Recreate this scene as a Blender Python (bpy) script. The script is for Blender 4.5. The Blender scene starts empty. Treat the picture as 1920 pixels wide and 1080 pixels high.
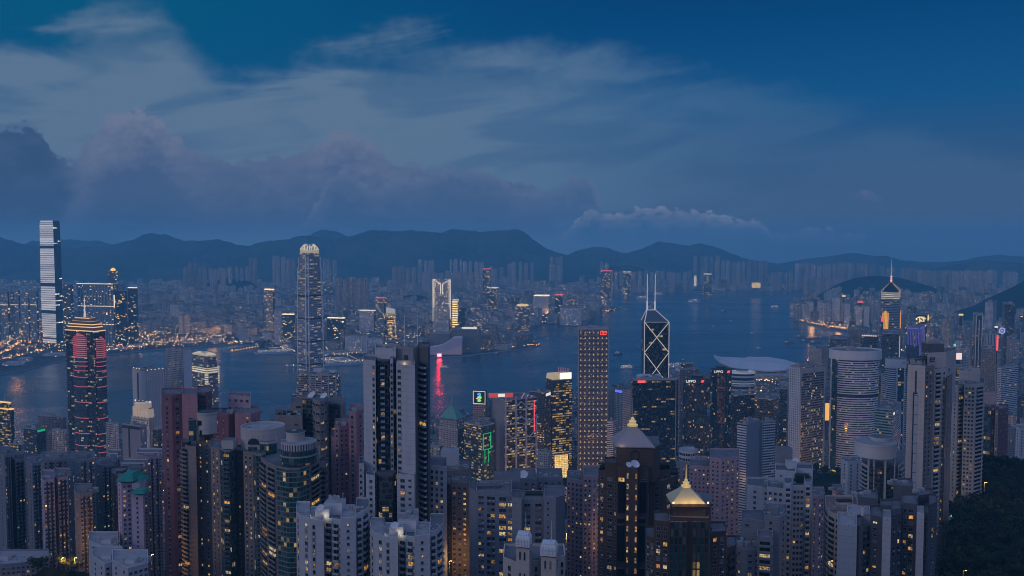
import bpy, math, random
from mathutils import Vector
R = math.radians
rnd = random.Random(7)
sc = bpy.context.scene
col = sc.collection
# ---------------------------------------------------------------- camera
CAMZ, PITCH, FPX = 422.0, R(3.2), 1625.0      # lookout 422 m above the harbour
cam = bpy.data.cameras.new('camera')
cam.sensor_width = 36.0
cam.lens = 36.0 * FPX / 1920.0
cam.clip_start = 1.0
cam.clip_end = 60000.0
camo = bpy.data.objects.new('camera', cam)
camo.location = (0, 0, CAMZ)
camo.rotation_euler = (R(90) - PITCH, 0, 0)
col.objects.link(camo)
sc.camera = camo
sc.view_settings.view_transform = 'Standard'
sc.view_settings.look = 'None'
sc.view_settings.gamma = 1.0
sc.view_settings.exposure = 0.0
sc.render.engine = 'CYCLES'
sc.cycles.use_denoising = True
sc.cycles.filter_width = 1.0
sc.cycles.max_bounces = 4
sc.cycles.diffuse_bounces = 2
sc.cycles.glossy_bounces = 3
sc.cycles.volume_bounces = 0
sc.cycles.sample_clamp_indirect = 2.0
sc.cycles.caustics_reflective = False
sc.cycles.caustics_refractive = False
SUN_AZ = -128.0   # afterglow behind the camera's left shoulder (degrees clockwise from the view)
SUN_EL = 2.0


class NT:
    """small node-tree writer"""
    def __init__(s, nt):
        s.nt = nt
    def n(s, t, **k):
        x = s.nt.nodes.new(t)
        for a, b in k.items():
            setattr(x, a, b)
        return x
    def put(s, sock, v):
        if v is None:
            return
        if hasattr(v, 'links') or hasattr(v, 'is_linked'):
            s.nt.links.new(v, sock)
        else:
            if sock.type == 'RGBA' and len(v) == 3:
                v = (*v, 1)
            sock.default_value = v
    def m(s, op, a, b=None, c=None, clamp=False):
        x = s.n('ShaderNodeMath', operation=op, use_clamp=clamp)
        s.put(x.inputs[0], a); s.put(x.inputs[1], b); s.put(x.inputs[2], c)
        return x.outputs[0]
    def vm(s, op, a, b=None):
        x = s.n('ShaderNodeVectorMath', operation=op)
        s.put(x.inputs[0], a); s.put(x.inputs[1], b)
        return x.outputs[0]
    def mix(s, f, a, b, blend='MIX'):
        x = s.n('ShaderNodeMix', data_type='RGBA', blend_type=blend)
        s.put(x.inputs[0], f); s.put(x.inputs[6], a); s.put(x.inputs[7], b)
        return x.outputs[2]
    def noise(s, v, scale, detail=4, rough=0.5, dist=0.0):
        x = s.n('ShaderNodeTexNoise')
        s.put(x.inputs['Vector'], v)
        x.inputs['Scale'].default_value = scale
        x.inputs['Detail'].default_value = detail
        x.inputs['Roughness'].default_value = rough
        x.inputs['Distortion'].default_value = dist
        return x.outputs[0]
    def white(s, v):
        x = s.n('ShaderNodeTexWhiteNoise', noise_dimensions='3D')
        s.put(x.inputs['Vector'], v)
        return x.outputs['Value'], x.outputs['Color']
    def comb(s, x, y, z=0.0):
        c = s.n('ShaderNodeCombineXYZ')
        s.put(c.inputs[0], x); s.put(c.inputs[1], y); s.put(c.inputs[2], z)
        return c.outputs[0]
    def sep(s, v):
        c = s.n('ShaderNodeSeparateXYZ')
        s.put(c.inputs[0], v)
        return c.outputs[0], c.outputs[1], c.outputs[2]
    def step(s, x, a, b):
        """smooth 0..1 as x goes a..b"""
        k = s.n('ShaderNodeMapRange', interpolation_type='SMOOTHSTEP')
        s.put(k.inputs[0], x); s.put(k.inputs[1], a); s.put(k.inputs[2], b)
        return k.outputs[0]
    def ramp(s, f, stops):
        r = s.n('ShaderNodeValToRGB')
        e = r.color_ramp.elements
        while len(e) < len(stops):
            e.new(0.5)
        for q, (p, c) in zip(e, stops):
            q.position = p
            q.color = (*c, 1)
        s.put(r.inputs[0], f)
        return r.outputs[0]
    def curve(s, f, pts):
        c = s.n('ShaderNodeFloatCurve')
        cm = c.mapping.curves[0]
        while len(cm.points) < len(pts):
            cm.points.new(0.5, 0.5)
        for q, (a, b) in zip(cm.points, sorted(pts)):
            q.location = (a, b)
            q.handle_type = 'AUTO_CLAMPED'
        c.mapping.update()
        s.put(c.inputs['Value'], f)
        return c.outputs[0]


# ---------------------------------------------------------------- sky
world = bpy.data.worlds.new('World')
sc.world = world
world.use_nodes = True
world.cycles.sampling_method = 'MANUAL'
world.cycles.sample_map_resolution = 512
w = NT(world.node_tree)
for x in list(w.nt.nodes):
    w.nt.nodes.remove(x)
wout = w.n('ShaderNodeOutputWorld')
bg = w.n('ShaderNodeBackground')
WS = 0.1
bg.inputs[1].default_value = WS
w.nt.links.new(bg.outputs[0], wout.inputs[0])
nis = w.n('ShaderNodeTexSky', sky_type='NISHITA')
nis.sun_disc = False
nis.sun_elevation = R(SUN_EL)
nis.sun_rotation = R(SUN_AZ)
nis.altitude = 400
tc = w.n('ShaderNodeTexCoord')
dx, dy, dz = w.sep(tc.outputs['Generated'])
hor = w.m('SQRT', w.m('ADD', w.m('MULTIPLY', dx, dx), w.m('MULTIPLY', dy, dy)))
el = w.m('DIVIDE', dz, w.m('MAXIMUM', hor, 0.02))             # tangent of the elevation
az = w.m('DIVIDE', w.m('ARCTAN2', dx, dy), R(1))               # degrees clockwise from the view
ev = w.m('MULTIPLY', w.m('ARCTANGENT', el), 1 / R(1))          # elevation in degrees
front = w.step(w.m('ABSOLUTE', az), 95.0, 50.0)
# dusk gradient
grad = w.ramp(w.m('DIVIDE', ev, 90.0, clamp=True), [
    (0.000, (.046, .078, .162)), (0.045, (.031, .088, .204)), (0.095, (.004, .082, .232)),
    (0.150, (.000, .056, .185)), (0.175, (.000, .046, .165)), (0.35, (.020, .070, .190)), (1.0, (.055, .090, .190))])
tl = w.m('MULTIPLY', w.step(az, 12.0, -32.0), w.step(ev, 4.0, 15.0))
grad = w.mix(tl, grad, (.000, .090, .200))
ned = w.mix(1.0, nis.outputs[0], (.018, .026, .038), 'MULTIPLY')
# the afterglow side is carried by the Nishita sky, the dusk side by the gradient
base = w.mix(w.m('MULTIPLY', front, 0.93), w.mix(1.0, grad, ned, 'ADD'), grad)
# clouds live on a frame of azimuth u (0..1 = -32..32 deg) and elevation in degrees
u = w.m('DIVIDE', w.m('ADD', az, 32.0), 64.0, clamp=True)
def cxy(px, py):
    return ((math.degrees(math.atan((px - 960) / FPX)) + 32) / 64, math.degrees(math.atan((449 - py) / FPX * math.cos(math.atan((px - 960) / FPX)))) / 20.0)
ph = w.comb(w.m('SUBTRACT', w.m('MULTIPLY', az, 0.30), w.m('MULTIPLY', ev, 0.15)), w.m('ADD', w.m('MULTIPLY', ev, 1.25), w.m('MULTIPLY', az, -0.10)), 1.3)
nh = w.noise(ph, 0.34, 4, 0.5, 0.5)
e20 = w.m('DIVIDE', ev, 20.0)
top_hi = w.curve(w.m('ADD', u, w.m('MULTIPLY', w.m('SUBTRACT', nh, 0.5), 0.10)), [cxy(-60, 60), cxy(40, 75), cxy(130, 45), cxy(200, 20), cxy(290, 25), cxy(370, 85), cxy(440, 132), cxy(520, 115), cxy(640, 88), cxy(820, 72), cxy(1000, 80), cxy(1180, 108), cxy(1400, 150), cxy(1600, 205), cxy(1800, 250), cxy(1980, 290)])
vb = w.comb(az, w.m('MULTIPLY', ev, 1.25), 2.1)
nb = w.noise(vb, 0.42, 4, 0.5, 0.1)
ns = w.noise(vb, 1.25, 4, 0.55, 0.1)
hi = w.step(w.m('ADD', w.m('SUBTRACT', top_hi, e20), w.m('ADD', w.m('MULTIPLY', w.m('SUBTRACT', nh, 0.5), 0.30), w.m('MULTIPLY', w.m('SUBTRACT', ns, 0.5), 0.06))), -0.03, 0.11)
hol = w.step(nh, 0.40, 0.56)
lft = w.step(az, 10.0, -10.0)
rgt = w.step(az, 20.0, -2.0)
him = w.m('MULTIPLY', hi, w.m('MULTIPLY', w.m('ADD', 0.30, w.m('MULTIPLY', rgt, 0.70)), w.m('ADD', 0.60, w.m('MULTIPLY', hol, 0.38))))
c_hi = w.mix(him, base, w.mix(lft, (.082, .165, .288), (.108, .182, .288)))
def vor(v, sc1):
    vo = w.n('ShaderNodeTexVoronoi', feature='F1')
    w.put(vo.inputs['Vector'], v)
    vo.inputs['Scale'].default_value = sc1
    return w.m('SUBTRACT', 0.45, vo.outputs['Distance'])
def cumulus(prev, pts, nz, puff, amp, soft, base_y, lit, body, dark, strength, depth, lw=None, bw=0.055):
    tp = w.curve(u, pts)
    d = w.m('ADD', w.m('SUBTRACT', tp, e20), w.m('MULTIPLY', w.m('ADD', w.m('SUBTRACT', nz, 0.5), w.m('MULTIPLY', puff, 0.5)), amp))
    m = w.step(d, 0.0, soft)
    bot = w.step(e20, base_y - bw, base_y + bw * 0.7)
    shade = w.m('ADD', w.m('MULTIPLY', d, -1.0 / depth), w.m('ADD', w.m('MULTIPLY', w.m('SUBTRACT', nz, 0.5), 2.0), w.m('MULTIPLY', puff, 0.9)))
    sh = w.m('ADD', shade, 1.15 if lw else 0.85, clamp=True)
    lwc = w.curve(u, lw) if lw else None
    if lw: sh = w.m('MULTIPLY', sh, lwc)
    c = w.mix(sh, body, lit)
    c = w.mix(w.step(w.m('ADD', d, w.m('MULTIPLY', w.m('SUBTRACT', nz, 0.5), 0.25)), depth * 0.7, depth * 1.9), c, dark)
    if lw: c = w.mix(w.step(w.m('ADD', lwc, w.m('MULTIPLY', w.m('SUBTRACT', nz, 0.5), 1.2)), 0.42, -0.05), c, (.034, .080, .178))
    return w.mix(w.m('MULTIPLY', w.m('MULTIPLY', m, bot), strength), prev, c)
nf = w.m('SUBTRACT', w.noise(vb, 3.2, 3, 0.6, 0.1), 0.5)
pb1 = vor(w.vm('ADD', vb, w.comb(w.m('MULTIPLY', nb, 1.4), w.m('MULTIPLY', ns, 1.2))), 0.36)
pb2 = vor(w.vm('ADD', vb, w.comb(ns, ns)), 1.5)
c1 = cumulus(c_hi, [cxy(-80, 235), cxy(0, 236), cxy(60, 230), cxy(95, 262), cxy(125, 295), cxy(170, 262), cxy(215, 214), cxy(280, 206), cxy(330, 240), cxy(390, 282), cxy(460, 292), cxy(560, 284), cxy(610, 258), cxy(655, 243), cxy(700, 262), cxy(760, 298), cxy(830, 318), cxy(1000, 345), cxy(1060, 440), cxy(1300, 500), cxy(2000, 500)],
             w.m('ADD', w.m('MULTIPLY', nb, 0.6), w.m('MULTIPLY', ns, 0.4)), w.m('ADD', w.m('MULTIPLY', pb1, 0.7), w.m('ADD', w.m('MULTIPLY', pb2, 0.65), w.m('MULTIPLY', nf, 0.9))), 0.115, 0.022, 0.03, (.150, .188, .292), (.056, .104, .218), (.040, .090, .200), 0.94, 0.20,
             [(cxy(a, 0)[0], b) for a, b in ((-60, .0), (70, .06), (140, .35), (205, .85), (260, 1.0), (340, .8), (430, .4), (560, .45), (640, .85), (720, .7), (800, .4), (1000, .3), (1200, .3), (2000, .3))])
c2 = cumulus(c1, [cxy(-50, 460), cxy(440, 490), cxy(540, 445), cxy(600, 372), cxy(650, 318), cxy(700, 350), cxy(735, 335), cxy(790, 330), cxy(870, 312), cxy(930, 325), cxy(980, 355), cxy(1040, 345), cxy(1085, 326), cxy(1112, 345), cxy(1140, 420), cxy(1180, 470), cxy(1500, 500), cxy(2000, 500)],
             ns, w.m('ADD', pb2, nf), 0.050, 0.014, 0.05, (.112, .158, .272), (.068, .120, .240), (.050, .104, .220), 0.8, 0.06)
c3 = cumulus(c2, [cxy(0, 480), cxy(980, 480), cxy(1050, 445), cxy(1090, 400), cxy(1110, 387), cxy(1150, 400), cxy(1210, 385), cxy(1250, 387), cxy(1310, 392), cxy(1370, 408), cxy(1425, 410), cxy(1445, 440), cxy(1480, 433), cxy(1550, 428), cxy(1580, 440), cxy(1610, 430), cxy(1640, 460), cxy(1700, 480), cxy(2000, 480)],
             ns, w.m('ADD', w.m('MULTIPLY', pb2, 1.3), w.m('MULTIPLY', nf, 1.2)), 0.045, 0.009, 0.03, (.19, .225, .33), (.09, .142, .258), (.052, .112, .232), 0.9, 0.05)
c4 = cumulus(c3, [cxy(0, 480), cxy(1560, 480), cxy(1588, 392), cxy(1603, 366), cxy(1622, 354), cxy(1642, 366), cxy(1660, 386), cxy(1690, 480), cxy(2000, 480)],
             ns, w.m('ADD', pb2, nf), 0.02, 0.010, 0.122, (.120, .150, .262), (.075, .120, .240), (.055, .105, .225), 0.75, 0.03, None, 0.012)
skyc = w.mix(w.step(ev, -9.0, -3.0), (.020, .040, .080), c4)
# a pale bright overcast overhead and behind lights the town
over = w.m('MULTIPLY', w.m('SUBTRACT', 1.0, front), w.step(ev, -2.0, 25.0))
over = w.m('MAXIMUM', over, w.step(ev, 24.0, 60.0))
skyc = w.mix(1.0, skyc, w.mix(over, (0, 0, 0), (.225, .262, .510)), 'ADD')
sg = w.n('ShaderNodeMix', data_type='RGBA', blend_type='MULTIPLY')
w.put(sg.inputs[0], 1.0); w.put(sg.inputs[6], skyc); w.put(sg.inputs[7], (1 / WS, 1 / WS, 1 / WS))
w.put(bg.inputs[0], sg.outputs[2])

# ---------------------------------------------------------------- afterglow lamp
sl = bpy.data.lights.new('sun', 'SUN')
sl.energy = 0.46
sl.angle = R(25)
sl.color = (1.0, .79, .76)
so = bpy.data.objects.new('sun', sl)
a, e = R(SUN_AZ), R(14.0)
sd = Vector((math.sin(a) * math.cos(e), math.cos(a) * math.cos(e), math.sin(e)))
so.rotation_euler = sd.to_track_quat('Z', 'Y').to_euler()
so.location = (-300, -300, 900)
col.objects.link(so)


# ---------------------------------------------------------------- projection helpers: where a sight line of the survey photo meets a distance
CP, SP = math.cos(PITCH), math.sin(PITCH)
def gz(py, D):
    """height above the sea of what stands D metres ahead and is sighted at row py"""
    t = (540 - py) / FPX
    return CAMZ + D * (t * CP - SP) / (CP + t * SP)
def gx(px, D, z=None):
    Z = (z if z is not None else CAMZ) - CAMZ
    return (px - 960) / FPX * (D * CP - Z * SP)
def gnd(px, py, z=0.0):
    t = (540 - py) / FPX
    k = (t * CP - SP) / (CP + t * SP)
    D = (z - CAMZ) / k
    return gx(px, D, z), D
def py_of(D, z):
    Z = z - CAMZ
    return 540 - FPX * (D * SP + Z * CP) / (D * CP - Z * SP)
def px_of(x, D, z):
    Z = z - CAMZ
    return 960 + FPX * x / (D * CP - Z * SP)

# ---------------------------------------------------------------- mesh writer
class MB:
    def __init__(s):
        s.v, s.f, s.uv, s.mi, s.tint = [], [], [], [], []
        s.t = (0.5, 0.5)
    def quad(s, pts, m=0, uv=None):
        i = len(s.v)
        s.v += [tuple(p) for p in pts]
        s.f.append(tuple(range(i, i + len(pts))))
        s.uv.append(uv or [(p[0], p[1]) for p in pts])
        s.mi.append(m)
        s.tint.append(s.t)
    def prism(s, poly, z0, z1, m=0, top=1, bottom=False, u0=0.0, ms=None, poly2=None):
        """vertical walls over a counter-clockwise outline, capped; ms gives one material per wall; poly2 an upper outline"""
        n = len(poly)
        p2 = poly2 or poly
        uu = u0
        for i in range(n):
            a, b = poly[i], poly[(i + 1) % n]
            c, d = p2[(i + 1) % n], p2[i]
            L = math.hypot(b[0] - a[0], b[1] - a[1])
            s.quad([(a[0], a[1], z0), (b[0], b[1], z0), (c[0], c[1], z1), (d[0], d[1], z1)], ms[i] if ms else m,
                   [(uu, z0), (uu + L, z0), (uu + L, z1), (uu, z1)])
            uu += L
        if top is not None:
            s.quad([(x, y, z1) for x, y in p2], top)
        if bottom:
            s.quad([(x, y, z0) for x, y in reversed(poly)], top or 0)
    def box(s, cx, cy, z0, sx, sy, sz, rot=0.0, m=0, top=None):
        c, q = math.cos(rot), math.sin(rot)
        P = [(cx + x * c - y * q, cy + x * q + y * c) for x, y in ((-sx / 2, -sy / 2), (sx / 2, -sy / 2), (sx / 2, sy / 2), (-sx / 2, sy / 2))]
        s.prism(P, z0, z0 + sz, m, m if top is None else top, True)
    def bar(s, a, b, r, m=0, n=6, r2=None):
        a, b = Vector(a), Vector(b)
        d = (b - a)
        if d.length < 1e-6:
            return
        z = d.normalized()
        x = z.orthogonal().normalized()
        y = z.cross(x)
        r2 = r if r2 is None else r2
        A = [a + (x * math.cos(t) + y * math.sin(t)) * r for t in [6.28318 * k / n + .4 for k in range(n)]]
        B = [b + (x * math.cos(t) + y * math.sin(t)) * r2 for t in [6.28318 * k / n + .4 for k in range(n)]]
        for k in range(n):
            s.quad([A[k], A[(k + 1) % n], B[(k + 1) % n], B[k]], m, [(0, 0), (1, 0), (1, 1), (0, 1)])
        s.quad(B, m)
        s.quad(A[::-1], m)
    def lathe(s, cx, cy, prof, n=24, m=0, cap=None):
        """rings (r, z) turned about a vertical axis"""
        pr = [[(cx + r * math.cos(6.28318 * k / n), cy + r * math.sin(6.28318 * k / n), z) for k in range(n)] for r, z in prof]
        for j in range(len(pr) - 1):
            r0 = prof[j][0]
            for k in range(n):
                q = (k + 1) % n
                uu = 6.28318 * max(r0, prof[j + 1][0]) / n
                s.quad([pr[j][k], pr[j][q], pr[j + 1][q], pr[j + 1][k]], m,
                       [(uu * k, prof[j][1]), (uu * (k + 1), prof[j][1]), (uu * (k + 1), prof[j + 1][1]), (uu * k, prof[j + 1][1])])
        if prof[-1][0] > 0.01:
            s.quad(pr[-1], m if cap is None else cap)
    def build(s, name, mats, parent=None, origin=None, smooth=False):
        o0 = origin or (tuple(parent.location) if parent is not None and origin is None else (0, 0, 0))
        if parent is not None and parent.parent is not None and origin is None:
            q = parent
            o0 = Vector((0, 0, 0))
            while q is not None:
                o0 = o0 + q.location
                q = q.parent
            o0 = tuple(o0)
        me = bpy.data.meshes.new(name)
        me.from_pydata([(x - o0[0], y - o0[1], z - o0[2]) for x, y, z in s.v], [], s.f)
        if not isinstance(mats, (list, tuple)):
            mats = [mats]
        for q in mats:
            me.materials.append(q)
        nm = len(mats) - 1
        me.polygons.foreach_set('material_index', [min(q, nm) for q in s.mi])
        ul = me.uv_layers.new(name='uv')
        ul.data.foreach_set('uv', [c for fu in s.uv for p in fu for c in p])
        if any(t != (0.5, 0.5) for t in s.tint):
            tl = me.uv_layers.new(name='tint')
            tl.data.foreach_set('uv', [c for t, fu in zip(s.tint, s.uv) for p in fu for c in t])
        if smooth:
            me.polygons.foreach_set('use_smooth', [True] * len(me.polygons))
        me.update()
        o = bpy.data.objects.new(name, me)
        if parent is not None:
            o.parent = parent
        else:
            o.location = o0
        col.objects.link(o)
        return o


def tag(o, label=None, cat=None, group=None, kind=None):
    if label: o['label'] = label
    if cat: o['category'] = cat
    if group: o['group'] = group
    if kind: o['kind'] = kind
    return o
def root(name, loc, label, cat, group=None):
    o = bpy.data.objects.new(name, None)
    o.empty_display_size = 1
    o.location = loc
    col.objects.link(o)
    return tag(o, label, cat, group)
def copy_tree(o, parent=None, loc=None, label=None):
    c = o.copy()
    col.objects.link(c)
    c.parent = parent
    if loc is not None: c.location = loc
    if label: c['label'] = label
    for ch in o.children:
        copy_tree(ch, c)
    return c


# ---------------------------------------------------------------- materials
def pmat(name, colr, rough=0.7, metal=0.0, noise=0.0, nscale=0.2, spec=0.25, emis=None, es=0.0, streak=False):
    m = bpy.data.materials.new(name)
    m.use_nodes = True
    b = m.node_tree.nodes['Principled BSDF']
    b.inputs['Base Color'].default_value = (*colr, 1)
    b.inputs['Roughness'].default_value = rough
    b.inputs['Metallic'].default_value = metal
    b.inputs['Specular IOR Level'].default_value = spec
    if emis:
        b.inputs['Emission Color'].default_value = (*emis, 1)
        b.inputs['Emission Strength'].default_value = es
    m.cycles.emission_sampling = 'NONE'
    if noise:
        t = NT(m.node_tree)
        g = t.n('ShaderNodeNewGeometry')
        p = g.outputs['Position']
        if streak:
            p = t.vm('MULTIPLY', p, (1, 1, 0.12))
        f = t.m('MULTIPLY_ADD', t.m('SUBTRACT', t.noise(p, nscale, 5, 0.6), 0.5), noise * 2, 1.0)
        t.put(b.inputs['Base Color'], t.mix(1.0, (*colr, 1), t.comb(f, f, f), 'MULTIPLY'))
    return m
def emat(name, c, s, sample=False):
    m = pmat(name, (0.02, 0.02, 0.02), 0.6, emis=c, es=s)
    if sample:
        m.cycles.emission_sampling = 'FRONT_BACK'
    return m

FG = bpy.data.node_groups.new('facade', 'ShaderNodeTree')
for nm, ty, dv in [('Wall', 'NodeSocketColor', (.4, .4, .4, 1)), ('Glass', 'NodeSocketColor', (.03, .04, .05, 1)), ('CW', 'NodeSocketFloat', 3), ('CH', 'NodeSocketFloat', 3),
                   ('WW', 'NodeSocketFloat', .6), ('WH', 'NodeSocketFloat', .5), ('Lit', 'NodeSocketFloat', .1), ('Run', 'NodeSocketFloat', 1), ('LitA', 'NodeSocketColor', (1, .55, .15, 1)),
                   ('LitB', 'NodeSocketColor', (1, .8, .45, 1)), ('Str', 'NodeSocketFloat', .5), ('Seed', 'NodeSocketFloat', 0), ('GR', 'NodeSocketFloat', .12), ('WR', 'NodeSocketFloat', .7), ('Tint', 'NodeSocketFloat', 0)]:
    sk = FG.interface.new_socket(nm, in_out='INPUT', socket_type=ty)
    sk.default_value = dv
FG.interface.new_socket('BSDF', in_out='OUTPUT', socket_type='NodeSocketShader')
t = NT(FG)
gi = t.n('NodeGroupInput'); go = t.n('NodeGroupOutput')
I = gi.outputs
uvn = t.n('ShaderNodeUVMap', uv_map='uv')
tn = t.n('ShaderNodeUVMap', uv_map='tint')
U, V, _ = t.sep(uvn.outputs[0])
T1, T2, _ = t.sep(tn.outputs[0])
oi = t.n('ShaderNodeObjectInfo')
seed = t.m('ADD', t.m('ADD', I['Seed'], t.m('MULTIPLY', oi.outputs['Random'], 91.7)), t.m('MULTIPLY', T1, 57.0))
cu = t.m('DIVIDE', U, I['CW']); cv = t.m('DIVIDE', V, I['CH'])
iu = t.m('FLOOR', cu); iv = t.m('FLOOR', cv)
fu = t.m('ABSOLUTE', t.m('SUBTRACT', t.m('FRACT', cu), 0.5)); fv = t.m('ABSOLUTE', t.m('SUBTRACT', t.m('FRACT', cv), 0.5))
mask = t.m('MULTIPLY', t.m('LESS_THAN', fu, t.m('MULTIPLY', I['WW'], 0.5)), t.m('LESS_THAN', fv, t.m('MULTIPLY', I['WH'], 0.5)))
r1, _c = t.white(t.comb(t.m('FLOOR', t.m('DIVIDE', iu, I['Run'])), iv, seed))
r2, rc = t.white(t.comb(iu, iv, t.m('ADD', seed, 5.5)))
rx, ry, rz = t.sep(rc)
fl, _c = t.white(t.comb(0.5, iv, t.m('ADD', seed, 9.1)))
full = t.m('GREATER_THAN', I['Lit'], 0.9)
litp = t.m('ADD', t.m('MULTIPLY', I['Lit'], t.m('ADD', 0.55, t.m('MULTIPLY', fl, 0.9))), full)
lit = t.m('MULTIPLY', t.m('LESS_THAN', r1, litp), t.m('LESS_THAN', t.m('SUBTRACT', rz, full), 0.88))
nin = t.noise(t.comb(t.m('MULTIPLY', U, 1.1), t.m('MULTIPLY', V, 1.6), seed), 1.0, 2, 0.5)
lb = t.m('MULTIPLY', t.m('ADD', t.m('ADD', 0.22, t.m('MULTIPLY', full, 0.5)), t.m('MULTIPLY', t.m('POWER', r2, 1.6), t.m('SUBTRACT', 1.0, t.m('MULTIPLY', full, 0.6)))), t.m('ADD', 0.25, t.m('MULTIPLY', nin, 1.5)))
es = t.m('MULTIPLY', t.m('MULTIPLY', lit, mask), t.m('MULTIPLY', lb, I['Str']))
geo = t.n('ShaderNodeNewGeometry')
st = t.noise(t.vm('MULTIPLY', geo.outputs['Position'], (0.35, 0.35, 0.03)), 1.0, 4, 0.6)
st2 = t.noise(geo.outputs['Position'], 0.05, 3, 0.6)
wf = t.m('ADD', 0.55, t.m('MULTIPLY', t.m('ADD', st, st2), 0.45))
wall = t.mix(1.0, I['Wall'], t.comb(wf, wf, wf), 'MULTIPLY')
tw = t.ramp(T1, [(0.0, (.29, .28, .28)), (.18, (.38, .36, .355)), (.35, (.17, .185, .21)), (.5, (.33, .25, .24)), (.62, (.44, .425, .41)), (.75, (.09, .10, .12)), (.86, (.26, .18, .15)), (1.0, (.19, .20, .20))])
wall = t.mix(I['Tint'], wall, t.mix(1.0, tw, t.comb(wf, wf, wf), 'MULTIPLY'))
gl = t.mix(t.m('MULTIPLY', t.m('GREATER_THAN', rx, 0.72), 0.35), I['Glass'], (.22, .21, .20))
gv = t.m('ADD', 0.6, t.m('MULTIPLY', ry, 0.8))
gl = t.mix(1.0, gl, t.comb(gv, gv, gv), 'MULTIPLY')
pb = t.n('ShaderNodeBsdfPrincipled')
t.put(pb.inputs['Base Color'], t.mix(mask, wall, gl))
t.put(pb.inputs['Roughness'], t.m('ADD', t.m('MULTIPLY', mask, t.m('SUBTRACT', I['GR'], I['WR'])), I['WR']))
t.put(pb.inputs['Emission Color'], t.mix(ry, I['LitA'], I['LitB']))
t.put(pb.inputs['Emission Strength'], es)
# panes are never perfectly coplanar: a little tilt from pane to pane
tilt = t.vm('MULTIPLY', t.vm('SUBTRACT', rc, (.5, .5, .5)), (.05, .05, .03))
t.put(pb.inputs['Normal'], t.vm('NORMALIZE', t.vm('ADD', geo.outputs['Normal'], t.vm('MULTIPLY', tilt, t.comb(mask, mask, mask)))))
FG.links.new(pb.outputs[0], go.inputs[0])
_seed = [0]
def fmat(name, wall, glass=(.02, .028, .035), cw=3, ch=3.2, ww=.6, wh=.5, lit=.1, run=1, la=(1, .50, .12), lb=(1, .78, .42), s=.5, gr=.12, wr=.7, tint=0.0):
    m = bpy.data.materials.new(name)
    m.use_nodes = True
    nt = m.node_tree
    if s < 1.3 and lit < .9: lit *= .8; s *= .5
    nt.nodes.remove(nt.nodes['Principled BSDF'])
    g = nt.nodes.new('ShaderNodeGroup')
    g.node_tree = FG
    _seed[0] += 13.37
    for k, v in dict(Wall=(*wall, 1), Glass=(*glass, 1), CW=cw, CH=ch, WW=ww, WH=wh, Lit=lit, Run=run, LitA=(*la, 1), LitB=(*lb, 1), Str=s, Seed=_seed[0], GR=gr, WR=wr, Tint=tint).items():
        g.inputs[k].default_value = v
    nt.links.new(g.outputs[0], nt.nodes['Material Output'].inputs[0])
    m.cycles.emission_sampling = 'NONE'
    return m

M_ROOF = pmat('roof_grey', (.12, .12, .125), .85, noise=.5, nscale=.15)
M_ROOFL = pmat('roof_pale', (.26, .25, .25), .85, noise=.4, nscale=.2)
M_CONC = pmat('concrete', (.30, .29, .28), .8, noise=.25, nscale=.2, streak=True)
M_WHITE = pmat('white_paint', (.52, .51, .52), .7, noise=.12, nscale=.2, streak=True)
M_DARK = pmat('dark_metal', (.035, .038, .042), .5)
M_STEEL = pmat('steel', (.38, .39, .41), .45, metal=.3)
M_GLASS = pmat('dark_glass', (.012, .018, .024), .08, spec=.6)
M_GREEN = pmat('leaf', (.016, .026, .014), .85, noise=.5, nscale=.5)
M_WARM = emat('warm_lamp', (1, .52, .16), 3.0)
M_WARM2 = emat('cream_lamp', (1, .78, .45), 1.6)
M_PALE = emat('pale_lamp', (1, .92, .78), .9)
M_RED = emat('red_lamp', (1, .10, .10), 1.2)

# ---------------------------------------------------------------- water and land
def water_mat():
    m = pmat('sea_water', (.004, .046, .082), .16, spec=.5)
    t = NT(m.node_tree)
    b = m.node_tree.nodes['Principled BSDF']
    b.inputs['IOR'].default_value = 1.33
    g = t.n('ShaderNodeNewGeometry')
    p = t.vm('MULTIPLY', g.outputs['Position'], (1.0, 1.0, 1.0))
    n1 = t.noise(p, 0.045, 6, 0.62, 0.4)
    n2 = t.noise(t.vm('MULTIPLY', p, (.5, 1.2, 1)), 0.25, 3, 0.6)
    bp = t.n('ShaderNodeBump')
    bp.inputs['Strength'].default_value = 0.8
    bp.inputs['Distance'].default_value = 2.2
    t.put(bp.inputs['Height'], t.m('ADD', n1, t.m('MULTIPLY', n2, 0.22)))
    t.put(b.inputs['Normal'], bp.outputs[0])
    # slicks: smoother lanes drawn out by the tide
    sl = t.noise(t.vm('MULTIPLY', p, (.0012, .0042, 1)), 1.0, 4, 0.6, 0.8)
    t.put(b.inputs['Roughness'], t.m('ADD', 0.14, t.m('MULTIPLY', t.step(sl, .42, .62), 0.14)))
    return m
mb = MB()
mb.quad([(-40000, -3000, 0), (40000, -3000, 0), (40000, 12250, 0), (-40000, 12250, 0)])
tag(mb.build('water', water_mat()), kind='structure')

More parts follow.
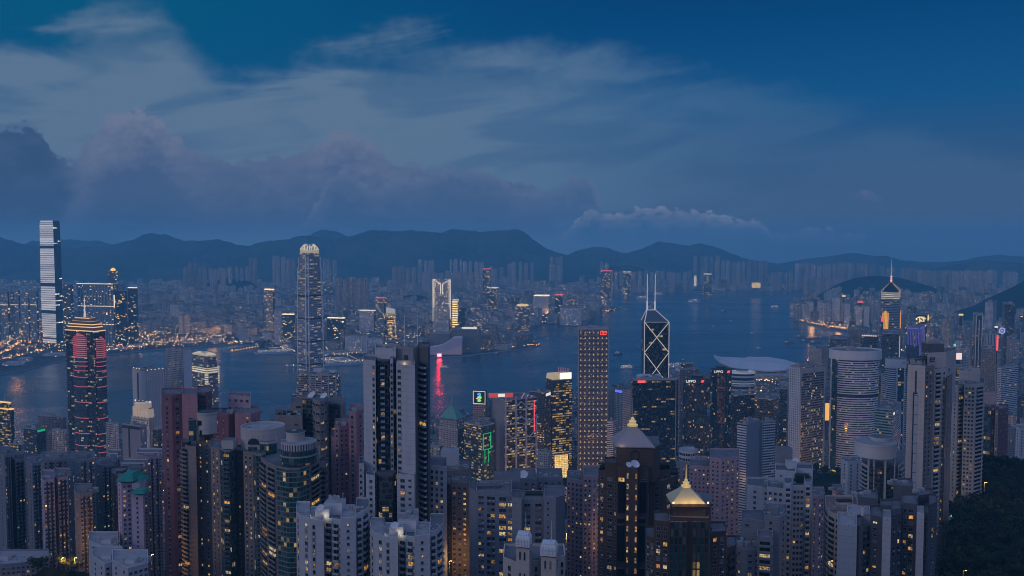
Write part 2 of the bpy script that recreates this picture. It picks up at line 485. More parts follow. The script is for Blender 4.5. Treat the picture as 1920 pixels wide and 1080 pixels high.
def ground_mat(name, c1, c2, c3, s1=.01):
    m = pmat(name, c1, .95, spec=0.0)
    t = NT(m.node_tree)
    b = m.node_tree.nodes['Principled BSDF']
    g = t.n('ShaderNodeNewGeometry')
    p = g.outputs['Position']
    n1 = t.noise(p, s1, 5, 0.6, 0.3)
    n2 = t.noise(p, s1 * 8, 3, 0.6)
    c = t.mix(t.step(n1, .4, .6), c1, c2)
    t.put(b.inputs['Base Color'], t.mix(t.step(n2, .5, .7), c, c3))
    return m
M_LAND = ground_mat('city_ground', (.055, .055, .058), (.10, .095, .09), (.03, .04, .025))
M_FOREST = ground_mat('forest_floor', (.008, .012, .008), (.012, .017, .010), (.016, .020, .012), .006)
M_MTN = ground_mat('mountain_scrub', (.018, .032, .022), (.050, .060, .038), (.085, .080, .060), .0022)  # tone patches also paint in relief shading that haze hides
def land(name, pts, z=4.0, extra=()):
    P = [gnd(px, py, 0.0) for px, py in pts] + list(extra)
    a = sum(P[i][0] * P[(i + 1) % len(P)][1] - P[(i + 1) % len(P)][0] * P[i][1] for i in range(len(P)))
    if a < 0: P = P[::-1]
    m = MB()
    m.prism(P, -3, z, 1, 0)
    return tag(m.build(name, [M_LAND, M_CONC]), kind='structure'), P
KOWPX = [(-80, 716), (0, 703), (50, 694), (90, 684), (130, 673), (200, 666), (290, 657), (380, 651), (418, 648), (470, 643), (552, 664), (640, 683), (700, 676), (760, 668), (805, 673), (868, 669), (930, 661), (1012, 652),
         (1003, 642), (975, 634), (970, 628), (992, 612), (1040, 607), (1078, 606), (1110, 597), (1130, 590), (1162, 583), (1160, 577), (1120, 572), (1085, 560), (1060, 550), (1130, 549), (1300, 547), (1480, 545), (1560, 543), (1700, 541), (2050, 539)]
kow, KOW = land('peninsula_ground', KOWPX, extra=[(9000, 11500), (-9000, 11500), (-7000, 5000)])
ISLPX = [(-150, 850), (0, 838), (150, 832), (300, 826), (450, 812), (640, 800), (760, 797), (860, 792), (960, 770), (1100, 742), (1180, 732), (1240, 722), (1310, 712), (1340, 704), (1400, 700), (1480, 694), (1512, 684), (1522, 672),
         (1560, 655), (1600, 641), (1600, 629), (1550, 617), (1500, 606), (1479, 592), (1480, 584), (1505, 580), (1560, 577), (1585, 566), (1592, 556), (1640, 552), (2050, 546)]
isl, ISL = land('island_ground', ISLPX, extra=[(6500, 3000), (3500, -600), (-2600, -600)])

# the hillside the lookout stands on
def smooth(a, b, x):
    q = max(0.0, min(1.0, (x - a) / (b - a)))
    return q * q * (3 - 2 * q)
def interp(pts, x):
    if x <= pts[0][0]: return pts[0][1]
    for (a, b), (c, d) in zip(pts, pts[1:]):
        if x <= c: return b + (d - b) * (x - a) / (c - a)
    return pts[-1][1]
def hill(x, y):
    z = interp([(-300, 405), (-20, 405), (30, 380), (200, 262), (400, 190), (600, 128), (800, 80), (1000, 42), (1250, 10), (1400, 3), (2000, 0)], y)
    def g(cx, cy, rx, ry, h):
        q = ((x - cx) / rx) ** 2 + ((y - cy) / ry) ** 2
        return h * math.exp(-q * 1.2)
    q = x / max(y, 60.0)
    sp = smooth(.455, .525, q) * smooth(240, 400, y) * (1 - smooth(690, 1000, y))
    z = max(z, 234 * sp) if sp > 0 else z
    z = max(z, g(430, 1130, 230, 190, 112), g(70, 1230, 130, 110, 66), g(620, 1050, 200, 260, 130), g(900, 900, 300, 300, 190), g(-290, 548, 115, 95, 214))
    z += 5 * math.sin(x * .021 + 1.3) * math.sin(y * .017) * smooth(3, 30, z)
    return z
m = MB()
NX, NY = 110, 85
gxs = [-1500 + 3000 * i / NX for i in range(NX + 1)]
gys = [-260 + 1800 * j / NY for j in range(NY + 1)]
for x in gxs:
    for y in gys:
        m.v.append((x, y, hill(x, y)))
for i in range(NX):
    for j in range(NY):
        a = i * (NY + 1) + j
        f = (a, a + NY + 1, a + NY + 2, a + 1)
        m.f.append(f); m.uv.append([m.v[k][:2] for k in f]); m.mi.append(0); m.tint.append(m.t)
tag(m.build('hillside_terrain', [M_FOREST], smooth=True), kind='structure')

# ---------------------------------------------------------------- mountains
def ridge(name, D, pts, T=1500, zb=0, seed=1, rough=1.0, nx=280, ny=22):
    r = random.Random(seed)
    ph = [r.uniform(0, 6.28) for _ in range(24)]
    m = MB()
    x0, x1 = pts[0][0], pts[-1][0]
    for i in range(nx + 1):
        px = x0 + (x1 - x0) * i / nx
        py = interp(pts, px)
        zr = gz(py, D)
        j1 = sum(math.sin(px * .09 * (1.7 ** k) + ph[k]) / (1.45 ** k) for k in range(7))
        zr += rough * j1 * 5.0
        for j in range(ny + 1):
            q = j / ny * 2 - 1
            y = D + q * T
            X = gx(px, D, zr) * (1 + q * T / D * 0.6)
            fall = max(0.0, 1 - abs(q)) ** 1.15
            fold = 1 + 0.26 * (1 - fall) * fall * 4 * math.sin(X * .0042 + ph[5] + 1.5 * math.sin(y * .0021 + ph[6])) * rough
            z = zb + (zr - zb) * fall * fold
            z += rough * 6 * fall * math.sin(X * .021 + ph[7]) * math.sin(y * .017 + ph[8]) * (1 - fall)
            m.v.append((X, y, z))
    for i in range(nx):
        for j in range(ny):
            a = i * (ny + 1) + j
            f = (a, a + ny + 1, a + ny + 2, a + 1)
            m.f.append(f); m.uv.append([m.v[k][:2] for k in f]); m.mi.append(0); m.tint.append(m.t)
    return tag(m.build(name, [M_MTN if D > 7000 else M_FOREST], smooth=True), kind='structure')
ridge('mountain', 8800, [(-160, 470), (-60, 440), (0, 445), (40, 456), (75, 463), (115, 463), (145, 466), (168, 461), (195, 464), (215, 458), (245, 450), (270, 440), (285, 438), (312, 439), (330, 446), (350, 453), (380, 450), (412, 449), (440, 458), (470, 460), (500, 452), (530, 449), (560, 444), (585, 441), (600, 446), (622, 450), (640, 446), (670, 438), (700, 432), (730, 432), (760, 433), (800, 433), (825, 437), (850, 430), (875, 430), (900, 436), (930, 432), (957, 430), (975, 432), (990, 440), (1005, 452), (1020, 463), (1045, 474), (1080, 485), (1120, 510)], 1300, 0, 3)
ridge('mountain', 10300, [(20, 470), (60, 452), (130, 449), (180, 452), (240, 462), (420, 470), (540, 452), (575, 442), (605, 431), (630, 433), (660, 446), (760, 470)], 900, 0, 5)
ridge('mountain', 9200, [(1030, 500), (1060, 480), (1080, 470), (1105, 464), (1140, 464), (1165, 474), (1190, 474), (1230, 484), (1300, 505)], 900, 0, 8, .6)
ridge('mountain', 9800, [(1140, 500), (1180, 474), (1205, 465), (1235, 453), (1262, 456), (1290, 460), (1315, 457), (1340, 462), (1365, 472), (1392, 484), (1440, 492), (1540, 505)], 900, 0, 9, .6)
ridge('mountain', 9900, [(1400, 512), (1480, 490), (1540, 482), (1560, 479), (1605, 474), (1640, 480), (1660, 480), (1690, 487), (1730, 492), (1800, 490), (1840, 480), (1880, 478), (1920, 481), (2000, 478), (2080, 500)], 800, 0, 12, .6)
ridge('low_hill', 7600, [(1690, 520), (1750, 505), (1800, 494), (1850, 488), (1900, 492), (1960, 500), (2060, 520)], 500, 0, 15, .5)
ridge('low_hill', 7350, [(1120, 520), (1138, 505), (1150, 499), (1175, 497), (1195, 500), (1208, 506), (1230, 522)], 160, 0, 21, .2, 40, 10)
ridge('low_hill', 5600, [(1535, 552), (1570, 533), (1598, 522), (1640, 517), (1680, 520), (1730, 532), (1790, 552)], 300, 0, 23, .25, 40, 10)
ridge('low_hill', 6300, [(360, 560), (390, 530), (415, 522), (445, 523), (475, 531), (505, 560)], 110, 0, 25, .2, 40, 10)
ridge('low_hill', 5500, [(715, 580), (740, 561), (768, 553), (790, 554), (815, 564), (845, 582)], 90, 0, 27, .2, 40, 10)
ridge('low_hill', 4300, [(1790, 585), (1825, 573), (1855, 558), (1885, 545), (1920, 526), (1980, 508), (2080, 500)], 420, 0, 29, .2, 60, 14)

# ---------------------------------------------------------------- haze
m = MB()
m.box(0, 6000, -4, 17000, 12600, 569)
hz = bpy.data.materials.new('air')
hz.use_nodes = True
hn = hz.node_tree
hn.nodes.remove(hn.nodes['Principled BSDF'])
pv = hn.nodes.new('ShaderNodeVolumePrincipled')
pv.inputs['Color'].default_value = (.23, .71, 1.0, 1)
pv.inputs['Density'].default_value = 1.05e-4
pv.inputs['Anisotropy'].default_value = 0.0
hn.links.new(pv.outputs[0], hn.nodes['Material Output'].inputs['Volume'])
tag(m.build('haze', hz), kind='stuff')

# ---------------------------------------------------------------- the city across the harbour
def inpoly(P, x, y):
    c = False
    j = len(P) - 1
    for i in range(len(P)):
        if (P[i][1] > y) != (P[j][1] > y) and x < (P[j][0] - P[i][0]) * (y - P[i][1]) / (P[j][1] - P[i][1]) + P[i][0]:
            c = not c
        j = i
    return c
def rect(cx, cy, sx, sy, rot):
    c, q = math.cos(rot), math.sin(rot)
    return [(cx + x * c - y * q, cy + x * q + y * c) for x, y in ((-sx / 2, -sy / 2), (sx / 2, -sy / 2), (sx / 2, sy / 2), (-sx / 2, sy / 2))]
def plus(cx, cy, s, rot, k=.30, n=1.0):
    """cruciform plan of a residential tower"""
    a, b = s / 2, s / 2 * k * 1.4
    P = [(-b, -a), (b, -a), (b, -b), (a, -b), (a, b), (b, b), (b, a), (-b, a), (-b, b), (-a, b), (-a, -b), (-b, -b)]
    c, q = math.cos(rot), math.sin(rot)
    return [(cx + (x * c - y * q) * n, cy + x * q + y * c) for x, y in P]
F_RES = fmat('far_flats', (.3, .3, .3), cw=3.4, ch=3.0, ww=.5, wh=.48, lit=.07, s=2.7, tint=1)
F_OFF = fmat('far_offices', (.3, .3, .3), cw=4.5, ch=3.6, ww=.75, wh=.5, lit=.11, run=2, s=2.5, tint=1)
F_DRK = fmat('far_glass', (.05, .06, .07), (.02, .028, .034), cw=4.5, ch=3.6, ww=.88, wh=.7, lit=.07, s=2.2)
FARM = [F_RES, M_ROOF, F_OFF, F_DRK]
def block(m, P, z0, h, kind=0, roof=True, r=rnd):
    m.t = (r.random(), r.random())
    m.prism(P, z0, z0 + h, kind, 1, u0=r.randint(0, 90) * 3.4)
    if roof:
        x = sum(p[0] for p in P) / len(P); y = sum(p[1] for p in P) / len(P)
        e = (P[1][0] - P[0][0], P[1][1] - P[0][1])
        a = math.atan2(e[1], e[0])
        m.box(x + r.uniform(-3, 3), y + r.uniform(-3, 3), z0 + h, r.uniform(6, 12), r.uniform(5, 9), r.uniform(3, 7), a, 1)
TONES = [(.0, 'pale'), (.15, 'pale'), (.27, 'dim'), (.42, 'pinkish'), (.56, 'pale'), (.69, 'dark'), (.8, 'brownish'), (.93, 'greyish')]
def tone(t):
    n = 'pale'
    for a, b in TONES:
        if t >= a: n = b
    return n
def region(px, side):
    """where in the place a distant block stands, by what one can find"""
    if side == 'k':
        L = [(60, 'left of the tallest silvery tower'), (130, 'behind the tallest silvery tower'), (270, 'around the wide slab with strings of roof lights'), (420, 'behind the waterfront park across the harbour'),
             (540, 'behind the harbour left of the claw-topped tower'), (680, 'just right of the claw-topped tower'), (790, 'behind the hotels by the cruise pier'), (890, 'around the cross-topped tower'),
             (1010, 'behind the point with the red lamp'), (1150, 'behind the lone dark waterfront tower'), (1290, 'across the bay behind the twin masts'), (1470, 'below the terraced hill across the bay'), (1570, 'beyond the bay at the far narrows'), (3000, 'on the far shore behind the spired tower')]
    else:
        L = [(1570, 'on the near tip of the shoreline loop'), (1650, 'behind the curving shore highway'), (1720, 'around the tower with gold window bands'), (1790, 'behind the clock-signed tower'), (1860, 'below the dark hill on the right'), (3000, 'at the right edge below the dark hill')]
    for a, b in L:
        if px < a: return b
HT = [(45, 'low'), (75, 'mid-rise'), (105, 'tall'), (400, 'very tall')]
def far_label(px, h, t, side, kind):
    hh = next(b for a, b in HT if h < a)
    return f"{hh} {tone(t)} hazy {kind} {region(px, side)}"

# estates of near-identical towers, each tower a thing
ES = [  # px range, roof row, distance, count, plan size, base, spread of roof rows
    (340, 430, 498, 6300, 9, 30, 40, 8), (352, 372, 491, 6500, 2, 30, 50, 2), (392, 424, 503, 6200, 4, 28, 40, 6), (428, 470, 498, 6400, 4, 26, 40, 5), (469, 481, 482, 6600, 2, 28, 60, 2), (510, 552, 480, 6600, 5, 30, 60, 6),
    (606, 630, 484, 6700, 3, 30, 60, 5), (632, 690, 520, 4900, 5, 40, 10, 4), (733, 790, 497, 6500, 6, 32, 50, 6), (786, 816, 486, 6900, 4, 28, 90, 3), (841, 866, 486, 6900, 4, 18, 90, 2), (868, 908, 490, 6800, 4, 30, 80, 3),
    (790, 900, 508, 6100, 10, 36, 20, 4), (905, 945, 500, 6700, 4, 30, 60, 6), (948, 1002, 489, 6900, 5, 30, 70, 6), (1030, 1056, 480, 7200, 3, 30, 90, 4), (1028, 1052, 496, 6900, 3, 26, 30, 3), (1125, 1140, 490, 7300, 2, 28, 60, 3),
    (1150, 1205, 508, 7000, 6, 34, 10, 4), (1205, 1300, 505, 6900, 9, 34, 10, 7), (1300, 1322, 480, 7300, 2, 30, 60, 3), (1320, 1350, 480, 7400, 3, 28, 60, 2), (1340, 1400, 488, 7300, 6, 30, 40, 5), (1400, 1442, 487, 7300, 4, 34, 30, 6), (1444, 1486, 508, 7100, 5, 30, 8, 4),
    (1490, 1525, 492, 7000, 5, 34, 50, 4), (1522, 1560, 495, 6950, 4, 34, 40, 4), (1563, 1595, 492, 6900, 5, 32, 40, 4), (1597, 1645, 493, 6900, 6, 32, 40, 3), (1505, 1575, 520, 6600, 8, 36, 6, 3), (1652, 1680, 500, 6900, 3, 32, 40, 3), (1690, 1720, 503, 6600, 4, 32, 30, 4),
    (1722, 1790, 506, 6300, 8, 32, 25, 3), (1790, 1868, 506, 6100, 9, 34, 30, 4), (1880, 1906, 508, 6400, 3, 40, 60, 2), (385, 490, 533, 6050, 9, 34, 8, 8), (728, 842, 560, 5250, 9, 34, 6, 8)]
r = random.Random(11)
nest = 0
for pa, pb, yt, D, n, s, zb, sp in ES:
    t0 = r.random() * .7
    rot = r.uniform(-.5, .5)
    for k in range(n):
        px = pa + (pb - pa) * (k + .5) / n + r.uniform(-2, 2)
        d = D + r.uniform(-140, 140)
        zt = gz(yt + r.uniform(0, sp), d)
        zb2 = zb - 30
        x = gx(px, d, zt)
        m = MB()
        m.t = (min(.68, max(0, t0 + r.uniform(-.06, .06))), .5)
        P = plus(x, d, s * r.uniform(.85, 1.1), rot)
        m.prism(P, zb2, zt, 0, 1, u0=r.randint(0, 90) * 3.4)
        m.box(x, d, zt, 9, 8, 5, rot, 0, 1)
        o = m.build('estate_tower', FARM, None, (x, d, zb2))
        side = 'k'
        tag(o, far_label(px, (zt - zb2) * .8, m.t[0], side, 'estate tower'), 'apartment tower', 'estate towers ' + region(px, side))
        nest += 1

# carpet of the peninsula
def carpet(P, D0, D1, pxa, pxb, cell, rot, hfun, skip, seed, keep=1.0):
    r = random.Random(seed)
    out = []
    c, q = math.cos(rot), math.sin(rot)
    N = int(9000 / cell)
    for i in range(-N, N):
        for j in range(-N, N):
            a = (i + (0.18 if i % 3 == 0 else 0)) * cell
            b = (j + (0.15 if j % 4 == 0 else 0)) * cell
            x, y = a * c - b * q, a * q + b * c + 5000
            if not (D0 < y < D1): continue
            px = px_of(x, y, 30)
            if not (pxa < px < pxb): continue
            if r.random() > keep or not inpoly(P, x, y) or skip(px, y, x): continue
            h = hfun(px, y, x, r)
            if h <= 0: continue
            out.append((x + r.uniform(-4, 4), y + r.uniform(-4, 4), h, px, r.uniform(.62, .9) * cell, r.uniform(.5, .85) * cell, rot))
    return out
HILLS = [(1172, 7350, 230), (1640, 5600, 420), (440, 6300, 130), (780, 5500, 110)]
def kskip(px, y, x):
    if px < 440 and y < 3820: return True
    if px < 80 and y < 4150: return True
    if 540 < px < 700 and y < 3190: return True
    if 660 < px < 706 and 3400 < y < 3600: return True
    if px < 1030 and 785 < px and y < 3250: return True
    if 1010 < px and y < 4300 and px > 1090: return True
    if 960 < px < 1130 and y < 4050: return True
    if 1490 < px < 1600 and y < 6250: return True
    if px > 1140 and y < 6750 and px < 1490 and y < 6380: return True
    for hp, hd, hr in HILLS:
        if abs(y - hd) < hr * .8 and abs(x - gx(hp, hd, 30)) < hr * .9: return True
    return False
def patch(x, y, s, k):
    return .5 + .25 * (math.sin(x / s + k) * math.sin(y / s * 1.3 + 2 * k) + math.sin(x / s * .37 + 2.1 * k + y / s * .53))
def khei(px, y, x, r):
    p = patch(x, y, 260, 1.7)
    if patch(x, y, 210, 4.1) < .16: return 0
    h = r.uniform(18, 50) + 32 * max(0, p - .35) * r.random()
    if r.random() < .10: h = r.uniform(55, 95)
    if y < 4300 and px > 600 and r.random() < .12: h = r.uniform(60, 90)
    if y > 5600: h *= 1.15
    return h
kb = carpet(KOW, 3050, 7500, -60, 1980, 66, -.42, khei, kskip, 5, .93)
kb.sort(key=lambda b: -b[2] * (3500 / b[1]) ** 1.3)
INDK = 190
mass = MB()
for i, (x, y, h, px, sx, sy, rot) in enumerate(kb):
    q = rnd.random()
    kd = 0 if q < .72 else (2 if q < .92 else 3)
    P = rect(x, y, sx, sy, rot) if (h < 70 or kd) else plus(x, y, max(sx, sy) * .8, rot)
    if i < INDK:
        m = MB()
        block(m, P, 4, h, kd)
        tag(m.build('city_building', FARM, None, (x, y, 4)), far_label(px, h, m.t[0], 'k', 'building'), 'building', 'buildings ' + region(px, 'k'))
    else:
        block(mass, P, 4, h, kd, roof=y < 4500)
tag(mass.build('distant_city', FARM), 'hazy mass of low rooftops covering the peninsula', kind='stuff')

# the shore of the island running away on the right
def ihei(px, y, x, r):
    p = patch(x, y, 190, 2.9)
    if patch(x, y, 170, 5.1) < .15: return 0
    h = r.uniform(25, 70) + 45 * max(0, p - .4)
    if r.random() < .33: h = r.uniform(75, 125)
    return h
def iskip(px, y, x):
    z = CAMZ - .0
    if px < 1640 and y < 4380: return True
    if y < 2500: return True
    if px < 1700 and y < 2560: return True
    lim = 2560 if px > 1700 else 3700
    if y < lim: return True
    if x > .51 * y and 3950 < y < 4700: return True
    return False
ib = carpet(ISL, 2350, 6000, 1490, 1985, 58, .30, ihei, iskip, 6, .9)
ib.sort(key=lambda b: -b[2] * (3500 / b[1]) ** 1.3)
INDI = 200
mass = MB()
for i, (x, y, h, px, sx, sy, rot) in enumerate(ib):
    q = rnd.random()
    kd = 0 if q < .75 else (2 if q < .92 else 3)
    P = rect(x, y, sx * .8, sy * .8, rot) if (h < 60 or kd) else plus(x, y, max(sx, sy) * .72, rot)
    if i < INDI:
        m = MB()
        block(m, P, 4, h, kd)
        tag(m.build('tower_block', FARM, None, (x, y, 4)), far_label(px, h, m.t[0], 'i', 'tower block'), 'tower block', 'tower blocks ' + region(px, 'i'))
    else:
        block(mass, P, 4, h, kd)
if mass.v:
    tag(mass.build('shoreline_city', FARM), 'mass of rooftops along the right shore', kind='stuff')
print('estate', nest, 'kow', len(kb), 'isl', len(ib))

# ---------------------------------------------------------------- lamps of the streets far off: past counting
def lamps(name, label, pts, mats, size=(1.4, 2.6), seed=3):
    r = random.Random(seed)
    m = MB()
    for x, y, z, k in pts:
        s = r.uniform(*size)
        A = [(x + s, y, z), (x, y + s, z), (x - s, y, z), (x, y - s, z)]
        for i in range(4):
            m.quad([A[i], A[(i + 1) % 4], (x, y, z + s)], k)
            m.quad([A[(i + 1) % 4], A[i], (x, y, z - s)], k)
    return tag(m.build(name, mats), label, kind='stuff')
LM = [emat('sodium_lamp', (1, .45, .10), 3.6), emat('white_lamp', (1, .80, .52), 3.2), emat('neon_lamp', (1, .22, .25), 3.0), emat('cool_lamp', (.6, .9, 1), 3.0)]
r = random.Random(31)
pts = []
for k in range(3300):
    D = r.uniform(3150, 7300) if r.random() < .7 else r.uniform(3150, 4800)
    px = r.uniform(-20, 1300 if D < 6000 else 1900)
    z = r.choice((8, 10, 12, 25, 40))
    x = gx(px, D, z)
    if inpoly(KOW, x, D) and patch(x, D, 420, 2.2) + r.uniform(-.15, .15) > .42:
        q = r.random()
        pts.append((x, D, z, 0 if q < .6 else (1 if q < .88 else (2 if q < .94 else 3))))
for k in range(420):   # the open reclaimed ground at the left
    px, py = r.uniform(-10, 440), r.gauss(640, 14)
    x, D = gnd(px, py)
    if inpoly(KOW, x, D): pts.append((x, D, 10, 0 if r.random() < .75 else 1))
for (a, b, n) in [((0, 668), (75, 625), 90), ((0, 655), (60, 615), 60), ((0, 680), (120, 650), 50), ((190, 662), (420, 632), 110), ((200, 655), (400, 640), 60), ((250, 640), (330, 618), 50), ((425, 650), (560, 622), 70), ((1000, 607), (1090, 598), 60), ((1085, 600), (1160, 580), 50), ((1020, 600), (1060, 575), 50), ((870, 660), (1010, 650), 50),
                  ((1130, 543), (1490, 541), 90), ((560, 655), (800, 655), 40), ((900, 610), (1000, 600), 40), ((1490, 540), (1690, 536), 60)]:
    for k in range(n):
        f = r.random()
        x, D = gnd(a[0] + (b[0] - a[0]) * f + r.gauss(0, 3), a[1] + (b[1] - a[1]) * f + r.gauss(0, 1.6))
        pts.append((x, D, 11, 0 if r.random() < .7 else 1))
lamps('street_lights', 'countless warm street lamps of the city across the harbour', pts, LM, (.9, 2.0))
pts = []
for (a, b, n) in [((1480, 590), (1510, 603), 40), ((1500, 605), (1600, 622), 110), ((1484, 583), (1520, 578), 30), ((1505, 600), (1600, 616), 60)]:
    for k in range(n):
        f = r.random()
        x, D = gnd(a[0] + (b[0] - a[0]) * f + r.gauss(0, 3), a[1] + (b[1] - a[1]) * f + r.gauss(0, 1.2))
        if inpoly(ISL, x, D): pts.append((x, D, 10, 0 if r.random() < .8 else 1))
for k in range(170):
    x, D = gnd(r.uniform(1378, 1492), r.uniform(706, 745))
    pts.append((x, D, 9, 0 if r.random() < .8 else 1))
for k in range(520):
    D = r.uniform(1500, 4800)
    px = r.uniform(1500, 1930)
    x = gx(px, D, 10)
    if inpoly(ISL, x, D):
        q = r.random()
        pts.append((x, D, r.choice((8, 12, 20, 50)), 0 if q < .55 else (1 if q < .85 else (2 if q < .93 else 3))))
lamps('street_lights', 'countless warm street lamps along the right shore of the harbour', pts, LM, (1.0, 2.2))

# ---------------------------------------------------------------- town towers placed one by one
OCC = []                                  # footprints taken: (x, y, radius)
def kx(px, D, z):
    return (px - 960) / FPX * (CP - (z - CAMZ) / D * SP)
def foot(x0, xc, x1, D, z, th, dep=None):
    """square-cornered outline whose near corner is seen at column xc, its faces reaching to x0 and x1"""
    th = R(th)
    c, s = math.cos(th), math.sin(th)
    k0, kc, k1 = kx(x0, D, z), kx(xc, D, z), kx(x1, D, z)
    C = (kc * D, D)
    wl = (C[0] - k0 * D) / max(.15, c + k0 * s) if xc > x0 else (dep or 25)
    wr = (k1 * D - C[0]) / max(.15, s - k1 * c) if xc < x1 else (dep or 25)
    if dep and xc >= x1: wr = dep
    wr = min(wr, 90); wl = min(wl, 160)
    Lx = (C[0] - c * wl, D + s * wl); Rr = (C[0] + s * wr, D + c * wr)
    B = (Rr[0] - c * wl, Rr[1] + s * wl)
    return [C, Rr, B, Lx]
def cen(P):
    return (sum(p[0] for p in P) / len(P), sum(p[1] for p in P) / len(P))
def scl(P, f, c=None):
    c = c or cen(P)
    return [(c[0] + (x - c[0]) * f, c[1] + (y - c[1]) * f) for x, y in P]
def inset(P, d):
    c = cen(P)
    rr = sum(math.hypot(x - c[0], y - c[1]) for x, y in P) / len(P)
    return scl(P, max(.2, 1 - d / rr), c)
def occupy(P):
    c = cen(P)
    OCC.append((c[0], c[1], max(math.hypot(x - c[0], y - c[1]) for x, y in P)))
def parapet(m, P, z, h, t=.7, mo=0):
    Q = inset(P, t)
    n = len(P)
    for i in range(n):
        j = (i + 1) % n
        m.quad([(*P[i], z), (*P[j], z), (*P[j], z + h), (*P[i], z + h)], mo)
        m.quad([(*Q[j], z), (*Q[i], z), (*Q[i], z + h), (*Q[j], z + h)], mo)
        m.quad([(*P[i], z + h), (*P[j], z + h), (*Q[j], z + h), (*Q[i], z + h)], mo)
class T: pass
def office(name, label, x0, xc, x1, yt, D, th, ms, zb=4, dep=None, cat='office tower', par=1.5, wallm=None, plant=2, group=None, roofm=None, seed=None):
    """ms: (left face, right face) materials"""
    b = T()
    b.D = D
    b.zt = gz(yt, D)
    b.zb = zb
    b.P = foot(x0, xc, x1, D, b.zt, th, dep)
    occupy(b.P)
    c = cen(b.P)
    b.root = root(name, (c[0], c[1], zb), label, cat, group)
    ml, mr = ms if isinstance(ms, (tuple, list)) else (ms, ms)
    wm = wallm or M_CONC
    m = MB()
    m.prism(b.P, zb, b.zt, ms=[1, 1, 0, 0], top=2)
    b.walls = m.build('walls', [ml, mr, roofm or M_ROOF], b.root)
    if par:
        m = MB()
        parapet(m, b.P, b.zt, par, .8)
        m.build('parapet', wm, b.root)
    rr = random.Random(seed or int(x0 * 7 + yt))
    rot = math.atan2(b.P[1][1] - b.P[0][1], b.P[1][0] - b.P[0][0])
    W = math.hypot(b.P[1][0] - b.P[0][0], b.P[1][1] - b.P[0][1]); L = math.hypot(b.P[3][0] - b.P[0][0], b.P[3][1] - b.P[0][1])
    for k in range(plant):
        m = MB()
        a, q = rr.uniform(-.2, .2) * W, rr.uniform(-.25, .25) * L
        px_, py_ = c[0] + math.cos(rot) * a - math.sin(rot) * q, c[1] + math.sin(rot) * a + math.cos(rot) * q
        sx, sy, h = rr.uniform(.22, .4) * W, rr.uniform(.18, .35) * L, rr.uniform(2.5, 6)
        m.box(px_, py_, b.zt, sx, sy, h * (1.2 if k == 0 else .7), rot, 0, 1)
        m.box(px_ + 1, py_, b.zt + h * (1.2 if k == 0 else .7), sx * .4, sy * .4, 1.2, rot, 1)
        m.build('plant_room', [wm, M_ROOF], b.root)
    return b
def edge_pt(b, i, f, z, out=.3):
    """a point on face i (0 = right face from the near corner, 3 = left face towards it) at fraction f"""
    A, B = b.P[i], b.P[(i + 1) % 4]
    d = (B[0] - A[0], B[1] - A[1])
    L = math.hypot(*d)
    n = (d[1] / L, -d[0] / L)
    return (A[0] + d[0] * f + n[0] * out, A[1] + d[1] * f + n[1] * out, z)
def plate(m, b, i, f0, f1, z0, z1, out=.5, mi=0, th=.5):
    a0, a1 = edge_pt(b, i, f0, z0, out), edge_pt(b, i, f1, z0, out)
    b0, b1 = edge_pt(b, i, f0, z0, out - th), edge_pt(b, i, f1, z0, out - th)
    m.prism([a0[:2], a1[:2], b1[:2], b0[:2]], z0, z1, mi, mi, True)
def text(name, s, h, loc, rotz, mat, parent, ext=.3, al='LEFT'):
    cu = bpy.data.curves.new(name, 'FONT')
    cu.body = s; cu.size = h; cu.extrude = ext; cu.align_x = al
    cu.materials.append(mat)
    tmp = bpy.data.objects.new(name, cu); col.objects.link(tmp)
    bpy.context.view_layer.update()
    me = bpy.data.meshes.new_from_object(tmp.evaluated_get(bpy.context.evaluated_depsgraph_get()))
    bpy.data.objects.remove(tmp)
    o = bpy.data.objects.new(name, me)
    o.parent = parent
    p = Vector(loc) - Vector(parent.location)
    o.location = p
    o.rotation_euler = (R(90), 0, rotz)
    col.objects.link(o)
    return o
def face_rot(b, i):
    A, B = b.P[i], b.P[(i + 1) % 4]
    return math.atan2(B[1] - A[1], B[0] - A[0])
def ell(cx, cy, a, b, rot, n=40, f0=0, f1=6.28318):
    c, s = math.cos(rot), math.sin(rot)
    return [(cx + a * math.cos(t) * c - b * math.sin(t) * s, cy + a * math.cos(t) * s + b * math.sin(t) * c) for t in [f0 + (f1 - f0) * k / n for k in range(n)]]

GOLD = dict(la=(1, .55, .12), lb=(1, .72, .30))
f_gold = fmat('lit_office', (.05, .045, .04), (.03, .03, .03), cw=3.2, ch=3.9, ww=.95, wh=.55, lit=.68, run=2, s=.95, **GOLD)
f_dark = fmat('dark_office', (.045, .045, .05), (.014, .018, .024), cw=2.4, ch=3.8, ww=.86, wh=.62, lit=.10, run=2, s=.9, **GOLD)
f_dark2 = fmat('black_office', (.010, .011, .013), (.008, .010, .013), cw=2.4, ch=3.8, ww=.9, wh=.55, lit=.13, run=3, s=.75, la=(1, .48, .12), lb=(1, .62, .25))
f_teal = fmat('teal_glass', (.03, .06, .07), (.012, .045, .05), cw=2.4, ch=3.7, ww=.9, wh=.7, lit=.14, run=2, s=.9, **GOLD)
f_pale = fmat('pale_grid', (.46, .45, .45), cw=3.2, ch=3.4, ww=.55, wh=.5, lit=.12, s=.9)
f_pale2 = fmat('pale_bands', (.50, .50, .51), cw=3.0, ch=3.6, ww=1.0, wh=.5, lit=.10, run=2, s=.8)
f_grey = fmat('grey_grid', (.26, .26, .28), cw=3.0, ch=3.4, ww=.6, wh=.5, lit=.12, s=.9)
f_brown = fmat('brown_grid', (.18, .14, .13), cw=3.0, ch=3.4, ww=.55, wh=.5, lit=.12, s=.9)
f_white = pmat('white_slab', (.50, .49, .50), .75, noise=.15, nscale=.1, streak=True)
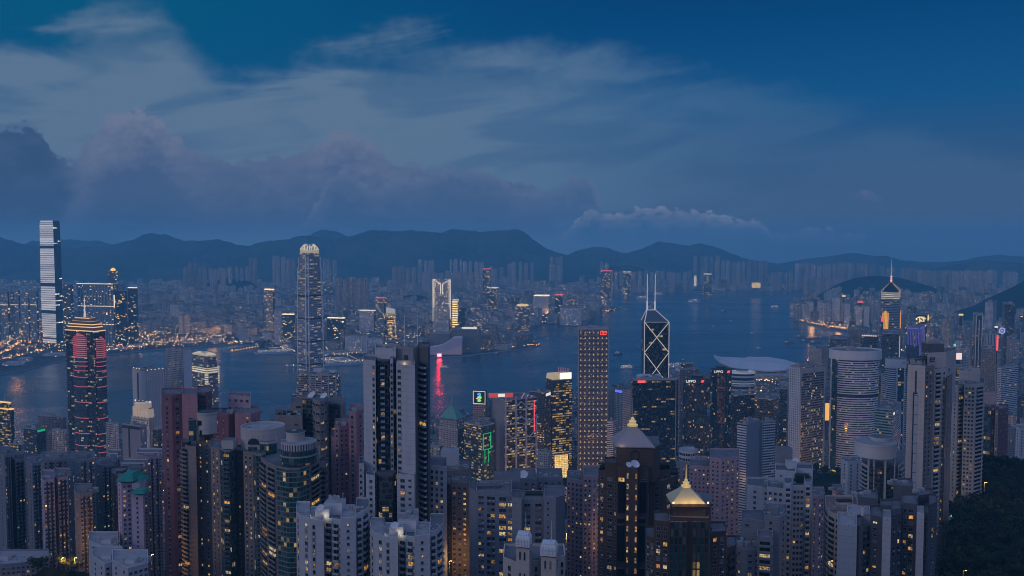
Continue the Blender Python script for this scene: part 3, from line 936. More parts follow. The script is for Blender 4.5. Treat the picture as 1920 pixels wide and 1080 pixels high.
f_warmgrid = fmat('warm_flats', (.30, .27, .25), cw=3.0, ch=3.2, ww=.5, wh=.5, lit=.3, s=1.0)
f_plain = pmat('grey_slab', (.22, .22, .24), .8, noise=.2, nscale=.1, streak=True)
f_farlit = fmat('hazy_lit', (.20, .20, .21), cw=4, ch=3.6, ww=.7, wh=.5, lit=.2, run=2, s=2.2, **GOLD)
f_fardrk = fmat('hazy_dark', (.04, .05, .06), (.015, .025, .03), cw=4, ch=3.6, ww=.85, wh=.7, lit=.12, run=2, s=2.2, **GOLD)
f_farpale = fmat('hazy_pale', (.45, .44, .45), cw=4, ch=3.4, ww=.5, wh=.5, lit=.12, s=2.2)

# ---- the tallest tower across the water
D = 3295
zt, zb = gz(418, D), 4
b = T(); b.P = foot(73.5, 99.5, 112.5, D, zt, 24)
occupy(b.P)
c = cen(b.P)
b.root = root('tall_tower', (c[0], c[1], zb), 'tallest tower across the harbour, pale banded face and dark side, flat notched top', 'skyscraper')
f_icl = fmat('silver_bands', (.30, .31, .33), (.46, .46, .47), cw=300, ch=8.4, ww=1, wh=.74, lit=.95, run=1, la=(.95, .88, .80), lb=(1, .94, .80), s=.46, gr=.25)  # emission puts the mirrored sunset sky, plus lit floors, into the bands
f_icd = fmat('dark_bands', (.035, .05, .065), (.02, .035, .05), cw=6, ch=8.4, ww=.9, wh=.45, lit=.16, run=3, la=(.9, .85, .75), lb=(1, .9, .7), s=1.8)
m = MB()
prof = [(0, .93), (.05, .95), (.25, 1.03), (.55, 1.04), (.8, 1.0), (1, .97)]
H = zt - zb
for (a, fa), (e, fe) in zip(prof, prof[1:]):
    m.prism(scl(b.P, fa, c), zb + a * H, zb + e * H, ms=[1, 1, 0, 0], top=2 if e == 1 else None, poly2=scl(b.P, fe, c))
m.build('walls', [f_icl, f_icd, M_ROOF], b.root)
m = MB()
for f0, f1, ww in ((.50, .525, 1.05), (.80, .822, 1.012), (.28, .305, 1.048), (.075, .09, .975)):
    P = scl(b.P, ww, c)
    m.prism(P, zb + f0 * H, zb + f1 * H, 0, None)
m.build('dark_trim', M_DARK, b.root)
m = MB()
for P4 in (b.P,):
    Q = scl(P4, .985, c)
    for i in (0, 3):
        A, B = Q[i], Q[(i + 1) % 4]
        for s0, s1 in ((.06, .94),):
            p, q = [(A[0] + (B[0] - A[0]) * s, A[1] + (B[1] - A[1]) * s) for s in (s0, s1)]
            n = ((B[1] - A[1]), -(B[0] - A[0])); L = math.hypot(*n); n = (n[0] / L, n[1] / L)
            m.prism([(p[0], p[1]), (q[0], q[1]), (q[0] - n[0] * 2, q[1] - n[1] * 2), (p[0] - n[0] * 2, p[1] - n[1] * 2)], zt, zt + 9, 0 if i == 3 else 1, 0)
m.build('crown', [f_icl, f_icd], b.root)
m = MB()
P = scl(b.P, 1.35, c)
m.prism(P, zb, zb + 22, 0, 1)
m.build('podium', [f_fardrk, M_ROOF], b.root)

# ---- slab of flats with strings of roof lights, and its neighbours
f_slab = fmat('slab_flats', (.16, .20, .24), (.03, .05, .06), cw=8.5, ch=3.2, ww=.62, wh=.55, lit=.09, s=2.6)
def lit_lines(b, rows, mat, i=3, th=2.0, f0=0.0, f1=1.0, name='light_strip'):
    for py in rows:
        m = MB(); z = gz(py, b.D)
        plate(m, b, i, f0, f1, z, z + th, 1.2)
        m.build(name, mat, b.root)
E_LINE = emat('roofline_lamp', (1, .82, .55), 1.5)
b = office('slab_tower', 'wide slab of flats across the harbour with lit roofline and two lit belts', 140, 212, 214, 533, 3330, 12, (f_slab, f_fardrk), cat='apartment block', plant=3)
lit_lines(b, (533, 575, 609), E_LINE, 3, 2.2)
m = MB()
for k in range(12):
    p = edge_pt(b, 3, k / 12 + .02, 0, .8)
    m.box(p[0], p[1], b.zb, 3, 1.6, b.zt - b.zb, face_rot(b, 3), 0)
m.build('facade_rib', M_CONC, b.root)
m = MB()
plate(m, b, 0, .1, .9, gz(575, b.D), gz(553, b.D), 1)
m.build('end_light', E_LINE, b.root)
SM = [(0, 14, 17, 547, 3550, 'leftmost'), (19, 34, 37, 545, 3560, 'second from the left'), (40, 52, 55, 548, 3540, 'third from the left'), (56, 68, 71, 546, 3530, 'fourth from the left')]
for x0, xc, x1, yt, D, wd in SM:
    b = office('flats_tower', f'dark belted tower left of the tallest tower, {wd} of four', x0, xc, x1, yt, D, 14, (f_slab, f_fardrk), cat='apartment tower', plant=1)
    lit_lines(b, (572,), E_LINE, 3, 1.6)
KL = [  # name, label, x0, xc, x1, top row, D, turn, materials, roof lamp
    ('residential_tower', 'dark tower squeezed between the tallest tower and the wide slab', 117, 132, 137, 534, 3460, 16, (f_fardrk, f_fardrk), None),
    ('twin_tower', 'dark brown tower right of the wide slab, nearer the slab of the pair', 215, 234, 238, 546, 3420, 14, (f_fardrk, f_fardrk), None),
    ('twin_tower', 'dark brown tower right of the wide slab, farther from the slab of the pair', 239, 255, 258, 541, 3400, 14, (f_fardrk, f_fardrk), M_WARM2),
    ('office_tower', 'slim tower topped by two orange lamps left of the claw-topped tower', 495, 511, 515, 544, 3600, 16, (f_farlit, f_fardrk), M_WARM),
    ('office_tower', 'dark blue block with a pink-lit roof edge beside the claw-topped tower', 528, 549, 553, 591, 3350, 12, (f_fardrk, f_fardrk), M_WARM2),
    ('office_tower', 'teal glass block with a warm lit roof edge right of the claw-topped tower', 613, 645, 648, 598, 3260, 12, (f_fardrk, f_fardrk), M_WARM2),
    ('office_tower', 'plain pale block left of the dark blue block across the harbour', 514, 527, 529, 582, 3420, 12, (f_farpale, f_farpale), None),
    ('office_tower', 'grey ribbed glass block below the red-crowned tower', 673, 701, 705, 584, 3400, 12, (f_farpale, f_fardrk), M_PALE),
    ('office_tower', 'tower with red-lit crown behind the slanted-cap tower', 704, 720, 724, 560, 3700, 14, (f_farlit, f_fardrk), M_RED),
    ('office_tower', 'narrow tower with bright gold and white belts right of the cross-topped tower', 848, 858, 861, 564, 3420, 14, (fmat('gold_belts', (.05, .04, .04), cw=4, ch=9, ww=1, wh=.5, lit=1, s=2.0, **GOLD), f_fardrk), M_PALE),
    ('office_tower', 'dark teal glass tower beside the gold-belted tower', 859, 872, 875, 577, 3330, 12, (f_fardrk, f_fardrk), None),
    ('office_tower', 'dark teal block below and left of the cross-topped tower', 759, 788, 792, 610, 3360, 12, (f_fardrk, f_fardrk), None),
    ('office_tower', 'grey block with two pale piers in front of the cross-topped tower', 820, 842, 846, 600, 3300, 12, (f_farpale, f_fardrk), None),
    ('waterfront_tower', 'lone dark blue tower on the point with red lamps on its roof', 1127, 1146, 1149, 509, 5500, 14, (f_fardrk, f_fardrk), M_RED),
    ('office_block', 'mid-rise block with a row of white roof lamps near the bay', 1000, 1028, 1032, 556, 4450, 10, (f_farpale, f_fardrk), M_WARM2),
    ('office_block', 'dark mid-rise block with a pink roof lamp by the bay road', 1040, 1055, 1058, 554, 4400, 10, (f_fardrk, f_fardrk), M_RED),
    ('office_block', 'plain mid-rise block behind the finned white block', 1062, 1082, 1085, 557, 4500, 10, (f_farlit, f_fardrk), None),
    ('hotel_block', 'white block with fins on the bend of the bay shore', 1050, 1088, 1096, 578, 4200, 10, (f_farpale, f_farpale), None),
    ('hotel_block', 'low white block beside the lone dark tower on the point', 1117, 1140, 1145, 566, 5150, 10, (f_farpale, f_farpale), None),
    ('office_tower', 'square dark tower with a lit cap near the foot of the hills', 905, 918, 921, 505, 5900, 10, (f_fardrk, f_fardrk), M_RED),
    ('office_tower', 'dark tower with a lit cap right of the cross-topped tower', 913, 931, 935, 541, 4700, 10, (f_fardrk, f_farlit), M_PALE),
    ('office_block', 'blue-grey office block with a small bright sign across the bay', 1320, 1335, 1340, 515, 6480, 10, (f_fardrk, f_fardrk), M_PALE),
    ('office_block', 'white-lit narrow block on the far bay shore', 1302, 1306, 1308, 517, 6450, 10, (fmat('white_lit', (.4, .4, .4), cw=4, ch=5, ww=1, wh=.6, lit=1, s=1.2, la=(1, .85, .6), lb=(1, .9, .7)), f_farpale), None),
    ('office_block', 'dark block with a white roof sign on the far bay shore', 1168, 1183, 1186, 511, 6500, 10, (f_fardrk, f_fardrk), M_PALE),
    ('office_block', 'low bright hall on the far bay shore', 1411, 1426, 1428, 530, 6450, 10, (fmat('gold_hall', (.3, .25, .1), cw=4, ch=5, ww=.9, wh=.8, lit=1, s=1.3, **GOLD), f_farlit), None),
]
for nm, lb, x0, xc, x1, yt, D, th, ms, rl in KL:
    b = office(nm, lb, x0, xc, x1, yt, D, th, ms, 4 if not (D == 6450) else gz(yt + (10 if x0 > 1400 else 20), D), plant=1)
    if rl:
        m = MB()
        P = inset(b.P, 1)
        m.prism(P, b.zt, b.zt + 4.5, 0, 0)
        m.build('roof_light', rl, b.root)
# domed tower
b = office('domed_tower', 'tower with a glowing gold dome behind the wide slab', 203, 218, 221, 508, 3800, 14, (f_fardrk, f_fardrk), plant=0)
c = cen(b.P)
m = MB()
m.lathe(c[0], c[1], [(9, b.zt), (11, b.zt + 3), (9, b.zt + 8), (5, b.zt + 12), (.5, b.zt + 14)], 14)
m.build('dome', emat('gold_dome', (1, .55, .12), 1.6), b.root)
# cross-topped tower
b = office('cross_topped_tower', 'pale tower across the harbour with a lit white Y and cross on its face', 811, 845, 848, 524, 3500, 10, (fmat('cross_face', (.36, .37, .38), cw=4, ch=3.5, ww=.6, wh=.5, lit=.22, s=2.4), f_farpale), plant=1)
m = MB()
z0, zm = gz(603, b.D), gz(533, b.D)
def fp(f, z): return edge_pt(b, 3, f, z, 1)
m.bar(fp(.02, b.zt), fp(.46, zm), 1.0); m.bar(fp(.98, b.zt), fp(.54, zm), 1.0)
for f in (.44, .56): m.bar(fp(f, zm), fp(f, gz(552, b.D)), 1.1)
for f in (.02, .98):
    m.bar(fp(f, b.zt), fp(f, z0), .8)
m.build('light_frame', emat('white_frame', (1, .88, .66), 1.3), b.root)
m = MB()
for k in range(16):
    for f0, f1 in ((.03, .12), (.88, .97)):
        z = b.zt - 4 - k * 7.2
        plate(m, b, 3, f0, f1, z, z + 2.2, 1.2)
m.build('corner_lamp', emat('corner_lamp', (1, .8, .5), 1.4), b.root)['kind'] = 'stuff'
# slanted-cap tower, curving as it falls
D = 3230
b = T(); b.D = D; b.zt = gz(588, D); b.zb = 4
P0 = foot(729, 741, 744, D, b.zt, 12)
P1 = foot(724, 738, 741, D, b.zt, 12)
occupy(P0); c = cen(P0)
b.root = root('slanted_cap_tower', (c[0], c[1], 4), 'gold-banded tower bending like a sail under a slanted white cap', 'office tower')
m = MB()
for k in range(5):
    f, g = k / 5, (k + 1) / 5
    A = [(p[0] + (q[0] - p[0]) * f ** 1.8, p[1]) for p, q in zip(P0, P1)]
    B = [(p[0] + (q[0] - p[0]) * g ** 1.8, p[1]) for p, q in zip(P0, P1)]
    m.prism(A, 4 + f * (b.zt - 4), 4 + g * (b.zt - 4), 0, 0, poly2=B)
m.build('walls', fmat('sail_face', (.05, .05, .05), cw=5, ch=5.5, ww=.95, wh=.5, lit=.9, run=2, s=1.5, **GOLD), b.root)
m = MB()
Q = scl(P1, 1.02)
za = gz(577, D)
i0 = len(m.v)
zz = [b.zt + (za - b.zt) * f for f in (.55, .7, 1.0, 1.0)]
for i in range(4):
    j = (i + 1) % 4
    m.quad([(*Q[i], b.zt), (*Q[j], b.zt), (*Q[j], zz[j]), (*Q[i], zz[i])])
m.quad([(*Q[i], zz[i]) for i in range(4)])
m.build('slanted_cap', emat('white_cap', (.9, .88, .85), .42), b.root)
# gold-topped round tower on the point
D = 3850
x = gx(980, D, 60); zt = gz(574, D)
rt = root('round_tower', (x, D, 4), 'round scaffolded tower with gold lamps on its top near the point', 'tower')
m = MB(); m.lathe(x, D, [(34, 4), (34, zt), (26, zt + 1)], 24, 0, 1); m.build('walls', [f_farlit, M_ROOF], rt)
m = MB(); m.lathe(x, D, [(26, zt), (27, zt + 5), (22, zt + 9), (4, zt + 10)], 20); m.build('crown', emat('gold_crown', (1, .7, .25), .9), rt)
OCC.append((x, D, 40))
b = office('point_block', 'brown block standing on the waterfront point below the round tower', 948, 990, 1000, 628, 3480, 14, (f_brown, f_brown), cat='building')
# waterfront hotels and halls
b = office('pier_hotel', 'long pale hotel wing beside the cruise pier, nearer the sea', 648, 688, 692, 631, 3170, 8, (f_farpale, f_farpale), cat='hotel', plant=3)
m = MB()
for k in range(9):
    p = edge_pt(b, 3, k / 8.0, 0, .7); m.box(p[0], p[1], 4, 2, 1.4, b.zt - 2, face_rot(b, 3))
m.build('facade_rib', M_WHITE, b.root)
b = office('pier_hotel', 'long pale hotel wing beside the cruise pier, right of its twin', 690, 716, 719, 635, 3140, 8, (f_farpale, f_farpale), cat='hotel', plant=2)
b = office('terminal_hall', 'low grey-roofed hall along the cruise pier under the two hotels', 717, 770, 776, 642, 3130, 8, (f_fardrk, f_farpale), cat='hall', plant=2)
b = office('sign_hotel', 'dark brick hotel with a white rooftop sign near the swooping hall', 846, 898, 902, 618, 3190, 8, (f_brown, f_brown), cat='hotel', plant=1)
m = MB()
for k in range(7):
    plate(m, b, 3, .44 + k * .07, .495 + k * .07, b.zt + 1, b.zt + 9, -2)
plate(m, b, 3, .38, .42, b.zt + 2, b.zt + 8, -2)
m.build('roof_sign', emat('sign_white', (1, .95, .8), 1.0), b.root)
b = office('harbour_offices', 'pinkish low offices left of the sign hotel', 800, 843, 847, 626, 3200, 8, (f_brown, f_brown), cat='building', plant=2)
# swooping hall
D = 3135
rt = root('concert_hall', (gx(838, D, 10), D, 4), 'windowless pink-lit hall with a swooping roof on the waterfront', 'concert hall')
m = MB()
prof = [(806, 652), (812, 651), (820, 650), (830, 647), (838, 643), (846, 637), (850, 634), (858, 633.5), (866, 633)]
M_TILE = pmat('pink_tile', (.50, .40, .42), .7, noise=.1, nscale=.1)
for (a, ya), (e, ye) in zip(prof, prof[1:]):
    xa, xe = gx(a, D, 10), gx(e, D, 10)
    za, ze = gz(ya, D), gz(ye, D)
    m.quad([(xa, D, 4), (xe, D, 4), (xe, D, ze), (xa, D, za)])
    m.quad([(xe, D + 55, 4), (xa, D + 55, 4), (xa, D + 55, za), (xe, D + 55, ze)])
    m.quad([(xa, D, za), (xe, D, ze), (xe, D + 55, ze), (xa, D + 55, za)])
xa, xe = gx(866, D, 10), gx(806, D, 10)
m.quad([(xa, D, 4), (xa, D + 55, 4), (xa, D + 55, gz(633, D)), (xa, D, gz(633, D))])
m.quad([(xe, D + 55, 4), (xe, D, 4), (xe, D, gz(652, D)), (xe, D + 55, gz(652, D))])
m.build('walls', M_TILE, rt)
m = MB()
for k in range(16):
    px = 808 + k * 3.7
    xx = gx(px, D, 10); m.box(xx, D - 1.2, 4, 1.2, 1.6, 7 + max(0, (k - 6)) * 2.6, 0)
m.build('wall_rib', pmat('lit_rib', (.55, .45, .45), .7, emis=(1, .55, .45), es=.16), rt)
# red lamp at the water's edge that paints the harbour
x, y = gnd(824, 671)
rt = root('red_beacon', (x, y, 4), 'glaring red screen at the water edge, its light streaking across the harbour', 'screen')
m = MB(); m.box(x, y, 4, 15, 2.5, 12, .1); m.build('frame', M_DARK, rt)
m = MB(); m.box(x - .2, y - 1.6, 5, 14, .5, 10, .1); m.build('screen', emat('red_screen', (1, .012, .02), 85.0, True), rt)
m = MB(); m.box(x - .2, y - 2.1, 8, 4, .4, 4, .1); m.build('bright_spot', emat('red_core', (1, .35, .25), 4.0), rt)
# warm floods on the reclaimed ground at the left and on the shore highway
for i, (px, py, en) in enumerate([(30, 655, 4e5), (60, 640, 4e5), (255, 640, 4e5), (330, 634, 4e5), (400, 628, 4e5), (1030, 603, 8e5), (1522, 608, 2.2e5), (1572, 617, 2.6e5), (520, 640, 5e5), (890, 662, 4e5)]):
    x, y = gnd(px, py)
    l = bpy.data.lights.new('street_flood', 'POINT')
    l.energy = en * .3; l.specular_factor = 0.0; l.color = (1, .45, .12); l.shadow_soft_size = 12
    o = bpy.data.objects.new('street_flood', l); o.location = (x, y, 42); col.objects.link(o)

# ---------------------------------------------------------------- claw-topped twin towers by the ferry piers
def claw_tower(label, x0, xc, x1, yt, D, th, ms, lit_h, zb=4, n_claw=7, crown_s=.65, steps=((0, 1.0), (.55, .975), (.70, .945), (.80, .90), (.87, .845), (.925, .78), (.953, .68))):
    b = T(); b.D = D; b.zb = zb; b.zt = gz(yt, D)
    b.P = foot(x0, xc, x1, D, gz(yt + 100, D), th)
    occupy(b.P); c = cen(b.P)
    b.root = root('claw_topped_tower', (c[0], c[1], zb), label, 'skyscraper')
    H = b.zt - zb
    def cham(P, f):
        out = []
        n = len(P)
        for i in range(n):
            p, q, s = P[i], P[i - 1], P[(i + 1) % n]
            out.append((p[0] + (q[0] - p[0]) * f, p[1] + (q[1] - p[1]) * f))
            out.append((p[0] + (s[0] - p[0]) * f, p[1] + (s[1] - p[1]) * f))
        return out
    m = MB()
    st = list(steps) + [(1.0, None)]
    zc = zb + H * .955
    for (a, f), (e, _) in zip(st, st[1:]):
        P = cham(scl(b.P, f, c), .13)
        z1 = zb + H * e
        if a >= .95:
            break
        m.prism(P, zb + H * a, z1, ms=[1, 1, 1, 1, 0, 0, 0, 0][1:] + [0], top=2)
    m.build('walls', [ms[0], ms[1], M_ROOF], b.root)
    # lit crown: an open cage of blades bending inwards
    Pc = scl(b.P, steps[-2][1], c)
    m = MB()
    zs = zb + H * st[-2][0]
    Pl = cham(scl(b.P, steps[-2][1] * .995, c), .13); Pm = cham(scl(b.P, steps[-1][1], c), .13)
    m.prism(Pl, zs, zs + (b.zt - zs) * .30, 0, 0, poly2=cham(scl(b.P, steps[-2][1] * .90, c), .13))
    m.build('crown', emat('crown_light', (1, .84, .58), crown_s * .55), b.root)
    m = MB()
    z0 = zs + (b.zt - zs) * .28
    for i in range(4):
        A, B = Pc[i], Pc[(i + 1) % 4]
        for k in range(n_claw):
            f = .06 + .88 * k / (n_claw - 1)
            p = (A[0] + (B[0] - A[0]) * f, A[1] + (B[1] - A[1]) * f)
            q = [(c[0] + (p[0] - c[0]) * s, c[1] + (p[1] - c[1]) * s) for s in (.905, .80, .64)]
            arch = b.zt - (b.zt - z0) * .45 * (2 * f - 1) ** 2
            m.bar((*q[0], z0), (*q[1], z0 + (arch - z0) * .6), .6, 0, 4)
            m.bar((*q[1], z0 + (arch - z0) * .6), (*q[2], arch), .7, 0, 4, .35)
    m.build('crown_blade', emat('blade_light', (1, .88, .66), crown_s), b.root)['kind'] = 'stuff'
    return b
f_ifc = fmat('silver_glass', (.30, .31, .33), (.06, .07, .085), cw=2.2, ch=4.2, ww=.72, wh=.5, lit=.42, run=4, s=1.1, gr=.18, la=(1, .58, .2), lb=(1, .80, .48))
b = claw_tower('soaring claw-topped tower at the harbour edge with a glowing crown of blades', 555, 575, 607.5, 457, 1765, 44, (f_ifc, f_ifc), 0)
m = MB()
Hh = b.zt - 4
c = cen(b.P)
for P, z0, z1 in ((b.P, 4, 4 + Hh * .55), (scl(b.P, .975, c), 4 + Hh * .55, 4 + Hh * .70), (scl(b.P, .945, c), 4 + Hh * .70, 4 + Hh * .80), (scl(b.P, .90, c), 4 + Hh * .80, 4 + Hh * .87), (scl(b.P, .845, c), 4 + Hh * .87, 4 + Hh * .925)):
    for i in range(4):
        A, B = P[i], P[(i + 1) % 4]
        for f in (.10, .90):
            p = (A[0] + (B[0] - A[0]) * f, A[1] + (B[1] - A[1]) * f)
            m.box(p[0], p[1], z0, 2.0, 2.0, z1 - z0 + 3, math.atan2(B[1] - A[1], B[0] - A[0]))
m.build('corner_fin', pmat('silver_fin', (.7, .7, .71), .35, metal=.2), b.root)
m = MB()
for k in range(7):
    z = 4 + Hh * (.16 + k * .115)
    f = 1.0 if k < 4 else (.975 if k < 5 else (.945 if k < 6 else .845))
    m.prism(scl(b.P, f * 1.005, c), z, z + 3, 0, None)
m.build('dark_trim', M_DARK, b.root)
f_ifc1 = fmat('silver_glass_lit', (.20, .20, .20), (.09, .09, .09), cw=3.0, ch=4.4, ww=.9, wh=.55, lit=.42, run=2, s=.9, la=(1, .72, .35), lb=(1, .86, .6))
b = claw_tower('shorter claw-topped tower with a wide cream-lit crown left of the tall one', 356, 389, 413, 664, 1660, 40, (f_ifc1, f_ifc1), 0, n_claw=11, crown_s=.55, steps=((0, 1.0), (.80, .98), (.86, .95), (.92, .88), (.972, .78)))
m = MB(); c = cen(b.P); Hh = b.zt - 4
m.prism(scl(b.P, .99, c), 4 + Hh * .70, 4 + Hh * .86, 0, None)
m.build('lit_storeys', fmat('cream_storeys', (.34, .32, .28), cw=30, ch=4.4, ww=1, wh=.6, lit=1, run=1, s=.75, la=(1, .80, .50), lb=(1, .88, .62)), b.root)

# ---- the mast-topped tower with red neon bays
D = 1405
zb = 4
b = T(); b.D = D
zs = gz(622, D)
b.P = foot(123, 177, 197, D, zs, 24)
occupy(b.P); c = cen(b.P)
b.root = root('neon_tower', (c[0], c[1], zb), 'dark tower with red neon bands on its bays and a masted stepped roof', 'skyscraper')
f_ctr = fmat('dark_bay', (.028, .034, .045), (.014, .02, .03), cw=2.6, ch=3.9, ww=.9, wh=.6, lit=.20, run=3, s=.85, la=(1, .55, .18), lb=(.95, .85, .6))
m = MB(); m.prism(b.P, zb, zs, 0, 1); m.build('walls', [f_ctr, M_ROOF], b.root)
E_RED = emat('red_neon', (1, .10, .16), .62)
E_PNK = emat('pink_neon', (1, .18, .28), .5)
f_redbay = fmat('red_bay', (.10, .02, .03), (.3, .05, .06), cw=40, ch=3.3, ww=1, wh=.55, lit=1.0, la=(1, .10, .14), lb=(1, .20, .20), s=.5)
f_bay = fmat('bay_glass', (.05, .06, .075), (.03, .04, .055), cw=2.6, ch=3.9, ww=.92, wh=.6, lit=.12, run=2, s=.8, la=(1, .6, .2), lb=(.9, .9, .7))
for (a, e, ytop, i, f0, f1) in ((139, 162, 626, 3, .0, 0), (178, 196, 632, 0, 0, 0), (121, 124, 633, 2, 0, 0)):
    # a bay standing proud of the face with a pointed head
    if i == 3: f0, f1 = .30, .73
    elif i == 0: f0, f1 = .10, .92
    else: f0, f1 = .35, .65
    z1 = gz(ytop + 8, D); zr = gz(672 if i != 2 else 660, D)
    p0, p1 = edge_pt(b, i, f0, 0, 3.2), edge_pt(b, i, f1, 0, 3.2)
    q0, q1 = edge_pt(b, i, f0, 0, -1), edge_pt(b, i, f1, 0, -1)
    mid = ((p0[0] + p1[0]) / 2, (p0[1] + p1[1]) / 2); n = (p0[0] - q0[0], p0[1] - q0[1])
    tip = (mid[0] + n[0] * .7, mid[1] + n[1] * .7)
    P = [q0[:2], p0[:2], tip, p1[:2], q1[:2]]
    if i != 3 or True:
        a_ = sum(P[k][0] * P[(k + 1) % 5][1] - P[(k + 1) % 5][0] * P[k][1] for k in range(5))
        if a_ < 0: P = P[::-1]
    bm = MB(); bm.prism(P, zb, zr, 0, None); bm.prism(P, zr, z1, 1, None)
    cc = cen(P)
    bm.prism(P, z1, gz(ytop, D), 1, 1, poly2=scl(P, .12, cc))
    bay = bm.build('window_bay', [f_bay, f_redbay], b.root)
    z = zr
    for k, py in enumerate((680, 688, 697, 709, 727, 756, 786, 815, 838, 850)):
        z = gz(py, D)
        nm = MB(); nm.prism(scl(P, 1.06, cc), z, z + 1.1, 0, 0)
        nm.build('neon_band', E_PNK, bay)
m = MB()
P = b.P
for (f0, f1, y0, y1) in ((1.0, 1.0, 622, 619), (.86, .86, 619, 613), (.80, .80, 613, 608), (.72, .72, 608, 604), (.62, .5, 604, 597)):
    m.prism(scl(P, f0, c), gz(y0, D), gz(y1, D), 0, 0, poly2=scl(P, f1, c))
m.build('stepped_roof', pmat('slate_warm_glow', (.06, .05, .05), .6, emis=(1, .5, .3), es=.035), b.root)  # the slate's warm-lit look is put in as faint emission
m = MB()
for f0, y0 in ((1.02, 621.5), (.88, 614.5), (.82, 609.5), (.64, 604.5), (.50, 598)):
    Q = [(*q, gz(y0, D)) for q in scl(P, f0, c)]
    for i in range(4): m.bar(Q[i], Q[(i + 1) % 4], .8, 0, 4)
m.build('roof_edge_light', emat('edge_lamp', (1, .62, .32), 1.0), b.root)
m = MB()
m.bar((*c, gz(597, D)), (*c, gz(582, D)), 2.0, 0, 8, .9)
m.bar((*c, gz(582, D)), (*c, gz(560, D)), 1.1, 0, 6, .5)
for py in (592, 577, 565): m.lathe(c[0], c[1], [(.3, gz(py + 1, D)), (2.4, gz(py, D)), (.3, gz(py - 1, D))], 8)
m.build('mast', pmat('lit_mast', (.6, .55, .5), .5, emis=(1, .82, .7), es=.5), b.root)

# ---- braced tower with twin masts
D = 1479
zf, zp = gz(604, D), gz(583, D)
x0, x1 = gx(1208.5, D, zf), gx(1254.5, D, zf)
W = x1 - x0
b = T(); b.P = [(x0, D), (x1, D), (x1 + 3, D + W), (x0 + 1, D + W)]
occupy(b.P); c = cen(b.P)
b.root = root('braced_tower', (c[0], c[1], 4), 'dark glass tower crossed by white X braces, sloping top and twin masts', 'skyscraper')
f_boc = fmat('mirror_dark', (.014, .018, .024), (.010, .014, .020), cw=2.6, ch=3.8, ww=.94, wh=.8, lit=.05, run=3, s=.8, gr=.10)
m = MB()
m.prism(b.P, 4, zf, 0, None)
tx0, tx1 = gx(1213, D + W * .45, zp), gx(1229, D + W * .45, zp)
Y1, Y2 = D + W * .42, D + W * .58
A = [(x0, D, zf), (x1, D, zf), (x1 + 3, D + W, zf), (x0 + 1, D + W, zf)]
B = [(tx0, Y1, zp), (tx1, Y1, zp), (tx1, Y2, zp), (tx0, Y2, zp)]
for i in range(4):
    j = (i + 1) % 4
    m.quad([A[i], A[j], B[j], B[i]], 1)
m.quad(B, 1)
m.build('walls', [f_boc, pmat('glass_sky_tint', (.02, .05, .065), .12, spec=.7)], b.root)  # top glass coloured lighter blue for the sky it reflects
m = MB()
yf = D - .8
def bp(fx, py): return (x0 + W * fx, yf, gz(py, D))
for a, e in (((0, 604), (1, 661)), ((1, 604), (0, 661)), ((0, 661), (1, 722)), ((1, 661), (0, 722)), ((0, 722), (1, 782)), ((1, 722), (0, 782))):
    m.bar(bp(*a), bp(*e), .62, 0, 4)
m.build('cross_brace', emat('brace_light', (1, .92, .74), .55), b.root)
m = MB()
for fx in (0, 1): m.bar(bp(fx, 604), bp(fx, 860), .8, 0, 4)
for i in range(4): m.bar(A[i], B[i], .8, 0, 4)
m.bar(A[0], A[1], .35, 0, 4)
for i in range(4): m.bar(B[i], B[(i + 1) % 4], .6, 0, 4)
m.build('edge_frame', pmat('brace_white', (.6, .6, .58), .5, emis=(1, .9, .7), es=.22), b.root)
M_MAST = pmat('mast_white_glow', (.7, .7, .7), .4, emis=(1, .95, .9), es=.30)  # no lamps here: emission brightens the white masts
for xx in (tx0 + .6, tx1 - .6):
    m = MB()
    m.bar((xx, Y1 + 3, zp), (xx, Y1 + 3, gz(566, D)), 1.3, 0, 8)
    m.bar((xx, Y1 + 3, gz(566, D)), (xx, Y1 + 3, gz(515, D)), .7, 0, 8, .5)
    m.build('mast', M_MAST, b.root)
m = MB()
za, zc_ = gz(581, D), gz(568, D)
m.bar((tx0 + .6, Y1 + 3, zc_), (tx1 - .6, Y1 + 3, zc_), .7); m.bar((tx0 + .6, Y1 + 3, za), (tx1 - .6, Y1 + 3, zc_), .6); m.bar((tx0 + .6, Y1 + 3, gz(575, D)), (tx1 - .6, Y1 + 3, zp), .6)
m.build('mast_brace', M_WHITE, b.root)

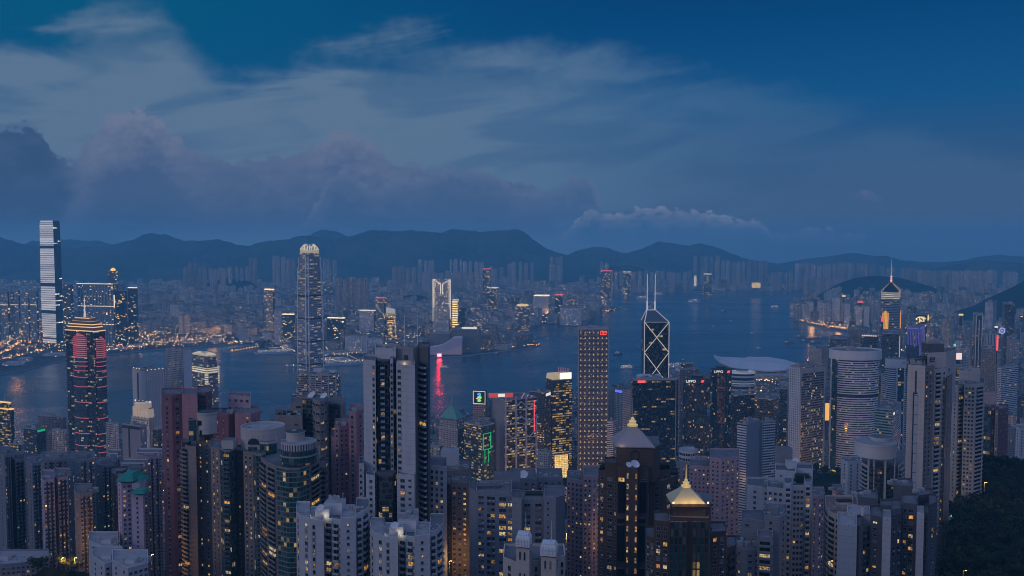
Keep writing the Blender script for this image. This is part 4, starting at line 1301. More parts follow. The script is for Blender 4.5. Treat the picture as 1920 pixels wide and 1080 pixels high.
# ---- grid-lit tower
D = 1437
f_ck = fmat('steel_grid', (.17, .145, .14), (.05, .045, .045), cw=2.25, ch=2.28, ww=.8, wh=.55, lit=.09, run=1, s=.5, la=(1, .55, .25), lb=(1, .75, .5))
b = office('grid_lit_tower', 'tall square tower studded with a grid of warm lamps under a red rooftop emblem', 1082, 1085, 1140.5, 618, D, 88.5, (f_ck, f_ck), par=3.5, wallm=M_STEEL, plant=3, cat='skyscraper')
m = MB(); m2 = MB()
mm = []
for r_ in range(27):
    for k in range(7):
        z = gz(623.5 + r_ * 10.25, D); f = .075 + k * .145
        mm.append((f, z))
me0 = None
E_CK = emat('grid_lamp', (1, .66, .38), .5)
rest = MB()
for i, (f, z) in enumerate(mm):
    p = edge_pt(b, 0, f, z, .35)
    if i < 98:
        if me0 is None:
            q = MB(); q.box(*p[:2], z - 1.2, 1.0, .5, 2.6, face_rot(b, 0))
            q.box(*p[:2], z - 1.3, 2.6, .45, .8, face_rot(b, 0))
            me0 = q.build('facade_lamp', E_CK, b.root, p); base = p
            me0.location = (p[0] - b.root.location[0], p[1] - b.root.location[1], z - b.root.location[2])
        else:
            o = me0.copy(); col.objects.link(o)
            o.location = (p[0] - b.root.location[0], p[1] - b.root.location[1], z - b.root.location[2])
    else:
        rest.box(*p[:2], z - 1.2, 1.0, .5, 2.6, face_rot(b, 0)); rest.box(*p[:2], z - 1.3, 2.6, .45, .8, face_rot(b, 0))
rest.build('facade_lamps', E_CK, b.root)['kind'] = 'stuff'
m = MB()
for f in (0.0, 1.0):
    p = edge_pt(b, 0, f, 0, .3); m.box(p[0], p[1], 4, 1.0, 1.0, b.zt, face_rot(b, 0))
m.build('corner_fin', M_STEEL, b.root)
E_SR = emat('red_sign', (1, .06, .05), 1.3)
m = MB()
zz0, zz1 = gz(628, D), gz(620.5, D)
for f0, f1, a, e in ((.73, .81, 0, .22), (.73, .81, .78, 1), (.73, .75, .2, .8), (.79, .81, .55, .8), (.83, .94, .0, .2), (.83, .94, .42, .6), (.83, .94, .8, 1), (.83, .85, .2, .8), (.92, .94, .55, .85)):
    plate(m, b, 0, f0, f1, zz0 + (zz1 - zz0) * a, zz0 + (zz1 - zz0) * e, .9)
m.build('roof_emblem', E_SR, b.root)

# ---- spired gold-banded tower on the right
D = 2405
b = T(); b.D = D; b.zt = gz(562, D)
b.P = foot(1650, 1688, 1698, D, b.zt, 26)
occupy(b.P); c = cen(b.P)
b.root = root('spired_tower', (c[0], c[1], 4), 'tower with gold-lit window bays, pyramid top and tall banded spire', 'skyscraper')
f_cp = fmat('blue_bands', (.20, .22, .26), (.03, .04, .05), cw=3, ch=4.6, ww=1, wh=.5, lit=.12, run=2, s=1.2, **GOLD)
m = MB(); m.prism(b.P, 4, b.zt, 0, 1); m.build('walls', [f_cp, M_ROOF], b.root)
E_GOLD = emat('gold_light', (1, .46, .05), .95)
for i, f0, f1, y0, y1 in ((3, .14, .46, 618, 583), (0, .25, .75, 618, 584)):
    m = MB()
    nn = 5 if i == 3 else 3
    for k in range(nn):
        a = f0 + (f1 - f0) * k / nn
        e = a + (f1 - f0) / nn * .72
        dy = 5 * abs(k - (nn - 1) / 2) / (nn / 2)
        plate(m, b, i, a, e, gz(y0, D), gz(y1 + dy, D), .9)
    m.build('gold_bay', E_GOLD, b.root)
m = MB(); plate(m, b, 0, .12, .36, gz(700, D), gz(632, D), .9); m.build('gold_strip', E_GOLD, b.root)
m = MB()
P = b.P
m.prism(scl(P, .90, c), b.zt, gz(548, D), 0, 1, poly2=scl(P, .80, c))
m.prism(scl(P, .78, c), gz(548, D), gz(531, D), 1, 1, poly2=scl(P, .12, c))
m.build('pyramid_roof', [fmat('lit_attic', (.2, .2, .2), cw=20, ch=5, ww=1, wh=.5, lit=1, la=(.9, .85, .6), lb=(1, .9, .6), s=.5), pmat('teal_roof', (.015, .030, .030), .9, spec=.05)], b.root)
m = MB()
for q in scl(P, .86, c):
    m.bar((*q, gz(562, D)), (*q, gz(545, D)), .9, 0, 4)
    e = (c[0] + (q[0] - c[0]) * .14, c[1] + (q[1] - c[1]) * .14)
    m.bar((*q, gz(545, D)), (*e, gz(532, D)), .8, 0, 4)
m.build('roof_rib', emat('rib_light', (1, .55, .3), .42), b.root)
m = MB()
m.bar((*c, gz(533, D)), (*c, gz(519, D)), 2.2, 0, 8, 1.6); m.bar((*c, gz(519, D)), (*c, gz(487, D)), 1.0, 0, 6, .4)
m.build('spire', pmat('spire', (.6, .6, .62), .4, emis=(1, .85, .8), es=.2), b.root)
for k, py in enumerate((530.5, 527, 523.5, 520)):
    m = MB(); m.lathe(c[0], c[1], [(2.4, gz(py + .9, D)), (4.2 - k * .5, gz(py, D)), (2.2, gz(py - .9, D))], 10)
    m.build('light_ring', emat('ring_light', (1, .4, .25) if k % 2 == 0 else (1, .85, .8), 1.1), b.root)

# ---------------------------------------------------------------- offices of the harbour front and the town below
f_navy = fmat('navy_grid', (.05, .055, .065), (.015, .02, .026), cw=2.6, ch=3.7, ww=.7, wh=.55, lit=.22, run=2, s=.9, **GOLD)
f_mauve = fmat('mauve_grid', (.28, .20, .20), cw=2.8, ch=3.4, ww=.6, wh=.5, lit=.08, s=.8)
f_rib = fmat('vertical_ribs', (.40, .40, .41), cw=3.0, ch=60, ww=.45, wh=1.0, lit=0, s=0)
f_dots = fmat('dotted_white', (.55, .55, .55), (.02, .022, .026), cw=3.1, ch=3.1, ww=.55, wh=.55, lit=.02, s=.6)
f_rows = fmat('office_rows', (.17, .18, .20), (.016, .018, .022), cw=2.6, ch=3.7, ww=.94, wh=.56, lit=.20, run=1, s=.85, la=(1, .66, .22), lb=(1, .82, .42))
f_strip = fmat('striped_hotel', (.55, .55, .56), (.03, .03, .035), cw=40, ch=3.1, ww=1, wh=.48, lit=0, s=0)
f_strip2 = fmat('banded_hotel', (.50, .50, .51), (.03, .032, .04), cw=2.8, ch=3.2, ww=.92, wh=.55, lit=.06, s=.8)
f_bronze = fmat('bronze_bands', (.30, .26, .25), (.03, .03, .032), cw=2.6, ch=3.9, ww=1, wh=.52, lit=.22, run=2, s=.75, la=(1, .6, .28), lb=(1, .75, .5))
f_facet = fmat('facet_glass', (.03, .035, .042), (.018, .024, .032), cw=2.2, ch=3.7, ww=.9, wh=.85, lit=.07, run=2, s=.9, gr=.08, la=(1, .5, .15), lb=(1, .7, .35))
f_purple = fmat('purple_lines', (.07, .07, .11), (.03, .03, .05), cw=3.4, ch=4.0, ww=.6, wh=.5, lit=.10, s=.9)
f_green = fmat('green_glass', (.30, .34, .33), (.01, .07, .055), cw=2.8, ch=3.8, ww=1, wh=.55, lit=.10, run=1, s=.7)
f_beige = fmat('beige_flats', (.34, .31, .28), cw=2.8, ch=3.2, ww=.5, wh=.5, lit=.10, s=.9)

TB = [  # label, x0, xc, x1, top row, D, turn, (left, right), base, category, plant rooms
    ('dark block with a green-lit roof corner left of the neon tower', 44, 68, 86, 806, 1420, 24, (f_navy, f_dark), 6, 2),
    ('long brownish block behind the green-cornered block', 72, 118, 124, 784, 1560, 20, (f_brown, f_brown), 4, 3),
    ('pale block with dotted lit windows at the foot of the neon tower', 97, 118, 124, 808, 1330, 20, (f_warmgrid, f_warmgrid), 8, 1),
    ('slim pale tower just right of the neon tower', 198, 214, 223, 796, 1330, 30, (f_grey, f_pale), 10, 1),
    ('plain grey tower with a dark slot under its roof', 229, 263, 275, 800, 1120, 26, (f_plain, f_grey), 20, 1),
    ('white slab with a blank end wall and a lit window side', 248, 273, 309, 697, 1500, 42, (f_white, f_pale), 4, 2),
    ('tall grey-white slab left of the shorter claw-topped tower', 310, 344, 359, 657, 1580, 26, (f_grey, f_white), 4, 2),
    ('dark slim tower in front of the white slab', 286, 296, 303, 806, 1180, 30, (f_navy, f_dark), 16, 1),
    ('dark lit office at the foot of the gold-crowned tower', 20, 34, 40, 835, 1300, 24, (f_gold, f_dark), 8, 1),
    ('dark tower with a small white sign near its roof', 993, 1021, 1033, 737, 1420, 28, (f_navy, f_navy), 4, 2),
    ('white tower covered in a grid of round dark windows', 1152, 1168, 1188, 732, 1480, 45, (f_dots, f_dots), 4, 2),
    ('plain grey slab left of the round-windowed tower', 1139, 1151, 1154, 730, 1520, 20, (f_plain, f_plain), 4, 1),
    ('white banded low block beside the grid-lit tower', 1138, 1150, 1156, 792, 1380, 30, (f_strip, f_strip2), 8, 1),
    ('maroon-roofed office behind the black tower', 1267, 1275, 1311, 694, 1690, 70, (f_mauve, f_brown), 4, 2),
    ('dark flat-roofed block behind the maroon office', 1277, 1299, 1302, 683, 1900, 20, (f_dark, f_dark), 4, 0),
    ('dark glass block below the curved white roof building', 1370, 1375, 1415, 742, 1540, 75, (f_dark, f_dark2), 6, 2),
    ('dark low glass block right of the faceted towers', 1415, 1450, 1463, 750, 1520, 30, (f_dark, f_navy), 8, 2),
    ('dark slim slab left of the row-lit office', 1462, 1476, 1481, 730, 1420, 20, (f_dark, f_brown), 10, 1),
    ('white slab hotel with dark stripes, left of its pair', 1382, 1400, 1424, 797, 1010, 40, (f_strip, f_plain), 40, 3),
    ('white slab hotel with dark stripes, right of its pair', 1424, 1430, 1454, 793, 1040, 70, (f_plain, f_strip2), 40, 3),
    ('low green-glazed office with small letters on its wall', 1641, 1673, 1690, 770, 1150, 34, (f_green, f_strip2), 40, 2),
    ('white-banded slab between the oval towers', 1654, 1662, 1667, 706, 1500, 20, (f_strip2, f_plain), 20, 1),
    ('lit white block near the waterfront hall', 1517, 1541, 1561, 655, 2350, 30, (f_warmgrid, f_warmgrid), 4, 1),
    ('dark block with a lit roof corner behind the oval tower', 1553, 1586, 1601, 636, 2260, 28, (f_navy, f_brown), 4, 2),
    ('brown office standing on the water side behind the oval tower', 1590, 1616, 1623, 618, 2500, 20, (f_brown, f_navy), 4, 2),
    ('dark glass office with a row of roof lamps', 1614, 1646, 1653, 632, 2120, 22, (f_dark, f_dark), 4, 2),
    ('dark office block at the foot of the spired tower', 1653, 1686, 1698, 627, 2060, 24, (f_dark, f_dark), 4, 2),
    ('office drawn with glowing purple vertical lines', 1700, 1724, 1738, 614, 2210, 34, (f_purple, f_purple), 4, 1),
    ('black tower with two square yellow clock-like signs', 1717, 1738, 1748, 591, 2620, 30, (f_fardrk, f_fardrk), 4, 0),
    ('white pillared block under a round rooftop sign', 1848, 1872, 1886, 627, 1950, 26, (f_rib, f_pale), 4, 1),
    ('dark tower edged by two white vertical fins', 1830, 1843, 1849, 592, 2030, 24, (f_dark, f_dark), 4, 1),
    ('tall pale slab of flats below the dark hill', 1847, 1862, 1878, 568, 2560, 36, (f_pale, f_grey), 4, 1),
    ('dark tower with a gold line down its edge', 1884, 1903, 1912, 571, 2350, 26, (f_navy, f_dark), 4, 1),
    ('white banded office near the right edge', 1870, 1878, 1909, 690, 1620, 62, (f_strip2, f_pale2), 20, 2),
    ('orange-lit stepped tower among signs', 1767, 1777, 1784, 600, 2420, 30, (f_warmgrid, f_gold), 4, 1),
    ('pale tower left of the white-finned tower', 1790, 1806, 1815, 640, 2050, 30, (f_pale, f_grey), 4, 1),
    ('grey tower under the bright white sign', 1800, 1820, 1830, 655, 1850, 30, (f_grey, f_brown), 6, 1),
    ('brown flats behind the tall cream tower', 1842, 1868, 1876, 655, 1700, 26, (f_brown, f_grey), 10, 1),
    ('dull grey flats at the right behind the maroon tower', 1894, 1912, 1925, 640, 1800, 26, (f_grey, f_beige), 10, 1),
    ('pale flats with a dark side right of the clock-signed tower', 1745, 1758, 1766, 640, 2150, 30, (f_pale, f_brown), 4, 1),
    ('low yellow-lit hall behind the cream tower', 1792, 1811, 1817, 690, 1500, 20, (f_gold, f_gold), 30, 0),
    ('small brown block beside the sign-topped tower', 1007, 1028, 1036, 851, 1180, 28, (f_beige, f_warmgrid), 20, 1),
    ('cream colonial block floodlit from below', 1006, 1028, 1035, 850, 1150, 26, (f_beige, f_beige), 20, 1),
    ('warm brown flats at the foot of the green-roofed block', 806, 824, 830, 838, 1000, 26, (f_warmgrid, f_brown), 30, 1),
    ('grey flats left behind the maroon tower', 275, 292, 302, 848, 900, 30, (f_grey, f_beige), 50, 1),
]
BT = {}
for lb, x0, xc, x1, yt, D, th, ms, zb, pl in TB:
    if lb.startswith('small brown block'): continue
    BT[lb] = office('office_tower' if D < 2000 else 'city_tower', lb, x0, xc, x1, yt, D, th, ms, zb, plant=pl, cat='building')
def bt(s): return next(v for k, v in BT.items() if s in k)
E_GRN = emat('green_neon', (.02, 1, .3), .42)
E_BLUE = emat('blue_neon', (.15, .2, 1), 1.0)
E_PUR = emat('purple_neon', (.28, .22, 1), .38)
E_WSIGN = emat('white_sign', (1, .95, .88), .9)
E_YEL = emat('yellow_sign', (1, .70, .25), 1.1)
def strip(b, i, f0, f1, y0, y1, mat, name='neon_strip', out=.6, par=None):
    m = MB(); plate(m, b, i, f0, f1, gz(y0, b.D), gz(y1, b.D), out); return m.build(name, mat, par or b.root)
b = bt('green-lit roof corner'); strip(b, 0, .1, .9, 811, 807, E_GRN, 'green_light')
b = bt('dark slot'); strip(b, 3, .35, .42, 860, 806, M_DARK, 'window_slot'); strip(b, 3, 0, 1, 806, 801, M_DARK, 'dark_slot')
b = bt('blank end wall'); strip(b, 3, .38, .46, 760, 702, M_DARK, 'window_slot')
m = MB()
for k in range(8):
    p = edge_pt(b, 0 if k > 2 else 3, (k % 5) / 5 + .1, b.zt + 1.8, -.5); m.box(p[0], p[1], p[2], 1.2, 1.2, 1.2)
m.build('roof_lamps', M_WARM2, b.root)['kind'] = 'stuff'
b = bt('small white sign near'); strip(b, 0, .2, .9, 744, 739, E_WSIGN, 'wall_sign')
b = bt('round dark windows'); strip(b, 3, .1, .9, 737, 732.5, E_BLUE, 'roof_sign')
b = bt('purple vertical')
for i, n in ((3, 8), (0, 5)):
    for k in range(n):
        f = (k + .4) / n
        strip(b, i, f, f + .035, 648 if i == 3 else 668, 616, E_PUR, 'neon_line')
strip(b, 3, .05, .95, 617.5, 615, E_PUR, 'neon_line'); strip(b, 0, .05, .95, 617.5, 615, E_PUR, 'neon_line')
b = bt('clock-like'); 
o = strip(b, 3, .30, .80, 603.5, 594, E_YEL, 'square_sign')
m = MB(); m.bar(edge_pt(b, 3, .42, gz(597, b.D), 1.0), edge_pt(b, 3, .68, gz(601.5, b.D), 1.0), 1.9); m.build('diagonal_mark', M_DARK, o)
strip(b, 0, .3, .8, 603, 593, E_YEL, 'square_sign')
b = bt('white vertical fins'); strip(b, 3, 0, .12, 690, 592, M_WHITE, 'edge_fin', .8); strip(b, 3, .88, 1, 690, 592, M_WHITE, 'edge_fin', .8); strip(b, 3, .44, .56, 690, 600, M_WHITE, 'edge_fin', .5)
b = bt('gold line'); strip(b, 0, .2, .3, 640, 571, emat('gold_line', (1, .65, .2), .7), 'light_strip')
b = bt('round rooftop sign')
c = cen(b.P)
m = MB(); 
for k in range(12):
    a0, a1 = k / 12 * 6.283, (k + 1) / 12 * 6.283
    zc_ = gz(620, b.D)
    m.bar((c[0] + 6 * math.cos(a0), b.D, zc_ + 6 * math.sin(a0)), (c[0] + 6 * math.cos(a1), b.D, zc_ + 6 * math.sin(a1)), 1.1)
m.box(c[0], b.D, zc_ - 1.5, 4, 1.5, 3)
m.bar((c[0], b.D + .5, b.zt), (c[0], b.D + .5, zc_ - 6), .8)
m.build('round_sign', emat('blue_white', (.45, .5, 1), 1.0), b.root)
strip(b, 0, .45, .6, 650, 628, M_RED, 'red_sign')
b = bt('small letters'); text('lettering', 'RER', 4.2, edge_pt(b, 0, .12, gz(780, b.D), .4), face_rot(b, 0), E_WSIGN, b.root)
b = bt('row of roof lamps')
for k in range(7):
    m = MB(); p = edge_pt(b, 3, .1 + k * .13, b.zt + 1.5, -1); m.box(p[0], p[1], p[2], 1.6, 1.6, 1.8); m.build('roof_lamp', M_WARM, b.root)
b = bt('maroon-roofed'); strip(b, 3, 0, 1, 697, 692, M_WHITE, 'roof_band')
# scattered signs on the right bank
for (px, py, D, w_, h_, mt, lb) in [(1797, 668, 1840, 15, 14, emat('bright_board', (1, .72, .66), 1.1), 'large glowing pinkish white billboard among the right bank towers'), (1790, 655, 2020, 5, 26, emat('teal_tube', (.3, .9, 1), .8), 'thin upright cyan neon sign left of the billboard'),
                                    (1870, 643, 1900, 4, 34, M_RED, 'upright red neon sign beside the pillared block'), (1802, 590, 2600, 14, 5, E_YEL, 'small yellow roof sign near the spired tower'), (1655, 600, 2390, 8, 10, M_RED, 'small red screen left of the gold window bays'),
                                    (1613, 566, 4240, 26, 9, M_RED, 'red neon letters on the roof of a dark tower across the loop'), (1582, 555, 4410, 18, 9, E_YEL, 'yellow lamp sign on a roof along the shore loop'), (1551, 772, 1290, 6, 26, emat('orange_sign', (1, .5, .1), 1.0), 'upright orange sign between the row-lit office and oval tower'),
                                    (1786, 700, 1700, 8, 10, emat('white_board', (1, .9, .8), .8), 'small white screen at street level among the right bank towers'), (1868, 613, 2400, 9, 5, E_WSIGN, 'small white roof sign below the dark hill')]:
    z = gz(py, D); x = gx(px, D, z)
    rt = root('neon_sign', (x, D, z - h_ / 2 - 30), lb, 'sign')
    m = MB(); m.box(x, D, z - h_ / 2, w_, 1.2, h_, .1); m.build('sign_panel', mt, rt)
    m = MB(); m.box(x, D + 1.4, z - h_ / 2 - 30, w_ * .6, 1.0, h_ + 30, .1); m.build('sign_frame', M_DARK, rt)
# tower under the red letters
b = office('city_tower', 'dark tower under red neon letters on the shore loop', 1605, 1620, 1623, 570, 4250, 14, (f_fardrk, f_fardrk), cat='building')
for (x0, xc, x1, yt, D, lb) in [(1512, 1525, 1531, 567, 4480, 'first'), (1533, 1544, 1550, 566, 4460, 'second'), (1551, 1558, 1560, 570, 4440, 'third'), (1561, 1575, 1584, 558, 4420, 'fourth'), (1584, 1594, 1599, 570, 4300, 'fifth'), (1606, 1617, 1620, 576, 4200, 'sixth'), (1621, 1630, 1636, 575, 4150, 'seventh')]:
    office('flats_tower', f'pale block of flats along the shore loop, {lb} from the tip', x0, xc, x1, yt, D, 20, (f_farpale, f_farpale), cat='apartment tower', plant=1)

# ---- gold crowned office at the left edge
b = office('gold_crowned_office', 'gold-lit office with a stepped glowing crown at the left edge', -8, 20, 26, 769, 1500, 22, (f_gold, f_dark), plant=0, cat='office tower')
c = cen(b.P)
m = MB()
m.prism(scl(b.P, 1.03, c), b.zt, b.zt + 2.2, 0, 0); m.build('crown_light', emat('crown_gold', (1, .55, .16), 1.1), b.root)
m = MB(); m.prism(scl(b.P, .72, c), b.zt + 2.2, gz(756, b.D), 0, 0); m.build('crown', f_gold, b.root)
m = MB(); m.prism(scl(b.P, .74, c), gz(757, b.D), gz(755, b.D), 0, 0); m.build('crown_light', emat('crown_gold2', (1, .6, .2), 1.0), b.root)
m = MB(); m.bar((*c, gz(756, b.D)), (*c, gz(741, b.D)), .5); m.build('mast', M_STEEL, b.root)
# ---- cream stepped art deco block
b = office('stepped_block', 'cream stepped block with floodlit round crown between grey tower and white slab', 246, 280, 292, 786, 1290, 30, (fmat('cream_piers', (.46, .42, .38), cw=4.2, ch=3.6, ww=.5, wh=.6, lit=.25, s=.9), f_beige), plant=0, cat='building')
c = cen(b.P)
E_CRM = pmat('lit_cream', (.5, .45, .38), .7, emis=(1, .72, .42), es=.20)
m = MB()
m.prism(scl(b.P, .86, c), b.zt, gz(768, b.D), 0, 1)
for k in range(5):
    p = edge_pt(b, 3, .12 + k * .19, 0, -1.0); m.box(p[0], p[1], b.zt, 2.2, 2.2, gz(766, b.D) - b.zt, face_rot(b, 3), 0)
m.build('upper_storeys', [E_CRM, M_ROOF], b.root)
m = MB(); m.lathe(c[0], c[1], [(12, gz(768, b.D)), (12, gz(758, b.D)), (10, gz(755, b.D))], 16, 0, 1); m.build('crown', [E_CRM, M_ROOF], b.root)
for k in range(5):
    m = MB(); p = edge_pt(b, 3, .1 + k * .2, gz(757, b.D), -5); m.box(p[0], p[1], p[2], 1.6, 1.6, 2.0); m.build('flood_lamp', M_PALE, b.root)
# ---- bronze rounded towers in front of the claw-topped one
def rounded(name, label, pxc, half, yt, D, mat, zb=4, aspect=1.0, rot=0.0, cat='office tower', n=32, roofh=4):
    b = T(); b.D = D; b.zt = gz(yt, D); b.zb = zb
    a = half / FPX * D
    x = kx(pxc, D, b.zt) * (D + a * aspect) 
    y = D + a * aspect
    b.P = ell(x, y, a, a * aspect, rot, n); b.c = (x, y); b.a = a
    occupy(b.P)
    b.root = root(name, (x, y, zb), label, cat)
    m = MB(); m.prism(b.P, zb, b.zt, 0, 1); m.build('walls', [mat, M_ROOF], b.root)
    if roofh:
        m = MB(); parapet(m, b.P, b.zt, 1.5, .8); m.build('parapet', M_CONC, b.root)
        m = MB(); m.prism(scl(b.P, .5), b.zt, b.zt + roofh, 0, 1); m.build('plant_room', [M_CONC, M_ROOF], b.root)
    return b
b = rounded('bronze_tower', 'round-ended bronze banded tower at the foot of the tallest claw-topped tower, left twin', 570, 15, 702, 1560, f_bronze, aspect=.9)
b = rounded('bronze_tower', 'wide bronze banded tower in front of the tallest claw-topped tower, right twin', 608, 31, 704, 1510, f_bronze, aspect=.7)
for k in range(5):
    m = MB(); x = b.c[0] + (-.8 + k * .4) * b.a; y = b.c[1] - b.a * .7 * math.sqrt(1 - (-.8 + k * .4) ** 2) - .3
    m.box(x, y, 4, 1.6, 1.6, b.zt - 3); m.build('facade_rib', M_CONC, b.root)
m = MB(); m.box(b.c[0] - 12, b.c[1], b.zt + 4, 14, 12, 7, .2, 0, 1); m.box(b.c[0] + 14, b.c[1], b.zt + 2, 10, 9, 6, .2, 0, 1); m.build('plant_room', [M_WHITE, M_ROOF], b.root)
# ---- green hipped roof block
b = office('green_roofed_tower', 'grey tower with a green hipped roof and thin spire beside the white tower', 822, 858, 873, 806, 1390, 30, (f_grey, f_navy), plant=0)
c = cen(b.P)
M_COP = pmat('green_copper', (.10, .26, .22), .6, noise=.2, nscale=.3)
m = MB(); m.prism(scl(b.P, .92, c), b.zt, gz(789, b.D), 0, 1); m.build('upper_storeys', [f_grey, M_ROOF], b.root)
m = MB(); z0, z1 = gz(788, b.D), gz(765, b.D)
m.prism(scl(b.P, .96, c), z0, z0 + 1.5, 0, 0); m.prism(scl(b.P, .90, c), z0 + 1.5, z1, 0, 0, poly2=scl(b.P, .20, c)); m.prism(scl(b.P, .2, c), z1, z1 + 3, 0, 0); m.build('hipped_roof', M_COP, b.root)
m = MB(); m.bar((*c, z1 + 3), (*c, gz(746, b.D)), .5, 0, 6, .2); m.build('spire', M_STEEL, b.root)
# ---- lit office with green neon outline
b = office('neon_outlined_office', 'lit glass office with a green neon outline down its corner', 870, 904, 927, 800, 1250, 42, (fmat('lit_rows', (.05, .055, .06), (.02, .03, .035), cw=2.6, ch=3.8, ww=.95, wh=.55, lit=.5, run=2, s=.9, la=(1, .62, .2), lb=(1, .85, .5)), f_teal), plant=2)
m = MB()
for f0, f1, y0, y1 in ((.05, .1, 845, 814), (.65, .7, 845, 814), (.05, .7, 815.2, 814), (.05, .7, 845, 843.8), (.18, .22, 870, 845), (.48, .52, 870, 845)):
    plate(m, b, 0, f0, f1, gz(y0, b.D), gz(y1, b.D), .8)
m.build('neon_outline', E_GRN, b.root)
# ---- sign topped bank tower with the woven ribbon emblem
b = office('ribbon_sign_tower', 'slim stepped tower carrying a dark sign box with a blue and green ribbon emblem', 887, 910, 914, 760, 1330, 16, (f_mauve, f_grey), plant=0)
c = cen(b.P)
lw = office('tower_base', 'x', 896, 917, 921, 787, 1318, 16, (f_mauve, f_grey), plant=0)
for ch in list(lw.root.children): ch.parent = b.root; ch.location = lw.root.location - b.root.location; ch.name = 'lower_' + ch.name
bpy.data.objects.remove(lw.root)
zs0, zs1 = gz(758, b.D), gz(734, b.D)
m = MB(); m.prism(scl(b.P, .9, c), b.zt, zs1, 0, 0); sb = m.build('sign_box', pmat('sign_brown', (.05, .04, .035), .5), b.root)
m = MB()
for f in (.02, .98):
    plate(m, b, 3, f - .015, f + .015, zs0, zs1, .4)
plate(m, b, 3, .02, .98, zs1 - .7, zs1, .4); plate(m, b, 3, .02, .98, zs0, zs0 + .7, .4)
m.build('sign_edge', E_WSIGN, sb)
def ribbon(pts, mat):
    m = MB()
    Q = [edge_pt(b, 3, f, zs0 + (zs1 - zs0) * g, .9) for f, g in pts]
    for a_, e_ in zip(Q, Q[1:]): m.bar(a_, e_, 1.15, 0, 6)
    m.build('emblem_ribbon', mat, sb)
ribbon([(.38, .74), (.58, .84), (.62, .72), (.40, .54), (.42, .44)], emat('ribbon_blue', (.1, .5, 1), 1.0))
ribbon([(.62, .62), (.66, .48), (.44, .30), (.44, .20), (.66, .28)], emat('ribbon_green', (.3, .9, .2), 1.0))
ribbon([(.32, .40), (.56, .58)], emat('ribbon_yellow', (1, .8, .3), 1.0))
# ---- braced bank with exposed trusses
b = office('trussed_bank', 'grey bank hung between masts and trusses with pink lamps and a red roof sign', 918, 946, 1006, 752, 1300, 62, (f_plain, f_gold), plant=2, cat='office tower')
M_TR = pmat('truss_grey', (.36, .38, .42), .5)
for k, y0 in enumerate((770, 797, 824, 851)):
    m = MB()
    for f0, f1 in ((0, .25), (.5, .25), (.5, .75), (1, .75)):
        m.bar(edge_pt(b, 0, f0, gz(y0 - 14, b.D), 1.5), edge_pt(b, 0, f1, gz(y0, b.D), 1.5), 1.0, 0, 6)
    m.bar(edge_pt(b, 0, 0, gz(y0, b.D), 1.5), edge_pt(b, 0, 1, gz(y0, b.D), 1.5), .7, 0, 6)
    m.build('truss', M_TR, b.root)
for f in (.02, .34, .66, .98):
    m = MB()
    for df in (-.012, .012): m.bar(edge_pt(b, 0, f + df, 4, 1.6), edge_pt(b, 0, f + df, b.zt + (6 if f < .9 else -25), 1.6), .8, 0, 6)
    for q in range(14): m.bar(edge_pt(b, 0, f - .012, b.zt - 4 - q * 7, 1.6), edge_pt(b, 0, f + .012, b.zt - 4 - q * 7, 1.6), .4, 0, 4)
    m.build('mast_ladder', M_TR, b.root)
strip(b, 0, .90, .925, 815, 756, emat('red_tube', (1, .08, .12), 1.2), 'red_light', 2)
for (a, e) in (((.50, 778), (.82, 746)), ((.62, 778), (.95, 748)), ((.40, 772), (.70, 742))):
    m = MB(); m.bar(edge_pt(b, 0, a[0], gz(a[1], b.D), -8), edge_pt(b, 0, e[0], gz(e[1], b.D), -8), .9); m.build('roof_strut', pmat('pink_strut', (.5, .3, .36), .6, emis=(1, .3, .5), es=.25), b.root)
m = MB()
zq0, zq1 = gz(747, b.D), gz(739, b.D)
x0_, x1_ = gx(916, b.D, zq0), gx(962, b.D, zq0)
m.box((x0_ + x1_) / 2, b.D + 9, zq0, x1_ - x0_, 1.5, zq1 - zq0, .1); sg_ = m.build('roof_sign', emat('sign_red', (1, .12, .10), .5), b.root)
m = MB(); m.box((x0_ + x1_) / 2 + 1, b.D + 7.9, zq0 + 1, (x1_ - x0_) * .28, .8, zq1 - zq0 - 2, .1); m.build('white_patch', E_WSIGN, sg_)
m = MB(); 
for xx in (x0_ + 3, x1_ - 3): m.bar((xx, b.D + 10, b.zt), (xx, b.D + 10, zq0 + 1), .8)
m.build('sign_leg', M_TR, b.root)
# ---- lit crown tower
b = office('lit_crown_tower', 'gold row-lit tower with a slanted glowing crown and roof fins', 1023, 1036, 1072, 714, 1450, 66, (f_dark, f_gold), plant=0)
c = cen(b.P)
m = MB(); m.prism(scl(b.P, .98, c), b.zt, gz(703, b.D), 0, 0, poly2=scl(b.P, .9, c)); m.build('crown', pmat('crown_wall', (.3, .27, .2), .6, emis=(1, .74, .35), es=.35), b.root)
m = MB(); plate(m, b, 0, .38, .97, gz(712, b.D), gz(700.5, b.D), 1.0); m.build('screen', emat('roof_screen', (1, .88, .62), 1.8), b.root)
for k in range(7):
    m = MB(); p = edge_pt(b, 0, .35 + k * .09, gz(703, b.D), -3); m.bar(p, (p[0], p[1], gz(689 + k * .7, b.D)), .45); m.build('roof_fin', pmat('pink_fin', (.4, .2, .25), .6, emis=(1, .3, .4), es=.2), b.root)
b2 = office('lit_foyer', 'glowing gold glass foyer at the foot of the slanted-crown tower', 1037, 1040, 1065, 854, 1430, 70, (f_gold, fmat('foyer', (.2, .15, .05), cw=3, ch=3, ww=.9, wh=.85, lit=.97, s=1.2, **GOLD)), plant=0, cat='building')
